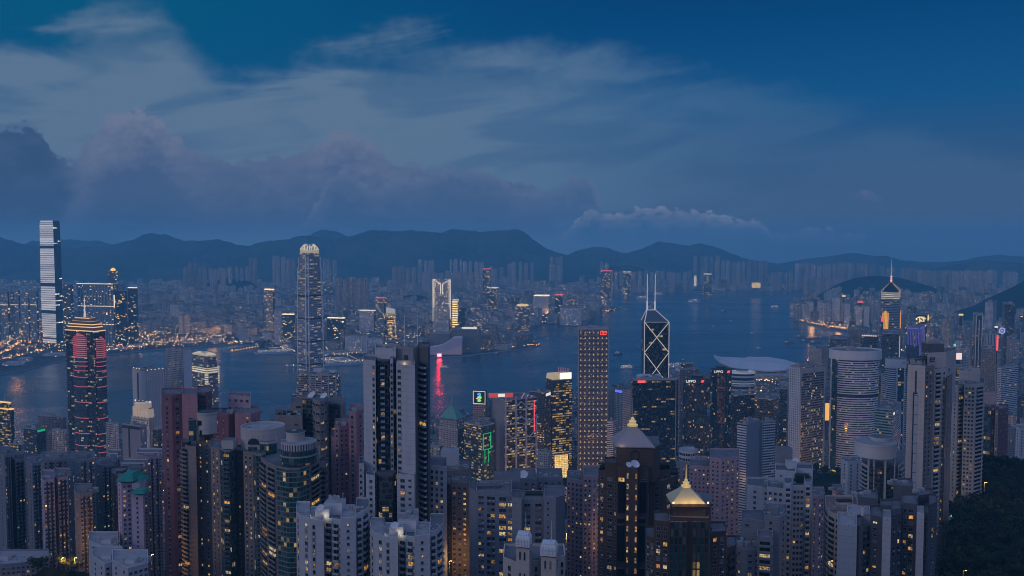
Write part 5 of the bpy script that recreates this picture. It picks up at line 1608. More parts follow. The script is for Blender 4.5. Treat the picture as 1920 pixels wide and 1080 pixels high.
# ---- black glass tower
b = office('black_tower', 'black glass tower with pale roof drums in front of the braced tower', 1185, 1187, 1272, 712, 1300, 88, (f_dark2, f_dark2), plant=2)
strip(b, 0, .94, .955, 866, 712, M_STEEL, 'edge_fin', .6)
m = MB(); plate(m, b, 0, .10, .27, gz(718, b.D), gz(713.5, b.D), .8); m.build('red_sign', M_RED, b.root)
for k, (f, rr_) in enumerate(((.2, 7), (.38, 9), (.58, 6))):
    m = MB(); p = edge_pt(b, 0, f, b.zt, -12); m.lathe(p[0], p[1], [(rr_, b.zt), (rr_, b.zt + 4), (rr_ * .8, b.zt + 6), (rr_ * .2, b.zt + 7)], 14); m.build('roof_drum', M_STEEL, b.root)
m = MB(); plate(m, b, 0, .0, .96, b.zt - 1.2, b.zt + 1.5, .5); m.build('roof_edge', M_STEEL, b.root)
# ---- faceted twins with their roof signs
def facet_tower(label, x0, x1, yt, D, mats, th=40):
    b = T(); b.D = D; b.zt = gz(yt, D); b.zb = 4
    kc = (x0 + x1) / 2
    a = (x1 - x0) / 2 / FPX * D
    x = kx(kc, D, b.zt) * (D + a)
    y = D + a
    b.c = (x, y); b.P = ell(x, y, a, a, .39, 8); occupy(b.P)
    b.root = root('faceted_tower', (x, y, 4), label, 'office tower')
    m = MB(); m.prism(ell(x, y, a * .86, a * .86, .39, 8), 4, b.zt, 0, 1); m.build('walls', [mats[0], M_ROOF], b.root)
    r = random.Random(int(x0))
    H = b.zt - 4
    for k in range(8):
        t0 = .39 + k * .7854
        px_, py_ = x + a * .74 * math.cos(t0), y + a * .74 * math.sin(t0)
        for (f0, f1) in ((.02, .30), (.36, .62), (.68, .96)):
            if r.random() < .25: continue
            d = r.uniform(-.05, .05)
            m = MB(); m.prism(ell(px_, py_, a * .36, a * .36, t0, 5), 4 + H * (f0 + d), 4 + H * (f1 + d), 0, 1, True); m.build('glass_bay', [mats[k % 2], M_ROOF], b.root)
    m = MB(); m.prism(ell(x, y, a * .5, a * .5, .39, 8), b.zt, b.zt + 5, 0, 1); m.build('plant_room', [M_DARK, M_ROOF], b.root)
    return b
f_facet2 = fmat('facet_warm', (.03, .03, .035), (.022, .026, .034), cw=2.2, ch=3.7, ww=.9, wh=.8, lit=.15, run=2, s=.8, gr=.1, la=(1, .45, .15), lb=(1, .65, .3))
for lb, x0, x1, yt, D, sx in (('dark faceted glass tower with a lettered roof sign, nearer and left of its twin', 1283, 1330, 712, 1500, 1285), ('dark faceted glass tower with a lettered roof sign, taller and right of its twin', 1334, 1370, 694, 1570, 1337)):
    b = facet_tower(lb, x0, x1, yt, D, (f_facet, f_facet2))
    zz = gz(yt + 5, D)
    a = b.root.location
    rad = (x1 - x0) / 2 / FPX * D
    m = MB(); m.box(b.c[0], D - .5, zz - 2, rad * 1.75, 2.0, 9, 0, 0); sbx = m.build('sign_board', M_DARK, b.root)
    text('lettering', 'LIPPO', 6.6, (gx(sx + 1, D, zz), D - 1.9, zz), 0, E_WSIGN, b.root)
    m = MB(); xx = gx(sx + (29 if yt > 700 else 26), D, zz)
    for k in range(3): m.bar((xx + k * 1.7, D - 2, zz), (xx + 1.8 + k * 1.7, D - 2, zz + 4.5), .65, 0, 4)
    m.build('emblem', M_RED, b.root)
m = MB(); x = gx(1352, 1560, 100); m.box(x, 1562, gz(795, 1560), 14, 3, gz(703, 1560) - gz(795, 1560), 0); m.build('red_glow_panel', fmat('red_panel', (.10, .04, .04), cw=3, ch=3.7, ww=.9, wh=.7, lit=.5, la=(1, .25, .12), lb=(1, .4, .2), s=.22), b.root)
# ---- white curved building behind the faceted twins
b = rounded('curved_white_building', 'white banded curved building with a bright rim behind the faceted twins', 1392, 23, 699, 1740, fmat('white_rims', (.5, .5, .5), (.03, .05, .06), cw=60, ch=9, ww=1, wh=.6, lit=0), aspect=.7)
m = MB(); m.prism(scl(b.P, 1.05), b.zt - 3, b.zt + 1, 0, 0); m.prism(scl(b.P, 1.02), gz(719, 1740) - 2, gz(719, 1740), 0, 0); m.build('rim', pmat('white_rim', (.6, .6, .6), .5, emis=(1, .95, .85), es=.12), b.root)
# ---- waterfront hall with winged roof
D = 2684
rt = root('winged_hall', (gx(1412, D, 20), D, 4), 'broad waterfront hall under a sweeping winged white roof', 'convention hall')
M_WING = pmat('wing_roof', (.44, .44, .45), .5, noise=.18, nscale=.04)
def wing(name, lpts, upts, D0, D1, lab=None):
    m = MB()
    n = 24
    for side in (0,):
        rows = []
        for (pts, dd) in ((lpts, D0), ([(x, (interp(lpts, x) * .40 + interp(upts, x) * .60) - 3.2) for x in [lpts[0][0] + (lpts[-1][0] - lpts[0][0]) * k / n for k in range(n + 1)]], (D0 + D1) / 2), (upts, D1)):
            rows.append([(gx(lpts[0][0] + (lpts[-1][0] - lpts[0][0]) * k / n, dd, 30), dd, gz(interp(pts, lpts[0][0] + (lpts[-1][0] - lpts[0][0]) * k / n), dd)) for k in range(n + 1)])
        for A, B in zip(rows, rows[1:]):
            for k in range(n):
                m.quad([A[k], A[k + 1], B[k + 1], B[k]])
                m.quad([(p[0], p[1], p[2] - 2.5) for p in (B[k], B[k + 1], A[k + 1], A[k])])
        for A in (rows[0], rows[-1]):
            for k in range(n):
                m.quad([(A[k][0], A[k][1], A[k][2] - 2.5), (A[k + 1][0], A[k + 1][1], A[k + 1][2] - 2.5), A[k + 1], A[k]])
    return m.build(name, M_WING, rt)
wing('roof_wing', [(1338, 668.5), (1350, 680), (1370, 688), (1400, 692), (1440, 696), (1480, 693)], [(1338, 668), (1360, 669), (1400, 671), (1440, 674), (1470, 679), (1482, 683)], 2600, 2720)
wing('roof_wing', [(1380, 684), (1402, 676), (1440, 679), (1470, 683), (1494, 687)], [(1380, 679), (1402, 669), (1440, 669), (1475, 675), (1494, 682)], 2745, 2850)
m = MB()
xa, xe = gx(1362, 2620, 10), gx(1496, 2620, 10)
m.prism([(xa, 2620), (xe, 2620), (xe, 2720), (xa, 2720)], 4, gz(694, 2620), 0, 1)
m.build('walls', [f_warmgrid, M_ROOF], rt)
m = MB(); m.prism([(gx(1372, 2560, 10), 2560), (gx(1490, 2560, 10), 2560), (gx(1490, 2612, 10), 2612), (gx(1372, 2612, 10), 2612)], 4, gz(704, 2560), 0, 1); m.build('podium', [f_warmgrid, M_ROOFL], rt)
# ---- row-lit office slab
b = office('row_lit_office', 'pale slab office with scattered lit rows and a dotted end wall', 1480, 1500, 1548, 690, 1280, 58, (fmat('dotted_end', (.46, .46, .47), (.03, .03, .035), cw=3.6, ch=3.7, ww=.35, wh=.5, lit=.03, s=.6), f_rows), plant=2, zb=30)
strip(b, 0, .0, .06, 900, 691, M_CONC, 'edge_pier', .5); strip(b, 0, .94, 1, 900, 691, M_CONC, 'edge_pier', .5); strip(b, 0, .06, .94, 701, 691, M_CONC, 'roof_band', .4)
# ---- oval banded tower
f_oval = fmat('oval_bands', (.58, .58, .60), (.018, .02, .026), cw=2.2, ch=3.52, ww=1, wh=.50, lit=.07, run=1, s=.7)
D = 1330
zt = gz(672, D); zb = 60
x = gx(1604, D + 25, zt); a = 44.5 / FPX * D * 1.02
b = T(); b.D = D; b.zt = zt
P = ell(x, D + 26, a, 26, 0, 48)
occupy(P)
b.root = root('oval_tower', (x, D + 26, zb), 'large oval tower wrapped in white bands under a broad white collar', 'hotel tower')
# front bow of white bands between two dark glass flanks
nn = 48
ms = []
for k in range(nn):
    t_ = math.degrees(6.28318 * (k + .5) / nn)
    ms.append(0 if 212 < t_ < 328 or 32 < t_ < 148 else 1)
m = MB(); m.prism(P, zb, zt, ms=ms, top=2); m.build('walls', [f_oval, f_teal, M_ROOF], b.root)
m = MB(); Q = ell(x, D + 26, a * 1.09, 28.5, 0, 48)
m.prism(Q, zt - 3, gz(661, D), 0, 1, True); m.build('collar', [M_WHITE, M_ROOF], b.root)
m = MB(); parapet(m, Q, gz(661, D), 2, 1); m.build('parapet', M_WHITE, b.root)
m = MB(); m.prism(scl(P, 1.01), gz(746, D), gz(740, D), 0, None); m.build('dark_trim', M_DARK, b.root)
m = MB(); m.box(x - 8, D + 22, gz(661, D), 12, 10, 6, .3); m.box(x + 4, D + 30, gz(661, D), 22, 9, 3); m.bar((x - 6, D + 24, gz(661, D) + 6), (x - 6, D + 24, gz(641, D)), .6); m.build('plant_room', M_CONC, b.root)
for px in (1564, 1641):
    m = MB(); xx = gx(px, D, zt); m.box(xx, D + 11.5, zb, 1.6, 1.6, zt - zb); m.build('edge_pier', M_WHITE, b.root)
# ---- second oval tower
f_oval2 = fmat('oval_bands_b', (.56, .56, .58), (.02, .03, .04), cw=2.6, ch=3.5, ww=1, wh=.5, lit=.05, s=.7)
b = rounded('oval_tower', 'smaller white oval tower with a dark glass slot, behind the tall cream tower', 1683, 22, 690, 1440, f_oval2, zb=40, aspect=.75, cat='hotel tower', roofh=0)
m = MB(); m.prism(scl(b.P, 1.04), b.zt - 1, gz(674, 1440), 0, 1, True); m.build('collar', [M_WHITE, M_ROOF], b.root)
m = MB(); m.box(b.c[0] - 1, b.c[1] - b.a * .75 - .2, 40, 10, 2.2, b.zt - 40); m.build('glass_slot', f_teal, b.root)
m = MB()
for dx_ in (-6.6, 4.6, 12): m.box(b.c[0] + dx_, b.c[1] - b.a * .70, 40, 2.6, 3, b.zt - 38)
m.build('edge_pier', M_WHITE, b.root)
for k in range(8):
    m = MB(); t_ = k * .785; m.box(b.c[0] + b.a * .8 * math.cos(t_), b.c[1] + b.a * .6 * math.sin(t_), gz(674, 1440), 1.4, 1.4, 2.2); m.build('roof_post', M_CONC, b.root)

pts = []
r = random.Random(91)
for k in range(900):
    D = r.uniform(1020, 1760); px = r.uniform(0, 1900) if k % 3 else r.uniform(700, 1500)
    x = gx(px, D, 12)
    if inpoly(ISL, x, D) and not any(abs(x - a) < c_ and abs(D - b_) < c_ for a, b_, c_ in OCC): pts.append((x, D, max(4, hill(x, D)) + 7, 0 if r.random() < .7 else 1))
lamps('street_lights', 'countless small street lamps between the offices on the near shore', pts, LM, (.5, 1.0))
for px, D in ((1050, 1330), (985, 1210), (1160, 1260), (1290, 1420), (1420, 1450), (1560, 1210), (860, 1150), (700, 1250), (430, 1200), (300, 1010), (60, 1050), (180, 1230), (1740, 1600), (1810, 1500), (1890, 1500), (1780, 2000), (1640, 1750)):
    x = gx(px, D, 15)
    l = bpy.data.lights.new('street_glow', 'POINT'); l.energy = 9e4; l.color = (1, .46, .14); l.shadow_soft_size = 4; l.specular_factor = .2
    o = bpy.data.objects.new('street_glow', l); o.location = (x, D, max(4, hill(x, D)) + 16); col.objects.link(o)

# ---- ordinary town filling the ground between
F_TWN = fmat('town_flats', (.3, .3, .3), cw=3.0, ch=3.1, ww=.52, wh=.5, lit=.10, s=1.1, tint=1)
F_TWO = fmat('town_offices', (.3, .3, .3), cw=2.6, ch=3.6, ww=.85, wh=.55, lit=.22, run=2, s=.9, tint=1, **GOLD)
TWM = [F_TWN, M_ROOF, F_TWO, f_dark]
def town(px, y, x, r):
    for cx, cy, cr in OCC:
        if abs(x - cx) < cr + 20 and abs(y - cy) < cr + 20 and math.hypot(x - cx, y - cy) < cr + 20: return 0
    if patch(x, y, 130, 3.3) < .14: return 0
    h = r.uniform(14, 44) if px < 1480 else r.uniform(25, 66)
    if px > 1690 and r.random() < .4: h = r.uniform(60, 105)
    if px < 1480 and y > 1560: h = min(h, 24)
    return h
def tskip(px, y, x):
    if hill(x, y) > 70: return True
    if 930 < px < 1080 and 1150 < y < 1320: return True
    if 1370 < px < 1640 and 1000 < y < 1330: return True
    if 1340 < px < 1520 and y > 2480: return True
    return False
tb = carpet(ISL, 960, 2560, -60, 1990, 42, .42, town, tskip, 9, .85)
tb.sort(key=lambda b: -b[2] * (1500 / b[1]) ** 1.2)
NAMES = []
def tplace(px, y):
    L = [(60, 'near the gold-crowned office'), (200, 'around the foot of the neon tower'), (310, 'around the stepped cream block'), (480, 'below the shorter claw-topped tower'), (660, 'below the bronze twin towers'), (880, 'near the green-roofed tower'), (1080, 'around the trussed bank'), (1200, 'beside the grid-lit tower'),
         (1330, 'behind the black tower'), (1470, 'between the faceted twins and the striped hotel'), (1560, 'around the row-lit office'), (1700, 'behind the oval towers'), (1780, 'below the spired tower'), (1850, 'behind the tall cream tower'), (3000, 'near the white banded office at the right')]
    return next(b for a, b in L if px < a)
mass = MB()
for i, (x, y, h, px, sx, sy, rot) in enumerate(tb):
    zb = max(4, hill(x, y) - 3)
    q = rnd.random()
    kd = 0 if q < (.45 if px < 1480 else .72) else (2 if q < .85 else 3)
    P = rect(x, y, sx * .85, sy * .85, rot) if (h < 60 or kd) else plus(x, y, max(sx, sy) * .8, rot)
    m = MB() if i < 260 else mass
    block(m, P, zb, h, kd)
    if i < 260:
        tag(m.build('town_building', TWM, None, (x, y, zb)), f"{next(b for a, b in HT if h < a)} {tone(m.t[0])} {('flats', '', 'offices', 'glass offices')[kd]} {tplace(px, y)}", 'building', 'town buildings ' + tplace(px, y))
if mass.v: tag(mass.build('town_rooftops', TWM), 'low rooftops filling the streets below', kind='stuff')
print('town', len(tb))

# ---------------------------------------------------------------- the residential towers on the slope below the lookout
def wmat(name, c, pitch=3.2, line=.55, vl=0.0, noise=.36, rough=.75, lw=.12):
    """painted or tiled wall with floor joints and weather streaks"""
    m = bpy.data.materials.new(name)
    m.use_nodes = True
    t = NT(m.node_tree)
    b = m.node_tree.nodes['Principled BSDF']
    uvn = t.n('ShaderNodeUVMap', uv_map='uv')
    u_, v_, _ = t.sep(uvn.outputs[0])
    g = t.n('ShaderNodeNewGeometry')
    p = g.outputs['Position']
    st = t.noise(t.vm('MULTIPLY', p, (.55, .55, .03)), 1.0, 5, .65)
    bl = t.noise(p, .11, 4, .6)
    f = t.m('ADD', 1 - noise, t.m('MULTIPLY', t.m('ADD', st, bl), noise))
    jl = t.m('LESS_THAN', t.m('FRACT', t.m('DIVIDE', v_, pitch)), lw / pitch)
    if vl: jl = t.m('MAXIMUM', jl, t.m('LESS_THAN', t.m('FRACT', t.m('DIVIDE', u_, vl)), lw / vl))
    f = t.m('MULTIPLY', f, t.m('SUBTRACT', 1.0, t.m('MULTIPLY', jl, line)))
    t.put(b.inputs['Base Color'], t.mix(1.0, (*c, 1), t.comb(f, f, f), 'MULTIPLY'))
    b.inputs['Roughness'].default_value = rough
    b.inputs['Specular IOR Level'].default_value = .3
    return m
M_FRAME = pmat('window_frame', (.22, .22, .23), .5)
def litglass(name, c, s):
    m = pmat(name, (.05, .04, .03), .2, emis=c, es=s)
    t = NT(m.node_tree)
    b = m.node_tree.nodes['Principled BSDF']
    oi = t.n('ShaderNodeObjectInfo'); g = t.n('ShaderNodeNewGeometry')
    n = t.noise(t.vm('ADD', t.vm('MULTIPLY', g.outputs['Position'], (1.3, 1.3, 1.0)), t.comb(oi.outputs['Random'], 0.0, t.m('MULTIPLY', oi.outputs['Random'], 50.0))), 1.0, 2, .5)
    t.put(b.inputs['Emission Strength'], t.m('MULTIPLY', t.m('MULTIPLY', t.step(n, .28, .7), t.m('ADD', .35, oi.outputs['Random'])), s))
    return m
PANES = [M_GLASS, pmat('blue_pane', (.03, .045, .055), .12, spec=.6), pmat('curtain_pane', (.16, .15, .15), .3), litglass('amber_pane', (1, .42, .07), .8), litglass('yellow_pane', (1, .58, .15), .8), litglass('cream_pane', (1, .74, .38), .7)]
_tm = {}
def tmpl_window(w_, h_, k, style):
    key = ('w', round(w_, 1), round(h_, 1), k, style)
    if key in _tm: return _tm[key]
    m = MB()
    m.quad([(-w_ / 2, -.04, 0), (w_ / 2, -.04, 0), (w_ / 2, -.04, h_), (-w_ / 2, -.04, h_)], 0)
    fr = .11
    m.box(-w_ / 2, -.06, -fr, fr, .16, h_ + 2 * fr, 0, 1); m.box(w_ / 2, -.06, -fr, fr, .16, h_ + 2 * fr, 0, 1)
    m.box(0, -.06, h_, w_, .16, fr, 0, 1); m.box(0, -.13, -fr, w_ + .2, .34, fr, 0, 1)
    if w_ > 1.3: m.box(w_ * .02, -.06, 0, .07, .12, h_, 0, 1)
    if style == 'ac':
        m.box(w_ * .28, -.38, -.62, .75, .55, .5, 0, 2)
    if style == 'hood':
        m.box(0, -.35, h_ + .1, w_ + .3, .7, .12, 0, 2)
    _tm[key] = (m, [PANES[k], M_FRAME, M_WHITE])
    return _tm[key]
def tmpl_balcony(w_, d, k, wallm, solid, key2):
    key = ('b', round(w_, 1), round(d, 1), k, key2, solid)
    if key in _tm: return _tm[key]
    m = MB()
    m.box(0, -d / 2, -.16, w_, d, .16, 0, 0)
    if solid:
        m.box(0, -d + .07, 0, w_, .14, 1.0, 0, 0); m.box(-w_ / 2 + .07, -d / 2, 0, .14, d - .15, 1.0, 0, 0); m.box(w_ / 2 - .07, -d / 2, 0, .14, d - .15, 1.0, 0, 0)
    else:
        m.box(0, -d + .05, .05, w_, .05, .85, 0, 2); m.box(0, -d + .05, .92, w_, .09, .09, 0, 0)
        for s in (-1, 1): m.box(s * (w_ / 2 - .04), -d / 2, .05, .05, d - .1, .85, 0, 2)
    m.quad([(-w_ * .44, -.05, .02), (w_ * .44, -.05, .02), (w_ * .44, -.05, 2.25), (-w_ * .44, -.05, 2.25)], 1)
    for f in (-.44, 0, .44): m.box(w_ * f, -.07, 0, .08, .1, 2.25, 0, 3)
    _tm[key] = (m, [wallm, PANES[k], pmat('rail_glass', (.05, .09, .09), .15, spec=.6), M_FRAME])
    return _tm[key]
_tme = {}
def put_tmpl(name, tp, loc, rot, parent):
    """first use makes the mesh, later uses share it"""
    m, mats = tp
    k = id(m)
    if k not in _tme:
        o = m.build(name, mats, None, (0, 0, 0))
        _tme[k] = o.data
    else:
        o = bpy.data.objects.new(name, _tme[k]); col.objects.link(o)
    o.parent = parent
    o.location = Vector(loc) - Vector(parent.location)
    o.rotation_euler = (0, 0, rot)
    return o
class Near:
    def __init__(s, name, label, px, D, cat='apartment tower', seed=1):
        s.D = D
        x = gx(px, D, 250)
        s.zb = hill(x, D + 12) - 6
        s.root = root(name, (x, D, s.zb), label, cat)
        s.r = random.Random(seed)
        s.items = {}
    def wing(s, pts, yt, dep=18, segs=None, wall=None, mats=None, zb=None, pitch=3.2, par=1.1, roof=None, top0=1.2, name='walls', yb=None):
        """pts: what is seen of the outline, left to right, as (column, distance); segs: what each wall carries"""
        wall = wall or M_CONC
        D0 = sum(d for _, d in pts) / len(pts)
        zt = gz(yt, D0)
        F_ = [(kx(px, d, zt) * d, d) for px, d in pts]
        a, e = F_[0], F_[-1]
        dm = max(d for _, d in pts)
        P = F_ + [(e[0] * (dm + dep) / e[1] - (.5 if e[0] > 0 else 0), dm + dep), (a[0] * (dm + dep) / a[1] + (.5 if a[0] < 0 else 0), dm + dep)]
        z0 = s.zb if zb is None else zb
        if yb is not None: z0 = gz(yb, D0)
        segs = segs or []
        ms, extra = [], [wall, roof or M_ROOF]
        for i in range(len(P)):
            f = segs[i] if i < len(segs) and i < len(pts) - 1 else None
            k = 0
            for q in (f or []):
                if q[0] == 'm':
                    if q[1] not in extra: extra.append(q[1])
                    k = extra.index(q[1])
            ms.append(k)
        m = MB(); m.prism(P, z0, zt, ms=ms, top=1); m.build(name, extra, s.root)
        if par:
            m = MB(); parapet(m, P, zt, par, .5); m.build('parapet', wall, s.root)
        for i, f in enumerate(segs[:len(pts) - 1]):
            A, B = F_[i], F_[i + 1]
            L = math.hypot(B[0] - A[0], B[1] - A[1])
            rot = math.atan2(B[1] - A[1], B[0] - A[0])
            ux, uy = (B[0] - A[0]) / L, (B[1] - A[1]) / L
            zlow = max(z0 + 1, gz(1100, D0) - 1)
            for q in (f or []):
                if q[0] == 'w':      # windows: fractions, width, height, chance lit, style
                    fr, w_, h_, lit = q[1:5]
                    style = q[5] if len(q) > 5 else ''
                    if isinstance(fr, int): fr = [(k + .5) / fr for k in range(fr)]
                    z = zt - top0 - h_ - .5
                    while z > zlow:
                        for ff in fr:
                            if ff * L < w_ * .35 or (1 - ff) * L < w_ * .35: continue
                            x = s.r.random()
                            k = (3 + min(2, int(s.r.random() * 3))) if x < lit else (2 if x > .84 else (1 if x > .58 else 0))
                            st = style if style == 'hood' else ('ac' if s.r.random() < (.45 if style == 'ac' else .25) and w_ > 1.05 else '')
                            s.items.setdefault('window', []).append((tmpl_window(w_, h_, k, st), (A[0] + ux * ff * L, A[1] + uy * ff * L, z), rot))
                        z -= pitch
                elif q[0] == 'b':    # balconies: from, to, depth, chance lit, solid
                    f0, f1, d, lit = q[1:5]
                    solid = q[5] if len(q) > 5 else True
                    bw = q[6] if len(q) > 6 else wall
                    z = zt - top0 - 2.6
                    while z > zlow:
                        x = s.r.random()
                        k = (3 + min(2, int(s.r.random() * 3))) if x < lit else (1 if x > .75 else 0)
                        ff = (f0 + f1) / 2
                        s.items.setdefault('balcony', []).append((tmpl_balcony((f1 - f0) * L, d, k, bw, solid, bw.name), (A[0] + ux * ff * L, A[1] + uy * ff * L, z), rot))
                        z -= pitch
                elif q[0] == 'f':    # floor bands: height, proud, material
                    h_, d, mt = q[1:4]
                    z = zt - top0 - .4
                    m = MB(); m.box(0, -d / 2, 0, L, d, h_, 0, 0)
                    tp = _tm.setdefault(('f', round(L, 2), h_, d, mt.name), (m, [mt]))
                    while z > zlow:
                        s.items.setdefault('floor_band', []).append((tp, ((A[0] + B[0]) / 2, (A[1] + B[1]) / 2, z), rot))
                        z -= pitch
                elif q[0] == 'v':    # upright piers: fractions, width, proud, material
                    fr, w_, d, mt = q[1:5]
                    if isinstance(fr, int): fr = [(k + .5) / fr for k in range(fr)]
                    for ff in fr:
                        m = MB(); m.box(A[0] + ux * ff * L + uy * d / 2 * 0, A[1] + uy * ff * L, zlow - 3, w_, d * 2, zt - zlow + 3, rot); m.build('pier', mt, s.root)
        s.zt, s.P = zt, P
        return s
    def done(s):
        for nm, L in s.items.items():
            L.sort(key=lambda q: -q[1][2])
            lim = 98 if nm == 'window' else 60
            rest = {}
            for i, (tp, loc, rot) in enumerate(L):
                if i < lim: put_tmpl(nm, tp, loc, rot, s.root)
                else: rest.setdefault(tuple(x.name for x in tp[1]), (tp[1], []))[1].append((tp[0], loc, rot))
            if rest:
                mats, M = [], MB()
                for k, (ml, its) in rest.items():
                    idx = []
                    for x in ml:
                        if x not in mats: mats.append(x)
                        idx.append(mats.index(x))
                    for tm, loc, rot in its:
                        c, q = math.cos(rot), math.sin(rot)
                        o = len(M.v)
                        M.v += [(loc[0] + x * c - y * q, loc[1] + x * q + y * c, loc[2] + z) for x, y, z in tm.v]
                        M.f += [tuple(i + o for i in f) for f in tm.f]
                        M.uv += tm.uv; M.mi += [idx[i] for i in tm.mi]; M.tint += tm.tint
                o = M.build({'window': 'windows', 'balcony': 'balconies', 'floor_band': 'floor_bands'}[nm], mats, s.root)
                o['kind'] = 'stuff'
        return s
    # rooftop things, each a part
    def box(s, name, px0, px1, y0, y1, D, dep=6, mat=None, top=None):
        z0, z1 = gz(y1, D), gz(y0, D)
        xa, xe = gx(px0, D, z1), gx(px1, D, z1)
        m = MB(); m.prism([(xa, D), (xe, D), (xe + .4, D + dep), (xa + .4, D + dep)], z0, z1, 0, 1, True)
        return m.build(name, [mat or M_CONC, top or M_ROOF], s.root)
    def drum(s, name, px0, px1, y0, y1, D, mat=None, n=24, top=None, r2=1.0):
        z0, z1 = gz(y1, D), gz(y0, D)
        a = (px1 - px0) / 2 / FPX * D
        x = gx((px0 + px1) / 2, D, z1)
        m = MB(); m.lathe(x, D + a, [(a, z0), (a * r2, z1)], n, 0, 1)
        return m.build(name, [mat or M_CONC, top or M_ROOF], s.root)
    def dish(s, px, py, D, r_=1.6):
        z = gz(py, D); x = gx(px, D, z)
        m = MB()
        d = Vector((s.r.uniform(-.5, .5), -.6, .75)).normalized()
        o = d.orthogonal().normalized(); q = d.cross(o)
        rings = []
        for rr, h in ((.05, 0), (.5, .07), (.8, .19), (1, .32)):
            rings.append([Vector((x, D, z)) + (o * math.cos(k * .449) + q * math.sin(k * .449)) * rr * r_ + d * h * r_ for k in range(14)])
        for A, B in zip(rings, rings[1:]):
            for k in range(14): m.quad([A[k], A[(k + 1) % 14], B[(k + 1) % 14], B[k]])
        m.bar((x, D, z - r_ * 1.2), (x, D, z), .12)
        m.bar((x, D, z), Vector((x, D, z)) + d * r_ * .8, .06)
        m.build('satellite_dish', M_WHITE, s.root)
    def mast(s, px, y0, y1, D, r_=.15, mat=None):
        z0, z1 = gz(y1, D), gz(y0, D); x = gx(px, D, z0)
        m = MB(); m.bar((x, D, z0), (x, D, z1), r_, 0, 6, r_ * .4); m.build('antenna', mat or M_WHITE, s.root)
    def clutter(s, px0, px1, py, D, n=5, mat=None):
        n = int(n * 1.5)
        z = gz(py, D)
        for k in range(n):
            x = gx(px0 + (px1 - px0) * (k + s.r.random()) / n, D, z); y = D + s.r.uniform(2, 9)
            q = s.r.random()
            m = MB()
            if q < .45:
                a, h = s.r.uniform(1.5, 3.4), s.r.uniform(1.2, 2.6)
                m.box(x, y, z - .5, a, s.r.uniform(1.5, 3), h + .5, s.r.uniform(-.2, .2), 0); m.box(x, y, z + h, a * .5, .8, .3, 0, 0); m.build('water_tank', mat or M_CONC, s.root)
            elif q < .75:
                m.box(x, y, z - .5, 1.6, 1.0, 1.7, s.r.uniform(-.3, .3), 0); m.lathe(x, y, [(.5, z + 1.2), (.5, z + 1.5)], 10); m.build('air_conditioner', M_STEEL, s.root)
            else:
                m.bar((x, y, z - .3), (x, y, z + 2.4), .18, 0, 8); m.box(x, y, z + 2.3, .6, .6, .35); m.build('vent_pipe', M_STEEL, s.root)
    def lamp(s, px, py, D, en, c=(1, .72, .40)):
        z = gz(py, D)
        l = bpy.data.lights.new('roof_lamp', 'POINT'); l.energy = en; l.color = c; l.shadow_soft_size = .5
        o = bpy.data.objects.new('roof_lamp', l); o.location = (gx(px, D, z), D, z); col.objects.link(o)

W_WHITE = wmat('white_tiles', (.40, .395, .41), 3.2, .45)
W_WHITE2 = wmat('white_render', (.43, .43, .44), 3.1, .35)
W_GREY = wmat('grey_render', (.22, .22, .23), 3.2, .4)
W_DGREY = wmat('dark_grey_render', (.09, .09, .10), 3.2, .4)
W_CREAM = wmat('cream_render', (.45, .39, .345), 3.1, .35)
W_BEIGE = wmat('beige_render', (.22, .185, .165), 3.1, .35)
W_PINK = wmat('pink_tiles', (.34, .17, .19), 3.2, .3)
W_MAROON = wmat('maroon_tiles', (.19, .08, .095), 3.3, .35)
W_ROSE = wmat('rose_render', (.39, .265, .28), 3.0, .4)
W_LILAC = wmat('lilac_render', (.42, .32, .385), 3.0, .3)
W_BROWN = wmat('brown_granite', (.085, .055, .042), 1.6, .35, 2.4)
W_TAN = wmat('tan_render', (.25, .18, .145), 3.1, .35)
W_BLUEG = wmat('blue_grey_render', (.19, .20, .23), 3.0, .4)
G_GREEN = fmat('green_bays', (.17, .135, .12), (.010, .085, .075), cw=2.3, ch=2.9, ww=.9, wh=.74, lit=.10, run=1, s=.7, **GOLD)
G_DARK = fmat('dark_bays', (.05, .055, .06), (.010, .022, .026), cw=1.7, ch=3.2, ww=.92, wh=.72, lit=.08, run=2, s=.8, **GOLD)
G_TEAL = fmat('teal_bays', (.05, .06, .06), (.015, .06, .065), cw=1.6, ch=3.3, ww=.88, wh=.8, lit=.10, run=2, s=.8, **GOLD)

# ---- tall white tower in the middle
b = Near('white_tower', 'tallest white tower near the middle, blank tiled wall and a dark balconied side', 742, 455, seed=2)
P3 = 3.22
b.wing([(681, 462), (704, 457)], 679, 20, [[('w', [.84], 1.5, 1.5, .08)]], W_WHITE, pitch=P3)
b.wing([(704, 470), (708, 462), (729, 462), (733, 470)], 676, 14, [[('m', G_DARK)], [('m', G_DARK), ('b', .25, .62, .9, .15, True, M_WHITE)], [('m', G_DARK)]], W_DGREY, pitch=P3)
b.wing([(731, 461), (737, 461)], 676, 12, [[('w', [.5], 1.0, 1.5, .1)]], W_WHITE, pitch=P3)
b.wing([(737, 470), (743, 470)], 676, 12, [[('m', G_DARK)]], W_DGREY, pitch=P3)
b.wing([(743, 452), (778, 448)], 688, 22, [[('w', [.16], 1.9, 1.5, .10)]], W_WHITE, pitch=P3, roof=M_ROOFL)
b.wing([(778, 460), (784, 468)], 690, 20, [[]], W_DGREY, pitch=P3)
b.wing([(783, 474), (802, 466), (806, 468)], 654, 18, [[('b', .12, .86, 1.6, .07, True, M_WHITE)], []], W_DGREY, pitch=P3, top0=8)
b.wing([(703, 474), (742, 470)], 656, 16, [[]], W_WHITE, pitch=30, yb=690)
b.wing([(742, 474), (775, 470), (790, 476)], 653, 14, [[('w', [.6], 2.4, 2.6, 0)], []], W_GREY, pitch=30, yb=700, top0=3)
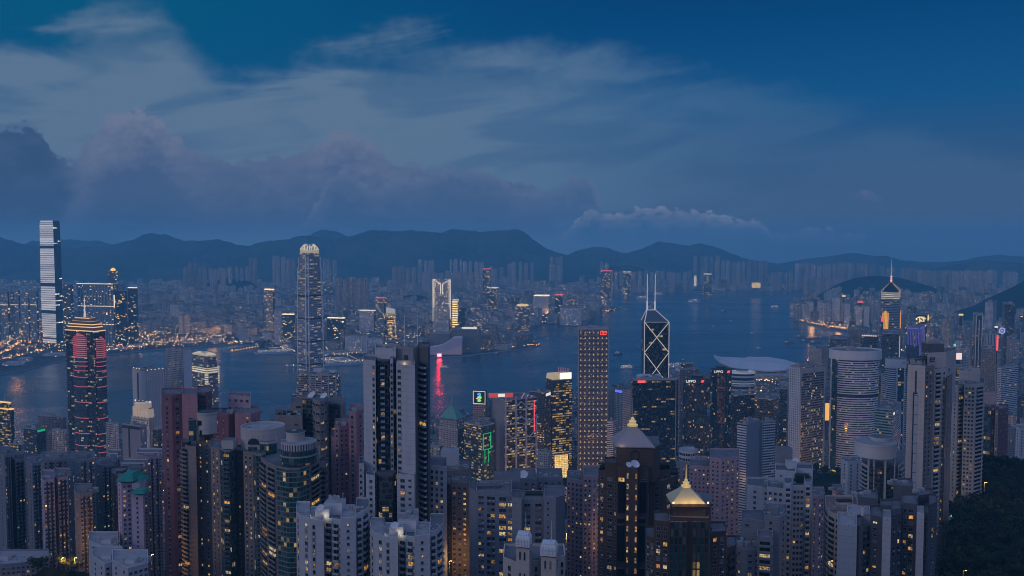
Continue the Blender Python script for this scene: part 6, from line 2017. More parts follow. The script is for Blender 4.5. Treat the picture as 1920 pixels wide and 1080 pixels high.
b.box('terrace_wall', 744, 771, 676, 688, 456, .6, W_CREAM)
b.wing([(673, 455), (682, 455)], 873, 16, [[('w', [.4], 1.2, 1.4, .12)]], W_WHITE, pitch=P3)
b.wing([(803, 474), (838, 470)], 877, 18, [[('w', [.2, .46, .72], 1.5, 1.6, .22)]], W_WHITE2, pitch=P3)
b.wing([(686, 452), (703, 450)], 894, 8, [[('w', [.55], 1.6, 1.4, .1)]], W_WHITE, pitch=P3)
b.wing([(706, 455), (712, 450), (736, 450), (743, 455)], 890, 10, [[('m', G_DARK)], [('m', G_DARK), ('f', .35, .25, M_DARK)], [('m', G_DARK)]], W_DGREY, pitch=P3)
b.wing([(744, 446), (777, 443)], 893, 6, [[('w', [.33], 2.4, 1.6, .12), ('w', [.74], 1.6, .9, .1)]], W_WHITE, pitch=P3)
b.box('sunroom', 756, 770, 678, 688, 458, 4, emat('sunroom_light', (1, .5, .15), .22))
b.clutter(708, 785, 655, 474, 6)
b.mast(759, 590, 656, 478, .35); b.mast(783, 590, 656, 478, .35)
b.lamp(758, 683, 455.3, 60)
b.done()

# ---- pair of white stepped towers in front of it
def white_pair(lb, x0, D, yt, seed, dy):
    k = 135 / 135.0
    b = Near('stepped_white_tower', lb, x0 + 60, D, seed=seed)
    q = 3.08
    b.wing([(x0, D + 14), (x0 + 8, D + 8), (x0 + 24, D + 4), (x0 + 27, D + 2)], yt - 2, 16, [[('w', [.5], 1.3, 1.6, .15)], [('w', [.7], 2.0, 1.6, .35)], []], W_WHITE2, pitch=q, roof=M_ROOFL)
    b.wing([(x0 + 27, D), (x0 + 52, D - 2)], yt + 6, 20, [[('w', [.25], 1.3, 1.7, .12)]], W_WHITE2, pitch=q, roof=M_ROOFL)
    b.wing([(x0 + 52, D + 6), (x0 + 67, D + 4)], yt + 2, 14, [[('b', .25, .95, 1.3, .10)]], W_WHITE2, pitch=q)
    b.wing([(x0 + 67, D + 2), (x0 + 84, D)], yt + 4, 14, [[('b', .2, .8, 1.5, .12)]], W_WHITE2, pitch=q)
    b.wing([(x0 + 84, D - 3), (x0 + 112, D - 2)], yt + 2, 18, [[('w', [.48], 1.1, 1.1, .1)]], W_WHITE2, pitch=q, roof=M_ROOFL)
    b.wing([(x0 + 112, D + 2), (x0 + 124, D + 4), (x0 + 137, D + 14)], yt - 12, 14, [[('b', .1, .9, 1.3, .08)], [('b', .1, .8, 1.3, .1)]], W_WHITE2, pitch=q)
    b.box('lift_house', x0 + 36, x0 + 62, yt - 18, yt + 8, D + 6, 7, M_WHITE, M_ROOFL)
    b.box('lift_house', x0 + 52, x0 + 86, yt - 30, yt + 4, D + 10, 8, M_WHITE, M_ROOFL)
    b.box('stair_head', x0 + 88, x0 + 104, yt - 22, yt + 2, D + 14, 5, M_WHITE, M_ROOFL)
    b.box('roof_wall', x0 + 2, x0 + 30, yt - 9, yt - 1, D + 13, .4, M_WHITE)
    b.dish(x0 + 46, yt - 20, D + 6, 1.9)
    b.clutter(x0 + 54, x0 + 84, yt - 31, D + 11, 4); b.clutter(x0 + 88, x0 + 130, yt - 6, D + 6, 5); b.clutter(x0 + 6, x0 + 34, yt - 2, D + 10, 4)
    b.lamp(x0 + 54, yt - 4, D + 4, 160, (1, .9, .65)); b.lamp(x0 + 28, yt - 6, D + 5, 90, (1, .9, .65))
    b.done()
white_pair('white stepped tower with floodlit roof huts, left of its twin, at the bottom', 555, 400, 973, 5, 0)
white_pair('white stepped tower with floodlit roof huts, right of its twin, under the tall white one', 694, 385, 1006, 6, 0)

# ---- curved green and cream tower with a round crown
q = 2.9
b = Near('round_crowned_tower', 'cream and green-glazed curved tower with a white drum crown', 548, 490, seed=8)
arc = [(488, 512), (500, 500), (518, 490), (540, 485), (562, 486), (580, 493), (600, 508)]
b.wing(arc, 872, 26, [[('b', .1, .95, 1.4, .12)], [('b', .05, .9, 1.2, .15), ], [('m', G_GREEN), ('f', .45, .35, W_BEIGE)], [('m', G_GREEN), ('f', .45, .35, W_BEIGE)], [('m', G_GREEN), ('f', .45, .35, W_BEIGE)], [('b', .1, .95, 1.3, .12)]], W_BEIGE, pitch=q)
b.wing([(598, 520), (612, 516)], 880, 20, [[('b', .1, .9, 1.4, .12)]], W_BEIGE, pitch=q)
b.drum('glass_crown', 518, 586, 847, 874, 490, G_TEAL, 32); b.drum('crown_ledge', 516, 588, 857, 860, 489.5, M_CONC, 32)
b.drum('colonnade', 518, 586, 834, 848, 490.3, fmat('colonnade', (.46, .42, .40), cw=1.6, ch=5, ww=.45, wh=.7, lit=0), 32, M_ROOFL)
b.drum('drum', 532, 567, 813, 836, 497, W_CREAM, 28); b.drum('drum_rim', 531, 568, 812, 814.5, 496.8, W_CREAM, 28, M_DARK)
b.clutter(534, 562, 816, 498, 3); b.clutter(522, 584, 834, 494, 5)
for k in range(5):
    b.lamp(0, 0, 490, 0) if False else None
b.done()
b = Near('arched_roof_tower', 'cream tower with an arched white roof and curved green balconies, left of the drum-crowned tower', 450, 520, seed=9)
b.wing([(395, 536), (412, 530)], 843, 22, [[('w', [.3, .7], 1.2, 1.3, .14)]], W_TAN, pitch=q)
b.wing([(412, 528), (418, 522), (430, 520), (440, 525)], 845, 18, [[('m', G_TEAL)], [('m', G_TEAL), ('b', .02, .98, 1.0, .12, False, W_BEIGE)], [('m', G_TEAL)]], W_BEIGE, pitch=q)
b.wing([(440, 532), (456, 530)], 848, 14, [[('w', [.5], 1.0, 1.2, .06)]], W_BROWN, pitch=q)
b.wing([(456, 522), (474, 519)], 851, 18, [[('w', [.28, .72], 1.4, 1.4, .14)]], W_TAN, pitch=q)
b.wing([(474, 519), (480, 512), (490, 511), (499, 517)], 853, 16, [[('m', G_TEAL)], [('m', G_TEAL), ('b', .02, .98, 1.0, .12, False, W_BEIGE)], [('m', G_TEAL), ('b', .1, .9, .8, .08, False, W_BEIGE)]], W_BEIGE, pitch=q)
D = 524
xm, ym = gx(478, D, gz(815, D)), D + 17
Pq = ell(xm, ym, 42 / FPX * D, 13, -.12, 36)
m = MB(); m.prism(Pq, gz(853, D), gz(812, D), 0, 1); m.build('oval_roof_storey', [W_CREAM, M_ROOFL], b.root)
m = MB(); parapet(m, Pq, gz(812, D), 1.2, .5); m.build('parapet', W_CREAM, b.root)
m = MB(); za = gz(836, D); xw = gx(472, D, za)
for k in range(8):
    t0, t1 = math.pi * k / 8, math.pi * (k + 1) / 8
    m.prism([(xw + 3.6 * math.cos(t1), ym - 13.6), (xw + 3.6 * math.cos(t0), ym - 13.6), (xw + 3.6 * math.cos(t0), ym - 12.4), (xw + 3.6 * math.cos(t1), ym - 12.4)], za, za + 1.9 * (math.sin(t0) + math.sin(t1)), 0, 0)
m.build('fan_window', PANES[1], b.root)
b.clutter(450, 508, 811, D + 10, 8)
b.box('window_bay', 465, 480, 838, 848, 527.5, .8, G_TEAL)
b.wing([(487, 522), (502, 520), (519, 524)], 832, 14, [[('m', G_TEAL)], [('m', G_TEAL)]], W_CREAM, pitch=q)
b.box('terrace_box', 415, 437, 826, 842, 526, 8, W_CREAM); b.clutter(400, 434, 841, 528, 4)
b.done()
b = Near('drum_topped_tower', 'beige tower with a round tank drum and a green glass cylinder on its roof', 370, 560, seed=10)
b.wing([(340, 566), (353, 560), (367, 558)], 838, 16, [[('b', .1, .95, 1.8, .12)], []], W_BEIGE, pitch=q)
b.wing([(367, 570), (396, 566)], 812, 20, [[('w', [.28, .7], 1.2, 1.3, .28)]], W_BEIGE, pitch=q)
b.drum('tank_drum', 364, 400, 777, 815, 562, W_CREAM, 28); b.drum('drum_rim', 363, 401, 775, 778, 561.5, W_CREAM, 28, M_DARK)
b.drum('glass_cylinder', 351, 365, 788, 828, 561, G_TEAL, 20)
for (px, py) in ((374, 793), (378, 811), (388, 820)):
    b.box('square_window', px - 4, px + 5, py - 4, py + 5, 562.2, .6, M_GLASS)
b.box('roof_terrace', 341, 352, 829, 838, 563, 5, M_DARK)
b.done()
# ---- maroon tower and its companions
b = Near('maroon_tower', 'tall maroon tower with deep window columns at the left', 345, 640, seed=11)
b.wing([(303, 648), (322, 640), (341, 644)], 741, 22, [[('w', [.5], 3.0, 2.0, .05)], [('w', [.5], 2.6, 2.0, .10)]], W_MAROON, pitch=3.6)
b.wing([(341, 634), (370, 632)], 742, 26, [[('w', [.56], 3.2, 3.2, .06)]], W_PINK, pitch=13, top0=16)
b.wing([(370, 642), (386, 640), (398, 648)], 737, 22, [[('m', G_TEAL), ('f', .8, .5, W_MAROON)], [('w', [.5], 2.2, 2, .12)]], W_MAROON, pitch=3.6)
b.clutter(306, 396, 741, 650, 8); b.box('lift_house', 342, 368, 737, 744, 645, 9, W_PINK)
b.done()
b = Near('pink_roofed_block', 'dusky pink block with stepped roofs and tanks behind the cream towers', 442, 640, seed=12)
b.wing([(398, 640), (428, 634), (440, 640)], 778, 20, [[('w', [.3, .7], 1.4, 1.4, .2)], []], W_MAROON, pitch=3.2)
b.wing([(440, 628), (470, 626), (488, 634)], 776, 20, [[('w', [.8], 1.6, 1.4, .15)], [('w', [.5], 1.4, 1.4, .1)]], W_PINK, pitch=3.2)
b.wing([(427, 655), (470, 650)], 745, 16, [[('w', [.1, .35, .6, .85], 2.0, 1.8, .0)]], W_ROSE, pitch=6)
for px in (433, 445, 455):
    b.drum('water_tank', px, px + 9, 740, 746, 656, M_CONC, 14)
b.clutter(405, 485, 776, 640, 6)
b.done()
# ---- beige tower with rounded bays
b = Near('beige_bayed_tower', 'beige tower with rounded bays and rooftop dishes left of the white tower', 580, 610, seed=13)
b.wing([(515, 606), (567, 600)], 782, 22, [[('w', [.28, .78], 2.6, 1.1, .04)]], W_BEIGE, pitch=9, top0=4)
b.wing([(567, 618), (588, 614)], 748, 20, [[('m', G_DARK)]], W_BEIGE, pitch=3.2)
b.wing([(545, 624), (575, 622)], 757, 16, [[('w', [.5], 4, 1.6, 0)]], W_BEIGE, pitch=40, yb=800)
bay = [(586, 608), (591, 600), (600, 597), (608, 600), (613, 608)]
b.wing(bay, 752, 14, [[('b', .1, .9, .6, .1)], [('b', .05, .95, .6, .12)], [('b', .05, .95, .6, .12)], [('b', .1, .9, .6, .1)]], W_BEIGE, pitch=6.2)
b.wing([(613, 614), (642, 610), (648, 616)], 757, 18, [[('m', G_DARK), ('v', [.02, .98], 1.8, 1.0, W_BEIGE)], []], W_BEIGE, pitch=3.2)
b.dish(585, 742, 618, 3.2); b.dish(608, 743, 616, 2.8)
b.clutter(570, 645, 753, 618, 8); b.clutter(520, 562, 781, 606, 5)
b.box('roof_garden', 520, 552, 775, 783, 610, 9, M_GREEN, M_GREEN)
b.done()
# ---- pink tower
b = Near('pink_tower', 'rose pink tower in two heights beside the tall white tower', 652, 545, seed=14)
b.wing([(621, 556), (628, 548)], 822, 18, [[('w', [.5], 1.0, 1.4, .05)]], W_PINK, pitch=3.1)
b.wing([(627, 546), (636, 545), (654, 548)], 801, 20, [[('w', [.5], 1.1, 1.6, .04)], [('w', [.25, .7], 1.2, 1.3, .10)]], W_PINK, pitch=3.1)
b.wing([(654, 540), (668, 538), (680, 542)], 774, 22, [[('w', [.45], 1.6, 1.8, .04)], [('w', [.6], 1.2, 1.4, .08)]], W_PINK, pitch=3.1)
b.clutter(628, 652, 800, 548, 4); b.clutter(656, 678, 773, 545, 4); b.box('lift_house', 668, 681, 764, 775, 548, 6, W_GREY)
b.done()
# ---- between the white tower and the brown towers
b = Near('brown_lit_tower', 'narrow brown tower with a bright column of lit windows right of the white tower', 860, 480, seed=15)
b.wing([(838, 490), (847, 480)], 912, 16, [[('w', [.5], 1.3, 1.2, .05)]], W_GREY, pitch=2.9)
b.wing([(847, 478), (880, 476)], 908, 18, [[('w', [.14, .44], 1.5, 1.2, .12), ('w', [.74], 1.6, 1.2, .68)]], W_TAN, pitch=2.9)
b.wing([(836, 505), (884, 512)], 884, 22, [[('w', 4, 1.4, 1.2, .4)]], W_BEIGE, pitch=3)
b.clutter(838, 880, 884, 512, 7); b.clutter(848, 878, 908, 482, 4); b.box('lift_house', 826, 858, 846, 884, 520, 9, M_WHITE, M_ROOFL)
b.done()
b = Near('grey_flats_tower', 'grey tower with a bright stack of amber windows, left of the flat-roofed grey pair', 920, 430, seed=16)
b.wing([(880, 438), (893, 430)], 922, 18, [[]], W_BLUEG, pitch=2.95)
b.wing([(893, 429), (960, 426)], 925, 18, [[('w', [.10, .17], 1.5, 1.3, .08), ('w', [.36, .46], 2.2, 1.6, .06), ('w', [.74], 3.6, 1.8, .62), ('w', [.95], 2.4, 1.5, .4)]], W_BLUEG, pitch=2.95)
b.box('roof_wall', 896, 938, 911, 926, 436, 6, W_DGREY); b.clutter(898, 955, 918, 438, 7)
b.box('stair_head', 925, 975, 893, 922, 450, 10, W_BLUEG)
b.done()
b = Near('flat_roofed_tower', 'pair of joined grey slabs with dark planted roofs left of the pink flats', 1008, 425, seed=17)
b.wing([(960, 424), (978, 422)], 938, 14, [[]], W_GREY, pitch=3)
b.wing([(978, 426), (1020, 426)], 938, 14, [[('w', [.25], 3.0, 1.5, .05), ('w', [.75], 3.2, 1.5, .12)]], W_GREY, pitch=3)
b.wing([(1020, 420), (1042, 418), (1060, 422)], 934, 16, [[('w', [.35], .9, 1.0, .08)], []], W_BLUEG, pitch=3)
b.box('roof_garden', 985, 1018, 926, 938, 434, 5, M_GREEN, M_GREEN); b.box('roof_garden', 1025, 1056, 927, 934, 428, 6, M_GREEN, M_GREEN)
b.box('roof_wall', 962, 984, 928, 938, 432, 5, M_ROOFL)
b.wing([(955, 470), (1006, 468)], 900, 20, [[('w', 4, 1.4, 1.2, .1)]], W_GREY, pitch=3); b.wing([(1006, 474), (1055, 476)], 898, 18, [[('w', 4, 1.4, 1.2, .1)]], W_BLUEG, pitch=3)
b.clutter(960, 1052, 899, 478, 9); b.dish(981, 892, 474, 3.0)
b.done()
b = Near('lantern_topped_block', 'pale block with two white glazed lantern turrets and thin masts at the bottom', 1000, 355, seed=18)
W_LAN = wmat('lantern_white', (.62, .62, .62), 1.3, .5, 1.3)
b.wing([(943, 362), (968, 356), (1010, 358), (1060, 364)], 1052, 14, [[('w', [.5], 1.6, 2.0, .1)], [('w', 4, 1.1, 2.0, .05)], [('w', 4, 1.1, 2.0, .05)]], W_CREAM, pitch=3.2)
for x0, x1, y0, y1 in ((966, 998, 1005, 1052), (1012, 1048, 1022, 1060)):
    b.wing([(x0 + 2, 352), (x1 - 6, 350), (x1, 356)], y0 + 20, 8, [[('w', [.3, .65], .7, 3.2, .0)], [('w', [.5], .7, 3.2, 0)]], W_CREAM, pitch=9, par=0)
    z0, z1, z2 = gz(y0 + 20, 351), gz(y0 + 6, 351), gz(y0 - 3, 351)
    xa, xe = gx(x0, 351, z1), gx(x1, 351, z1)
    m = MB(); P = [(xa, 351), (xe - 1.2, 349.5), (xe, 356), (xa + .8, 357)]
    m.prism(P, z0, z1, 0, None); m.prism(P, z1, z2, 0, 1, poly2=scl(P, .74)); m.build('lantern', [W_LAN, M_WHITE], b.root)
    b.mast((x0 + x1) / 2 + 4, y0 - 46, y0 - 2, 353, .22)
b.done()
b = Near('pink_flats_tower', 'slim pink tower full of small windows left of the large brown tower', 1095, 520, seed=19)
b.wing([(1063, 526), (1093, 520)], 902, 18, [[('w', 4, 1.2, 1.1, .10)]], W_ROSE, pitch=2.95)
b.wing([(1093, 516), (1110, 514), (1127, 518)], 894, 20, [[('w', [.3, .75], 1.2, 1.1, .12)], [('w', [.25, .7], 1.3, 1.1, .28)]], W_ROSE, pitch=2.95)
b.box('lift_house', 1089, 1106, 890, 902, 524, 6, W_ROSE); b.clutter(1066, 1124, 897, 524, 6)
b.done()

# ---- brown granite towers with pyramid roofs
M_PYR = wmat('ribbed_metal', (.30, .255, .25), 50, .3, 1.0, rough=.5)
M_PYG = wmat('ribbed_gold', (.52, .44, .26), 50, .3, .9, rough=.5)
M_FIN = pmat('gilded', (.55, .42, .20), .4, metal=.4, emis=(1, .72, .30), es=.35)
def pyramid(b, P, z0, z1, ztip, zm, mat, finial):
    c = cen(P)
    m = MB(); m.prism(P, z0, z0 + .5, 0, 0, True); m.prism(scl(P, .99, c), z0 + .5, z1, 0, 0, poly2=scl(P, .16, c)); m.build('pyramid_roof', mat, b.root)
    a = math.hypot(P[0][0] - c[0], P[0][1] - c[1]) * .16
    h = ztip - z1
    m = MB(); m.lathe(c[0], c[1], [(a * 1.3, z1 - .2), (a * 1.3, z1 + h * .14), (a * .8, z1 + h * .2), (a * .85, z1 + h * .5), (a * 1.0, z1 + h * .52), (a * .5, z1 + h * .6), (a * .45, z1 + h * .85), (a * .15, ztip)], 12); m.build('finial', M_FIN, b.root)
    m = MB(); m.bar((c[0], c[1], ztip - .5), (c[0], c[1], zm), .28, 0, 6, .08); m.build('spire', M_STEEL if not finial else M_FIN, b.root)
b = Near('brown_pyramid_tower', 'large brown granite tower under a grey metal pyramid with a gilded finial', 1195, 405, seed=20)
q = 3.3
b.wing([(1156, 405), (1225, 403), (1237, 412)], 838, 17, [[], [('w', [.5], 1.2, 2, .3)]], W_BROWN, pitch=14, yb=900, par=0, top0=14)
P = b.P; z0 = gz(838, 405)
pyramid(b, scl([P[0], P[1], P[2], P[3] if len(P) > 3 else P[-1]][:2] + [(P[1][0], P[1][1] + 17), (P[0][0], P[0][1] + 17)], 1.08), z0, gz(798, 412), gz(782, 412), gz(746, 412), M_PYR, False)
m = MB(); zc_ = gz(853, 404); xc_ = gx(1190, 404, zc_)
for k in range(12):
    a0, a1 = k * .5236, (k + 1) * .5236
    m.bar((xc_ + 2.2 * math.cos(a0), 403.6, zc_ + 2.2 * math.sin(a0)), (xc_ + 2.2 * math.cos(a1), 403.6, zc_ + 2.2 * math.sin(a1)), .22)
m.build('wall_roundel', M_DARK, b.root)
b.wing([(1174, 398), (1196, 397)], 881, 10, [[('w', [.14, .86], .9, 2.4, .95)]], W_BROWN, pitch=5.0, par=.6)
b.wing([(1157, 401), (1174, 400)], 878, 12, [[('w', [.5], 2.8, 2.2, .1)]], W_BROWN, pitch=60, top0=4)
b.wing([(1196, 400), (1216, 400)], 882, 12, [[('w', [.5], 2.6, 2.6, .1)]], W_BROWN, pitch=60, top0=4)
for x0, x1 in ((1159, 1171), (1200, 1212)):
    b.box('glass_strip', x0, x1, 904, 962, 399.3 if x0 < 1180 else 399.2, 1.2, M_GLASS); b.box('glass_strip', x0 - 2, x1 - 2, 985, 1052, 399.3, 1.2, M_GLASS); b.box('glass_strip', x0 - 2, x1 - 2, 1066, 1100, 399.3, 1.2, M_GLASS)
    b.box('small_window', x0 - 2, x1 - 2, 972, 980, 399.3, 1, PANES[0])
b.wing([(1122, 410), (1157, 406)], 888, 14, [[('w', [.20], 1.4, 1.5, .15), ('w', [.62], 2.4, 1.6, .10), ('w', [.92], .9, 1.5, .1)]], W_BROWN, pitch=q)
b.wing([(1134, 412), (1157, 410)], 870, 10, [[]], W_BROWN, pitch=60, par=.8)
b.wing([(1216, 410), (1243, 410), (1272, 420)], 902, 14, [[('w', [.6], 2.2, 1.7, .12)], [('w', [.35], 2.6, 1.8, .28), ('b', .65, .98, 1.2, .05)]], W_BROWN, pitch=q)
b.wing([(1237, 416), (1258, 420)], 884, 8, [[('w', [.5], 2.4, 2, .4)]], W_BROWN, pitch=60, par=.8)
b.dish(1179, 872, 399, 1.5); b.dish(1190, 871, 399, 2.2)
b.box('roof_garden', 1124, 1136, 874, 888, 414, 4, M_GREEN, M_GREEN); b.box('roof_garden', 1257, 1272, 886, 903, 424, 4, M_GREEN, M_GREEN); b.box('roof_garden', 1238, 1256, 872, 886, 420, 4, M_GREEN, M_GREEN)
b.clutter(1126, 1155, 886, 412, 4)
b.lamp(1166, 836, 403, 60); b.lamp(1196, 790, 405, 40)
b.done()
b = Near('brown_gold_tower', 'lower brown granite tower under a floodlit golden pyramid with a gilt spire', 1295, 345, seed=21)
q = 3.1
b.wing([(1261, 345), (1323, 344), (1333, 350)], 947, 13, [[], []], W_BROWN, pitch=14, yb=985, par=0)
P = b.P; z0 = gz(947, 345)
pyramid(b, scl([P[0], P[1], (P[1][0], P[1][1] + 13), (P[0][0], P[0][1] + 13)], 1.05), z0, gz(913, 350), gz(898, 350), gz(872, 350), M_PYG, True)
for px, en in ((1268, 170), (1285, 260), (1302, 260), (1319, 170)): b.lamp(px, 941, 342.6, en * 1.25, (1, .66, .18))
for px in (1262, 1327): b.box('corner_lamp', px - 1, px + 1, 941, 945, 343.2, .4, M_WARM2)
b.box('parapet', 1259, 1333, 945, 951, 343.4, .4, W_BROWN)
b.wing([(1255, 342), (1330, 340)], 973, 10, [[]], W_BROWN, pitch=60, par=.6)
for x0, x1 in ((1256, 1287), (1298, 1329)):
    b.box('glass_wall', x0, x1, 979, 1110, 339.6, 1, G_TEAL)
    for k in range(5): b.box('mullion', x0 + k * (x1 - x0) / 4 - .7, x0 + k * (x1 - x0) / 4 + .7, 978, 1110, 339.2, .5, W_BROWN)
b.wing([(1226, 344), (1255, 342)], 980, 12, [[('w', [.3, .75], 1.6, 1.5, .12)]], W_BROWN, pitch=q, par=.7)
b.wing([(1210, 350), (1228, 346)], 1010, 12, [[('w', [.3, .72], 1.5, 1.5, .12)]], W_BROWN, pitch=q, par=.7)
b.wing([(1331, 344), (1362, 346)], 1000, 12, [[('w', [.3, .72], 1.6, 1.6, .1)]], W_BROWN, pitch=q, par=.7)
b.wing([(1362, 348), (1381, 352)], 1028, 12, [[('b', .1, .9, 1.0, .1)]], W_BROWN, pitch=q, par=.7)
b.box('roof_wall', 1335, 1361, 992, 1000, 348, 4, M_STEEL); b.box('roof_wall', 1228, 1253, 975, 980, 346, 4, M_ROOFL)
b.done()

# ---- pink pair behind the brown towers
b = Near('pink_twin_tower', 'dull pink tower with a bright amber window stack, right of the large brown tower', 1350, 600, seed=22)
b.wing([(1293, 606), (1331, 602)], 876, 18, [[('w', 5, 1.2, 1.1, .10)]], W_ROSE, pitch=3.0)
b.wing([(1331, 598), (1352, 594), (1387, 602)], 860, 22, [[('w', [.3, .7], 1.2, 1.1, .12)], [('w', [.12, .88], 1.2, 1.1, .12), ('w', [.36, .62], 1.5, 1.2, .45)]], W_ROSE, pitch=3.0)
b.clutter(1296, 1384, 862, 606, 10)
b.done()
b = Near('round_roofed_flats', 'pale flats with a round white roof room behind the pink tower', 1300, 680, seed=23)
b.wing([(1268, 684), (1316, 680)], 868, 16, [[('w', 5, 1.3, 1.1, .15)]], W_GREY, pitch=3)
b.drum('roof_drum', 1276, 1312, 846, 870, 684, fmat('drum_glazing', (.45, .45, .45), cw=2, ch=4, ww=.8, wh=.5, lit=0), 22, M_ROOFL); b.box('lift_house', 1290, 1302, 838, 850, 690, 5, M_WHITE)
b.done()
# ---- white group right of the brown towers
b = Near('white_terraced_tower', 'white tower with two stacks of rounded balconies right of the pink pair', 1480, 470, seed=24)
q = 3.1
b.wing([(1400, 486), (1452, 478)], 916, 16, [[('w', [.3, .7], 1.4, 1.2, .05)]], W_WHITE2, pitch=q)
b.wing([(1438, 470), (1470, 466)], 918, 16, [[('w', [.2, .5, .8], 1.4, 1.3, .10)]], W_WHITE2, pitch=q)
b.wing([(1470, 466), (1473, 461), (1482, 461), (1486, 466)], 908, 10, [[], [('b', 0.0, 1.0, 1.0, .14)], []], W_WHITE2, pitch=q)
b.wing([(1486, 466), (1508, 466)], 914, 16, [[('w', [.2, .5, .8], 1.3, 1.3, .10)]], W_WHITE2, pitch=q)
b.wing([(1508, 466), (1511, 462), (1519, 462), (1523, 468)], 906, 10, [[], [('b', 0.0, 1.0, 1.0, .14)], []], W_WHITE2, pitch=q)
b.wing([(1453, 486), (1492, 482)], 886, 14, [[('w', [.3, .6], .8, .8, .0)]], W_WHITE2, pitch=30, yb=925)
b.wing([(1492, 492), (1524, 490)], 882, 12, [[('w', [.2, .5, .8], 1.5, 1.3, .10)]], W_WHITE2, pitch=3.2)
b.box('lift_house', 1477, 1494, 866, 888, 492, 6, M_WHITE, M_ROOFL); b.box('lift_house', 1460, 1486, 842, 888, 500, 8, W_GREY); b.dish(1492, 864, 494, 1.8)
b.box('roof_garden', 1494, 1518, 892, 908, 474, 5, M_GREEN, M_GREEN)
b.clutter(1442, 1516, 914, 472, 8)
b.done()
b = Near('grey_terraced_tower', 'blue grey stepped tower with a blank stair block in front of the white terraced tower', 1440, 420, seed=25)
b.wing([(1375, 428), (1398, 420), (1425, 422)], 1030, 14, [[('w', [.5], 1.3, 1.2, .05)], [('w', [.3], 2.2, 1.3, .35), ('w', [.75], 1.3, 1.2, .1)]], W_BLUEG, pitch=3.1)
b.wing([(1390, 434), (1434, 430)], 978, 14, [[('w', [.25], 2, .8, .0)]], W_BLUEG, pitch=30, yb=1040)
b.wing([(1434, 428), (1462, 426), (1476, 432)], 970, 16, [[('w', [.4], 1.3, 1.2, .1)], [('w', [.5], 1.2, 1.3, .1)]], W_GREY, pitch=3.1)
b.wing([(1420, 418), (1450, 416)], 1010, 10, [[('b', .1, .85, 1.2, .15)]], W_GREY, pitch=3.1)
b.box('lift_house', 1442, 1458, 952, 972, 434, 5, W_GREY); b.clutter(1380, 1424, 1028, 424, 6); b.clutter(1436, 1474, 968, 432, 5)
b.done()
b = Near('rose_flats', 'small rose coloured flats between the white terraced tower and the beige curved block', 1534, 530, seed=26)
b.wing([(1522, 536), (1534, 530), (1546, 534)], 930, 14, [[('w', [.5], 1.2, 1.2, .2)], [('w', [.3, .7], 1.2, 1.2, .12)]], W_ROSE, pitch=3.0)
b.clutter(1524, 1544, 929, 536, 3)
b.done()
b = Near('beige_curved_flats', 'beige curved flats stepping down behind the grey panelled tower', 1575, 455, seed=27)
b.wing([(1547, 470), (1553, 460), (1566, 453), (1580, 452), (1600, 458)], 962, 18, [[('b', .1, .9, 1, .06)], [('b', .05, .95, 1.1, .06)], [('b', .05, .95, 1.1, .08)], [('w', [.5], 1.5, 1.3, .1)]], W_CREAM, pitch=3.1, roof=pmat('brick_terrace', (.22, .13, .11), .85, noise=.2, nscale=.3))
b.wing([(1565, 474), (1608, 470)], 948, 14, [[('w', 3, 1.3, 1.2, .1)]], W_CREAM, pitch=3.1)
b.box('roof_garden', 1572, 1600, 940, 948, 478, 5, M_GREEN, M_GREEN); b.clutter(1556, 1596, 960, 458, 6)
b.done()
# ---- grey panelled complex, bottom right
b = Near('grey_panelled_tower', 'dark grey stepped tower group with white panelled walls at the bottom right', 1655, 410, seed=28)
q = 3.05
b.wing([(1570, 405), (1607, 402)], 988, 18, [[]], W_WHITE, pitch=q, roof=M_ROOFL)
b.wing([(1607, 404), (1616, 402)], 988, 14, [[]], W_DGREY, pitch=q)
b.wing([(1616, 410), (1632, 412)], 990, 14, [[('w', [.3, .72], 1.5, 1.7, .06)]], W_GREY, pitch=q)
b.wing([(1632, 408), (1655, 404)], 972, 16, [[('w', [.4], 2.0, .9, .05)]], W_DGREY, pitch=q)
b.wing([(1655, 398), (1671, 396)], 976, 12, [[]], W_WHITE, pitch=q, roof=M_ROOFL)
b.wing([(1671, 404), (1690, 406)], 958, 16, [[('w', [.25, .75], 1.2, 1.8, .10)]], W_DGREY, pitch=q)
b.wing([(1690, 410), (1720, 408)], 948, 16, [[('w', [.25], 1.4, 1.5, .15), ('w', [.62], 2.0, 1.6, .22)]], W_DGREY, pitch=q)
b.wing([(1719, 400), (1733, 398)], 966, 10, [[]], W_WHITE, pitch=q, roof=M_ROOFL)
b.wing([(1733, 402), (1741, 400)], 962, 10, [[('w', [.5], .9, 2.2, .08)]], W_DGREY, pitch=q)
b.wing([(1741, 406), (1757, 412)], 948, 14, [[('w', [.5], 1.6, 1.5, .12)]], W_DGREY, pitch=q)
b.wing([(1588, 420), (1632, 416)], 966, 10, [[]], W_WHITE, pitch=30, yb=1000, roof=M_ROOFL)
b.wing([(1608, 432), (1646, 428)], 937, 12, [[]], W_DGREY, pitch=30, yb=990)
b.wing([(1650, 418), (1678, 416)], 952, 10, [[]], W_DGREY, pitch=30, yb=985)
b.wing([(1675, 442), (1712, 438)], 914, 12, [[]], W_DGREY, pitch=30, yb=965)
b.wing([(1721, 424), (1749, 428)], 931, 10, [[]], W_DGREY, pitch=30, yb=975)
b.wing([(1690, 430), (1740, 428)], 947, 8, [[]], W_GREY, pitch=30, yb=980)
b.box('water_tank', 1655, 1676, 950, 956, 420, 4, M_CONC); b.clutter(1612, 1640, 937, 434, 5); b.clutter(1680, 1708, 914, 444, 4); b.clutter(1724, 1746, 931, 428, 4); b.clutter(1574, 1604, 987, 410, 3)
b.drum('vent_drum', 1616, 1622, 951, 968, 414, M_WHITE, 12); b.lamp(1690, 945, 428, 45, (1, .7, .35))
b.done()
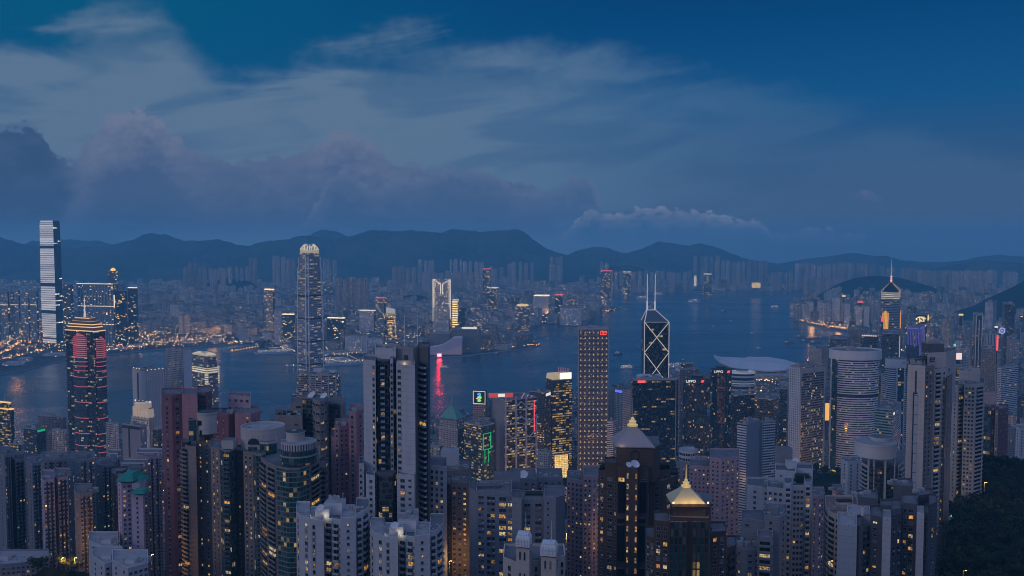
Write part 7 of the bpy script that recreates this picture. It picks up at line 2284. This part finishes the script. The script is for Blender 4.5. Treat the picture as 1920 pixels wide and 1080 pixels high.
# ---- round white tower
b = Near('ring_topped_tower', 'round white tower with a broad ring crown above dark glass bays', 1655, 640, seed=29)
q = 3.2
D = 640
pts = [(1616, 660), (1630, 646), (1650, 640), (1668, 642), (1684, 650), (1694, 664)]
b.wing(pts, 872, 34, [[('b', .0, .9, 2.2, .02)], [('m', G_DARK), ('f', .5, .3, M_DARK)], [('m', G_DARK), ('f', .5, .3, M_DARK)], [('m', G_DARK), ('f', .5, .3, M_DARK)], [('b', .1, 1, 2.2, .04)]], W_WHITE2, pitch=q, top0=2, par=0)
b.drum('ring_crown', 1619, 1695, 838, 862, 636, M_WHITE, 40, M_ROOFL); b.drum('ring_lip', 1618, 1696, 836, 839, 635.6, M_WHITE, 40, M_ROOFL)
b.drum('roof_drum', 1640, 1677, 824, 841, 648, M_WHITE, 30, M_ROOFL); b.drum('drum_rim', 1639, 1678, 822.5, 825, 647.6, M_WHITE, 30, M_ROOF)
for px in (1630, 1640, 1661, 1678):
    b.box('white_pier', px - 1.2, px + 1.2, 860, 1000, 641 + abs(px - 1657) * .35 - 4, 3, M_WHITE)
b.mast(1685, 828, 842, 640, .5); b.clutter(1680, 1692, 838, 652, 3)
b.done()
# ---- tall cream tower and its neighbours
b = Near('cream_slab_tower', 'tall cream slab tower with a long glazed slot down its blank wall', 1745, 560, seed=30)
q = 3.1
b.wing([(1702, 566), (1735, 560)], 688, 24, [[]], W_CREAM, pitch=q)
b.box('glass_slot', 1716.4, 1719, 695, 738, 562.6, 1, G_TEAL); b.box('glazed_strip', 1712, 1723.5, 736, 1010, 562.4, .8, G_TEAL); b.box('pale_strip', 1714.5, 1721, 739, 1010, 562.0, .6, wmat('pale_panel', (.45, .43, .42), 6.4, .7, lw=.5))
b.wing([(1735, 566), (1752, 570)], 692, 20, [[('w', [.2, .6], 1.3, 1.3, .10)]], W_TAN, pitch=q)
b.wing([(1752, 572), (1775, 578)], 694, 20, [[('b', .1, .55, 1.2, .12), ('w', [.8], 1.4, 1.3, .10)]], W_CREAM, pitch=q)
b.wing([(1775, 574), (1786, 590)], 708, 16, [[('m', W_BEIGE), ('w', [.4], 1.2, 1.2, .08)]], W_TAN, pitch=q)
b.wing([(1739, 582), (1775, 586), (1793, 600)], 662, 18, [[('w', [.72, .9], 2.2, 2.2, .04)], [('w', [.3], 2, 2, .05)]], W_CREAM, pitch=9, yb=760, top0=10)
b.wing([(1700, 580), (1740, 590)], 676, 10, [[]], W_DGREY, pitch=30, yb=700)
m = MB(); zc_ = gz(675, 581); xc_ = gx(1748, 581, zc_)
m.box(xc_, 581, zc_ - 1.3, 3.0, .5, .7); m.box(xc_ - 1.2, 581, zc_ - 1.3, .6, .5, 3); m.box(xc_ + 1.2, 581, zc_ - .2, .6, .5, 2.2); m.box(xc_, 581, zc_ + 1.2, 3.0, .5, .6); m.box(xc_, 581, zc_, 3.0, .5, .5)
m.build('wall_emblem', M_DARK, b.root)
b.box('lift_house', 1739, 1770, 645, 663, 592, 9, W_DGREY); b.clutter(1742, 1768, 645, 594, 3); b.clutter(1704, 1734, 684, 572, 5)
b.done()
b = Near('cream_lit_tower', 'cream tower of many small windows, floodlit at its foot, beside the dark hill', 1822, 640, seed=31)
b.wing([(1786, 650), (1797, 642), (1808, 646)], 724, 20, [[('w', [.5], 1.2, 1.2, .10)], [('b', .1, .8, 1.1, .10)]], W_CREAM, pitch=3.0)
b.wing([(1808, 636), (1829, 632), (1846, 640)], 722, 24, [[('w', [.2, .5, .8], 1.3, 1.2, .16)], [('b', .1, .9, 1.1, .06)]], W_CREAM, pitch=3.0)
b.wing([(1798, 656), (1838, 652)], 698, 14, [[]], W_CREAM, pitch=30, yb=730)
b.box('lift_house', 1823, 1838, 690, 700, 660, 6, W_CREAM); b.clutter(1800, 1836, 697, 658, 5); b.clutter(1810, 1844, 721, 640, 3)
b.box('pool_terrace', 1782, 1812, 970, 982, 622, 10, W_CREAM, pmat('pool_floor', (.10, .30, .22), .2))
b.lamp(1792, 964, 624, 1500, (.75, 1, .55)); b.lamp(1806, 955, 628, 1100, (1, .75, .3))
b.done()
b = Near('maroon_slim_tower', 'dark maroon slim tower between the cream tower and the right edge', 1868, 760, seed=32)
b.wing([(1846, 764), (1858, 760), (1866, 764)], 762, 18, [[('m', G_TEAL)], [('w', [.5], 1.3, 1.2, .08)]], W_MAROON, pitch=3.1)
b.wing([(1866, 758), (1872, 756)], 772, 18, [[('w', [.5], 1, 1.2, .08)]], W_TAN, pitch=3.1)
b.wing([(1872, 768), (1891, 776)], 768, 16, [[('w', [.2, .5, .8], 1.2, 1.2, .07)]], W_MAROON, pitch=3.1)
b.box('lift_house', 1850, 1868, 736, 764, 772, 8, W_ROSE); b.clutter(1874, 1889, 768, 774, 3)
b.done()
for (nm, lb, x0, xm, x1, yt, D, wl, lit, sd) in [
    ('white_block', 'small white gridded block beside the park trees left of the ring-topped tower', 1577, 1590, 1614, 866, 780, W_WHITE2, .03, 40), ('white_slab', 'white slab of flats at the far right edge above the dark hill', 1905, 1912, 1930, 803, 900, W_WHITE2, .02, 41),
    ('villa_block', 'long low white building on the dark hillside at the right edge', 1887, 1900, 1930, 868, 800, W_WHITE2, .2, 42), ('rose_low_block', 'low rose block among the trees left of the ring-topped tower', 1560, 1568, 1580, 922, 640, W_ROSE, .1, 43)]:
    b = Near(nm, lb, xm, D, 'building', sd)
    n = max(2, int((x1 - xm) / 9))
    b.wing([(x0, D + 8), (xm, D), (x1, D + 6)], yt, 14, [[('w', [.5], 1.2, 1.3, lit)], [('w', n, 1.5, 1.4, lit)]], wl, pitch=3.1)
    b.clutter(x0 + 2, x1 - 2, yt, D + 6, 4)
    b.done()
# ---- the crowded grey and lilac towers at the left
LT = [  # label, columns, roof row, distance, wall, windows, lit, roof box
    ('blue grey slab at the very left edge', (-6, 8, 20), 853, 640, W_BLUEG, (1, 2), .14),
    ('grey slab, second from the left edge', (20, 28, 45), 862, 655, W_GREY, (1, 3), .08),
    ('pale grey tower with tiny balconies, third from the left edge', (45, 60, 77), 868, 640, W_BLUEG, (2, 3), .07),
    ('wide grey slab behind the pale front slab', (77, 82, 126), 862, 700, W_GREY, (1, 6), .08),
    ('pale front slab below the wide grey slab', (77, 81, 102), 900, 590, W_LILAC, (1, 3), .03),
    ('front tower whose flank glows from the lit tree below', (102, 108, 127), 896, 600, W_ROSE, (1, 3), .10),
    ('dark gridded tower under a square roof box', (125, 150, 178), 862, 680, W_BLUEG, (3, 4), .22),
    ('plain tan tower with a pale roof tank', (139, 150, 173), 927, 570, W_TAN, (1, 4), .07),
    ('dim grey tower right of the gridded tower', (178, 190, 212), 872, 720, W_GREY, (1, 3), .16),
    ('rusty brown tower behind the green-roofed pink tower', (208, 222, 240), 892, 640, W_BROWN, (2, 2), .12),
    ('grey tower with stepped white roof rails, lower', (226, 240, 276), 876, 690, W_GREY, (1, 5), .10),
    ('grey tower with stepped white roof rails, upper, next to the maroon tower', (255, 276, 303), 856, 740, W_ROSE, (2, 4), .10),
    ('small blue grey tower behind the stepped rails', (203, 212, 226), 858, 820, W_BLUEG, (1, 2), .1),
]
for i, (lb, (x0, xm, x1), yt, D, wl, (na, nb2), lit) in enumerate(LT):
    b = Near('flats_tower', lb, xm, D, seed=50 + i)
    b.wing([(x0, D + 10), (xm, D), (x1, D + 4)], yt, 18, [[('w', na, 1.1, 1.2, lit)], [('w', nb2, 1.3, 1.25, lit, 'ac')]], wl, pitch=2.9)
    b.box('lift_house', x0 + (x1 - x0) * .3, x0 + (x1 - x0) * .7, yt - 9, yt, D + 9, 6, wl)
    b.clutter(x0 + 2, x1 - 2, yt, D + 8, 5)
    if 'rails' in lb:
        b.box('roof_rail', x0, x1 - 6, yt - 9, yt - 6.5, D - 1, .5, M_WHITE); b.box('roof_rail', x0 + 6, x1, yt - 16, yt - 13.5, D + 10, .5, M_WHITE)
        for px in (x0 + 1, x1 - 7): b.box('rail_post', px, px + 1.5, yt - 8, yt, D - .6, .4, M_WHITE)
    for f in (.30, .68):
        px = xm + (x1 - xm) * f; b.box('recess_shade', px - 1.1, px + 1.1, yt + 4, 1100, D + 4 * f - .25, .4, M_DARK)  # dark strips on the wall paint the shade of recesses
    b.done()
b = Near('green_roofed_pink_tower', 'lilac pink tower with green pagoda-like roofs at the left', 246, 520, seed=70)
M_TEALR = pmat('green_tile_roof', (.02, .20, .15), .6, noise=.25, nscale=.4)
q = 2.95
b.wing([(220, 530), (227, 522), (246, 524)], 903, 14, [[('w', [.5], 1.0, 1.2, .03)], [('w', [.3, .75], 1.4, 1.3, .16)]], W_LILAC, pitch=q, par=0)
b.wing([(246, 516), (268, 514), (271, 520)], 926, 14, [[('w', [.5], 1.2, 1.2, .02)], []], W_LILAC, pitch=q, par=0)
def hip(x0, x1, y0, y1, D, dep, f=.55):
    z0, z1 = gz(y1, D), gz(y0, D); xa, xe = gx(x0, D, z0), gx(x1, D, z0)
    P = [(xa, D), (xe, D), (xe, D + dep), (xa, D + dep)]
    m = MB(); m.prism(P, z0, z0 + .4, 0, 0, True); m.prism(P, z0 + .4, z1, 0, 0, poly2=scl(P, f)); m.build('hipped_roof', M_TEALR, b.root)
hip(218, 250, 891, 904, 520, 16); hip(242, 267, 898, 907, 524, 12); b.box('turret', 247, 262, 906, 918, 520, 8, W_LILAC); hip(244, 270, 921, 927, 512, 10, .7)
b.clutter(226, 246, 891, 526, 2)
b.done()
# ---- low blocks at the bottom left
for i, (lb, x0, xm, x1, yt, D, wl) in enumerate([('low white block with railed roof terraces, uppermost of three', 166, 196, 222, 1022, 500, W_WHITE2), ('low white block with open roof decks, middle of three', 173, 196, 230, 1052, 470, W_WHITE2), ('low white block with roof light wells, lowest of three', 210, 240, 278, 1060, 455, W_WHITE2), ('long low school-like block with lit windows at the bottom left corner', -6, 2, 93, 1054, 560, W_BLUEG)]):
    b = Near('low_block', lb, xm, D, 'building', 80 + i)
    n = max(2, int((x1 - xm) / 9))
    b.wing([(x0, D + 12), (xm, D), (x1, D + 8)], yt, 16, [[('w', 2, 1.4, 1.2, .1)], [('w', n, 1.6, 1.3, .12)]], wl, pitch=3.0, roof=M_ROOFL)
    b.box('stair_head', xm - 6, xm + 12, yt - 10, yt, D + 9, 5, M_WHITE, M_ROOFL); b.box('roof_wall', x0 + 4, xm, yt - 4, yt, D + 14, .4, M_WHITE)
    b.clutter(x0 + 4, x1 - 4, yt, D + 8, 6)
    b.done()

# ---------------------------------------------------------------- trees
M_LEAF = [pmat('dark_leaf', (.018, .028, .013), .8, noise=.5, nscale=.35, spec=.1), pmat('leaf_olive', (.030, .038, .014), .8, noise=.5, nscale=.35, spec=.1)]
M_BARK = pmat('bark', (.05, .04, .032), .9)
def crown_mesh(seed, R_, H_, n, leaf):
    r = random.Random(seed)
    m = MB()
    lobes = [(r.uniform(-.55, .55) * R_, r.uniform(-.55, .55) * R_, H_ * r.uniform(.50, .95), R_ * r.uniform(.38, .62)) for _ in range(9)]
    for k in range(n):
        cx, cy, cz, rr = r.choice(lobes)
        d = Vector((r.gauss(0, 1), r.gauss(0, 1), r.gauss(.25, .8))).normalized()
        p = Vector((cx, cy, cz)) + d * rr * (r.random() ** .35)
        a = Vector((r.gauss(0, 1), r.gauss(0, 1), r.gauss(0, .6))).normalized()
        b_ = (d + a * .5).cross(a).normalized()
        s = leaf * r.uniform(.6, 1.4)
        m.quad([p - a * s, p + b_ * s * .6, p + a * s, p - b_ * s * .6], 0 if r.random() < .7 else 1)
    return m
def trunk_mesh(seed, H_):
    r = random.Random(seed)
    m = MB()
    m.bar((0, 0, -1.5), (0, 0, H_ * .55), H_ * .035, 0, 7, H_ * .02)
    for k in range(5):
        t_ = k * 1.3 + r.random(); l = H_ * r.uniform(.25, .38)
        m.bar((0, 0, H_ * (.32 + .05 * k)), (l * math.cos(t_), l * math.sin(t_), H_ * (.55 + .07 * k)), H_ * .016, 0, 5, H_ * .006)
    return m
PROTO = []
def tree(x, y, z, k, s, label, group):
    t_ = root('tree', (x, y, z), label, 'tree', group)
    if k >= len(PROTO) or PROTO[k] is None:
        H_ = (9.5, 11, 8.5, 12)[k]; R_ = (5.2, 5.8, 4.6, 4.8)[k]
        o1 = trunk_mesh(k + 5, H_).build('trunk', M_BARK, None, (0, 0, 0)); o2 = crown_mesh(k + 9, R_, H_, 620, .75).build('crown', M_LEAF, None, (0, 0, 0))
        PROTO.append((o1.data, o2.data))
    else:
        o1 = bpy.data.objects.new('trunk', PROTO[k][0]); o2 = bpy.data.objects.new('crown', PROTO[k][1]); col.objects.link(o1); col.objects.link(o2)
    o1.parent = t_; o2.parent = t_
    t_.scale = (s, s, s * rnd.uniform(.85, 1.15)); t_.rotation_euler = (0, 0, rnd.uniform(0, 6.28))
for k in range(4):
    x, y = gx(1040 + k * 9, 1230, 60), 1225 + k * 6
    tree(x, y, hill(x, y), k, 1.0, 'dark tree in the garden between the lit foyer and the grid-lit tower', 'garden trees')
r = random.Random(77)
def blocked(x, y, m_=8):
    return any(abs(x - a) < c + m_ and abs(y - b_) < c + m_ and math.hypot(x - a, y - b_) < c + m_ for a, b_, c in OCC)
NB = [(o.location.x, o.location.y) for o in sc.objects if o.parent is None and o.type == 'EMPTY' and o.location.y < 1000]
def scatter(n, fx, lab, grp, s0=.8, s1=1.3, mind=6, cond=None):
    done = []
    tries = 0
    while len(done) < n and tries < n * 60:
        tries += 1
        x, y = fx()
        if any(abs(x - a) < mind and abs(y - b_) < mind for a, b_ in done): continue
        if blocked(x, y) or any(abs(x - a) < 14 and -10 < y - b_ < 30 for a, b_ in NB): continue
        if cond and not cond(x, y): continue
        done.append((x, y))
        tree(x, y, hill(x, y) - .5, r.randint(0, 3), r.uniform(s0, s1), lab, grp)
def spur():
    y = r.uniform(400, 720); return (y * r.uniform(.475, .62), y)
scatter(150, spur, 'dark broadleaf tree of the wooded hill in the lower right corner', 'trees of the wooded hill', .75, 1.35, 7)
def park():
    y = r.uniform(900, 1300); return (gx(r.uniform(1375, 1720), y, 90), y)
scatter(95, park, 'dark tree on the park slope below the oval tower', 'park slope trees', .9, 1.5, 9, lambda x, y: hill(x, y) > 45)
scatter(22, lambda: (gx(r.uniform(1028, 1082), 1240, 60) + r.uniform(-8, 8), r.uniform(1180, 1290)), 'dark tree in the garden between the lit foyer and the grid-lit tower', 'garden trees', .9, 1.4, 7)
def slope():
    y = r.uniform(480, 860); return (gx(r.uniform(20, 1760), y, 150), y)
scatter(45, slope, 'dark tree in a gap between the residential towers', 'trees among the towers', .8, 1.3, 10, lambda x, y: hill(x, y) > 60)
# undergrowth: leafy mass closing the slope between the trees
m = MB()
for k in range(19000):
    y = r.uniform(390, 740) if k % 5 else r.uniform(900, 1290)
    x = y * (r.uniform(.47, .66) if k % 3 else r.uniform(.6, 1.0)) if k % 5 else gx(r.uniform(1370, 1720), y, 90)
    if (k % 5 == 0 and hill(x, y) < 45) or blocked(x, y, 2): continue
    z = hill(x, y) + r.uniform(.2, 4.2)
    a = Vector((r.gauss(0, 1), r.gauss(0, 1), r.gauss(0, .5))).normalized(); b_ = a.orthogonal()
    s = r.uniform(.8, 2.0); p = Vector((x, y, z))
    m.quad([p - a * s, p + b_ * s * .6, p + a * s, p - b_ * s * .6], r.randint(0, 1))
tag(m.build('undergrowth', M_LEAF), 'leafy undergrowth covering the wooded slopes', kind='stuff')
# the lit tree at the lower left and small street glows between the towers
for k, (px, D) in enumerate(((108, 545), (122, 540), (135, 548), (146, 542))):
    x = gx(px, D, 212)
    tree(x, D, hill(x, D) - 1, k % 4, .62, ('yellow-lit tree at the foot of the left towers, leftmost', 'yellow-lit tree at the foot of the left towers, second from the left', 'yellow-lit tree at the foot of the left towers, third from the left', 'yellow-lit tree at the foot of the left towers, rightmost')[k], 'lit trees at the lower left')
def street_lamp(px, py, D, en, lab, c=(1, .50, .10)):
    z = gz(py, D); x = gx(px, D, z)
    t_ = root('street_lamp', (x, D, z - 7), lab, 'street lamp')
    m = MB(); m.bar((x, D, z - 7), (x, D, z), .12, 0, 6, .08); m.bar((x, D, z), (x + 1.2, D - .4, z + .3), .07); m.build('post', M_STEEL, t_)
    m = MB(); m.box(x + 1.2, D - .4, z + .12, .9, .4, .18); m.build('lamp_head', M_WARM, t_)
    l = bpy.data.lights.new('lamp_light', 'POINT'); l.energy = en; l.color = c; l.shadow_soft_size = .4
    o = bpy.data.objects.new('lamp_light', l); o.location = (1.2, -.8, 6.6); o.parent = t_; col.objects.link(o)
street_lamp(116, 1046, 540, 9000, 'street lamp lighting the yellow trees at the lower left')
street_lamp(140, 1046, 541, 8000, 'street lamp right of the first beneath the yellow trees')
street_lamp(284, 1040, 560, 9000, 'street lamp in the gap between the pink tower and the maroon tower')
street_lamp(1846, 905, 600, 3000, 'street lamp on the wooded hill path at the right edge')
street_lamp(1393, 900, 1000, 2500, 'street lamp by the park below the striped hotels')
street_lamp(1555, 1052, 430, 1200, 'street lamp on the terrace between the white and grey towers at the bottom')
street_lamp(1806, 1070, 440, 700, 'street lamp at the foot of the wooded hill')

street_lamp(842, 1052, 462, 4200, 'street lamp beside the narrow brown lit tower at the bottom', (1, .55, .18))
street_lamp(1148, 1010, 500, 3500, 'added glow lamp behind the large brown tower', (1, .55, .18))  # lamp added to warm the gap behind the tower
street_lamp(1530, 985, 600, 9000, 'added glow lamp in the lane behind the beige curved flats', (1, .55, .18))  # added for glow in the lane, not a sighted lamp
street_lamp(1062, 1000, 560, 7000, 'added glow lamp left of the slim pink flats', (1, .55, .18))  # another added lamp, for warm glow beside the flats
street_lamp(612, 900, 700, 9000, 'added glow lamp between the beige bayed tower and the pink tower', (1, .55, .18))  # added lamp filling this gap with warm glow

# ---------------------------------------------------------------- harbour craft and piers
M_HULLW = pmat('hull_white', (.50, .50, .50), .5)
M_HULLD = pmat('hull_dark', (.05, .055, .07), .5)
M_HULLR = pmat('hull_rust', (.20, .09, .06), .7, noise=.3, nscale=.5)
f_cabin = fmat('cabin_windows', (.50, .50, .50), (.03, .04, .05), cw=2.2, ch=2.8, ww=.6, wh=.5, lit=.5, s=2.2, la=(1, .72, .4), lb=(1, .85, .6))
def hull(m, L, B, h, z0=0.0, mi=0):
    P = [(-L / 2, -B / 2 * .7), (-L * .3, -B / 2), (L * .28, -B / 2), (L * .5, 0), (L * .28, B / 2), (-L * .3, B / 2), (-L / 2, B / 2 * .7)]
    m.prism([(x * .95, y * .8) for x, y in P], z0 - .5, z0 + h, mi, mi, False, poly2=P)
def place(o, px, py, rot, s=1.0):
    x, y = gnd(px, py)
    o.location = (x, y, 0); o.rotation_euler = (0, 0, rot); o.scale = (s, s, s)
def deck(name, parent, boxes, mats):
    m = MB()
    for b_ in boxes: m.box(*b_[:6], 0, 0, 1)
    return m.build(name, mats, parent, (0, 0, 0))
def mk(name, lab, cat, grp=None): return root(name, (0, 0, 0), lab, cat, grp)
def ferry(lab, lit=True):
    t_ = mk('ferry', lab, 'ferry')
    m = MB(); hull(m, 62, 14, 5); m.build('hull', M_HULLW, t_, (0, 0, 0))
    deck('deck_house', t_, [(-4, 0, 5, 46, 12, 5), (-6, 0, 10, 38, 10, 4.2)], [f_cabin, M_HULLW])
    deck('wheelhouse', t_, [(10, 0, 14.2, 9, 8, 3.4)], [f_cabin, M_HULLW])
    m = MB(); m.lathe(-10, 0, [(2.2, 14), (1.7, 20)], 10, 0, 0); m.build('funnel', M_HULLR, t_, (0, 0, 0))
    m = MB(); m.bar((12, 0, 17), (12, 0, 26), .25); m.build('mast', M_HULLW, t_, (0, 0, 0))
    m = MB()
    for k in range(9): m.box(-24 + k * 6, -6.6, 14.4, .9, .5, .9, 0)
    m.build('deck_lamps', M_WARM, t_, (0, 0, 0))['kind'] = 'stuff'
    return t_
def work(lab):
    t_ = mk('work_boat', lab, 'boat')
    m = MB(); hull(m, 24, 7, 2.6); m.build('hull', M_HULLD, t_, (0, 0, 0))
    deck('deck_house', t_, [(-3, 0, 2.6, 9, 5, 3.2), (-3, 0, 5.8, 5, 4, 2.4)], [M_HULLW, M_HULLW])
    m = MB(); m.bar((-3, 0, 8), (-3, 0, 14), .15); m.build('mast', M_HULLW, t_, (0, 0, 0))
    m = MB(); m.box(1.6, 0, 5.6, .8, .8, .8); m.build('lamp', M_WARM, t_, (0, 0, 0))
    return t_
def barge(lab):
    t_ = mk('crane_barge', lab, 'barge')
    m = MB(); m.prism(rect(0, 0, 44, 15, 0), -.5, 3.4, 0, 1); m.build('hull', [M_HULLR, M_HULLD], t_, (0, 0, 0))
    deck('deck_house', t_, [(-15, 0, 3.4, 9, 9, 5)], [M_HULLW, M_HULLR])
    m = MB(); m.bar((-4, -3, 3), (2, 0, 18), .5); m.bar((-4, 3, 3), (2, 0, 18), .5); m.bar((2, 0, 3), (2, 0, 18), .5); m.build('mast_frame', M_HULLR, t_, (0, 0, 0))
    m = MB(); m.bar((2, 0, 5), (19, 0, 27), .5, 0, 4, .25); m.bar((2, 0, 18), (19, 0, 27), .15); m.build('crane_boom', M_HULLR, t_, (0, 0, 0))
    m = MB(); m.box(-15, -4.7, 6, 1, .4, 1); m.build('lamp', emat('barge_lamp', (1, .3, .15), 3.0) if 'barge_lamp' not in bpy.data.materials else bpy.data.materials['barge_lamp'], t_, (0, 0, 0))
    return t_
def sail(lab):
    t_ = mk('small_boat', lab, 'boat')
    m = MB(); hull(m, 13, 4, 1.8); m.build('hull', M_HULLW, t_, (0, 0, 0))
    deck('cabin', t_, [(-1, 0, 1.8, 5, 2.6, 2.0)], [f_cabin, M_HULLW])
    m = MB(); m.bar((0, 0, 1.8), (0, 0, 11), .12); m.build('mast', M_HULLW, t_, (0, 0, 0))
    return t_
F0 = ferry('brightly lit white ferry in the bay, right of the twin masts'); place(F0, 1301, 568, .35, 1.5)
def more(src, px, py, rot, s, lab):
    c = copy_tree(src); c['label'] = lab; place(c, px, py, rot, s); return c
for a in [(1205, 561, .15, 1.5, 'lit white ferry just left of the twin masts'), (1236, 553, .0, 1.2, 'pale grey ship behind the twin masts'), (1265, 690, .1, 1.0, 'white ferry by the right side of the braced tower'), (1176, 691, .1, .75, 'low ferry with orange lamps between the grid-lit and braced towers'),
          (1453, 577, .2, .9, 'ferry alone near the far shore, left of the shoreline loop'), (833, 690, .1, .5, 'small ferry in the red streak of light'), (1333, 547, .0, .7, 'small lit ferry near the far shore, close to the lit white ferry')]:
    more(F0, *a)
W0 = work('dark tug with one orange lamp in the open bay'); place(W0, 1356, 585, 0, 1.5)
for a in [(1159, 665, .5, 1.5, 'dark work boat just right of the grid-lit tower'), (1395, 574, 0, .8, 'tiny dark boat right of the tug'), (1337, 575, .2, .7, 'tiny pale boat below the bright ferry'), (1250, 576, .1, .6, 'tiny boat beneath the twin masts'), (1428, 565, .1, .8, 'tiny dark boat left of the lone ferry'),
          (1281, 676, .0, .7, 'tiny boat above the white ferry by the braced tower'), (858, 662, .2, .9, 'small boat off the swooping hall, left of two'), (932, 664, .9, 1.0, 'small white boat off the point, right of two'), (552, 742, .1, .7, 'small boat trailing a wake left of the tallest claw-topped tower'), (740, 682, .2, .8, 'small boat behind the cruise ship bow')]:
    more(W0, *a)
S0 = sail('tiny white sail boat off the waterfront point'); place(S0, 1027, 636, .6, 1.4)
for a in [(1422, 653, 0, 1.5, 'small boat with a red hull lamp in the middle of the harbour'), (1410, 625, .3, 1.3, 'tiny white launch above the middle of the harbour'), (1338, 612, .3, 1.1, 'tiny white launch right of the braced tower top'), (1010, 655, .2, 1.3, 'tiny launch close under the waterfront point'), (1309, 551, .1, 1.3, 'tiny lit launch left of two near the far shore'), (1317, 551, .1, 1.3, 'tiny lit launch right of two near the far shore'), (1370, 602, .3, 1.0, 'tiny launch below the tug')]:
    more(S0, *a)
B0 = barge('rusty crane barge apart from the others, leftmost of the moored cluster'); place(B0, 1480, 643, .3, 1.0)
for i, a in enumerate([(1503, 632, .1, 1.0), (1512, 640, .2, 1.0), (1520, 635, -.1, 1.0), (1529, 643, .3, 1.1), (1535, 633, .1, .8), (1544, 634, .0, .9)]):
    more(B0, *a, 'rusty crane barge in the moored cluster, ' + ('second', 'third', 'fourth', 'fifth', 'sixth', 'rightmost')[i] + ' from the left')
# wake
x, y = gnd(470, 752)
m = MB(); m.quad([(x - 60, y - 1, .25), (x + 62, y - 26, .25), (x + 62, y - 22, .25), (x - 60, y + 5, .25)]); tag(m.build('wake', pmat('foam', (.22, .25, .28), .6)), 'thin pale wake drawn across the near harbour', kind='stuff')
# cruise ship and liners
def liner(name, lab, px, py, rot, L, tiers, fun):
    t_ = mk(name, lab, 'cruise ship')
    m = MB(); hull(m, L, L * .13, 9); m.build('hull', M_HULLW, t_, (0, 0, 0))
    deck('deck_house', t_, [(-L * .02 - k * L * .02, 0, 9 + k * 3.6, L * (.82 - k * .1), L * (.115 - k * .006), 3.6) for k in range(tiers)], [f_cabin, M_HULLW])
    m = MB(); z = 9 + tiers * 3.6
    m.prism([(-L * .22, -3), (-L * .12, -3), (-L * .12, 3), (-L * .22, 3)], z, z + fun, 0, 0, poly2=[(-L * .22, -2), (-L * .15, -2), (-L * .15, 2), (-L * .22, 2)]); m.build('funnel', M_HULLR, t_, (0, 0, 0))
    m = MB(); m.bar((L * .18, 0, z), (L * .18, 0, z + 9), .4); m.bar((L * .18, 0, z + 9), (L * .48, 0, 10), .25); m.bar((L * .18, 0, z + 9), (-L * .15, 0, z + fun), .25); m.build('mast', M_WARM2, t_, (0, 0, 0))
    place(t_, px, py, rot)
liner('cruise_ship', 'white cruise ship at the pier right of the tallest claw-topped tower', 636, 684.5, .28, 150, 5, 12)
liner('cruise_ship', 'low white ship moored left of the tallest claw-topped tower', 516, 663.5, .30, 150, 2, 6)
def pier(lab, a, e, wd, h, mats, lamps_=True):
    (x0, y0), (x1, y1) = gnd(*a), gnd(*e)
    d = Vector((x1 - x0, y1 - y0)); L = d.length; ang = math.atan2(d.y, d.x)
    t_ = root('pier', ((x0 + x1) / 2, (y0 + y1) / 2, 0), lab, 'pier')
    m = MB(); m.box((x0 + x1) / 2, (y0 + y1) / 2, -2, L, wd, 5.5, ang, 0); m.build('deck', M_CONC, t_)
    if h:
        m = MB(); m.box((x0 + x1) / 2 - .02 * L, (y0 + y1) / 2, 3.5, L * .92, wd * .7, h, ang, 0, 1); m.build('shed', mats, t_)
    for k in range(int(L / 16)):
        f = (k + .5) / int(L / 16)
        nx_, ny_ = math.sin(ang), -math.cos(ang)
        m = MB(); m.box(x0 + d.x * f + nx_ * wd * .48, y0 + d.y * f + ny_ * wd * .48, 3.5, 1.2, 1.2, 4.5, ang); m.build('pier_lamp', M_WARM, t_)
pier('long low pier with a row of orange lamps left of the moored white ship', (428, 661), (482, 651), 22, 7, [f_farlit, M_ROOF])
pier('short pier jutting out at the foot of the tallest claw-topped tower', (532, 688), (556, 687), 10, 0, None)
pier('lit ferry pier right of the cruise ship', (672, 679), (702, 671), 22, 8, [f_farlit, M_ROOF])
pier('floodlit terminal pier behind the cruise ship', (560, 672), (668, 663), 40, 12, [f_farpale, M_ROOFL])
# low pale sheds and open stages on the reclaimed ground
for i, (px, py, w_, d_, h_, lb) in enumerate([(20, 690, 60, 30, 12, 'low shed on the reclaimed shore at the left edge'), (42, 683, 40, 26, 14, 'second low shed on the reclaimed shore'), (98, 672, 70, 40, 10, 'flat pale shed in front of the tallest tower'), (215, 660, 90, 40, 9, 'pale tented hall on the shore right of the neon tower'), (250, 655, 60, 40, 9, 'second tented hall on the shore'), (350, 648, 70, 30, 10, 'long pale shed by the ferry basin'), (400, 645, 40, 30, 14, 'small pale block by the ferry basin')]):
    x, y = gnd(px, py - 2)
    t_ = root('shed', (x, y + 20, 4), lb, 'shed')
    m = MB(); m.box(x, y + 20, 4, w_, d_, h_ * .7, .1, 0, 0); m.build('walls', f_farpale, t_)
    m = MB(); P = rect(x, y + 20, w_ * 1.04, d_ * 1.06, .1); m.prism(P, 4 + h_ * .7, 4 + h_, 0, 0, True, poly2=scl(P, .6)); m.build('roof', M_ROOFL, t_)
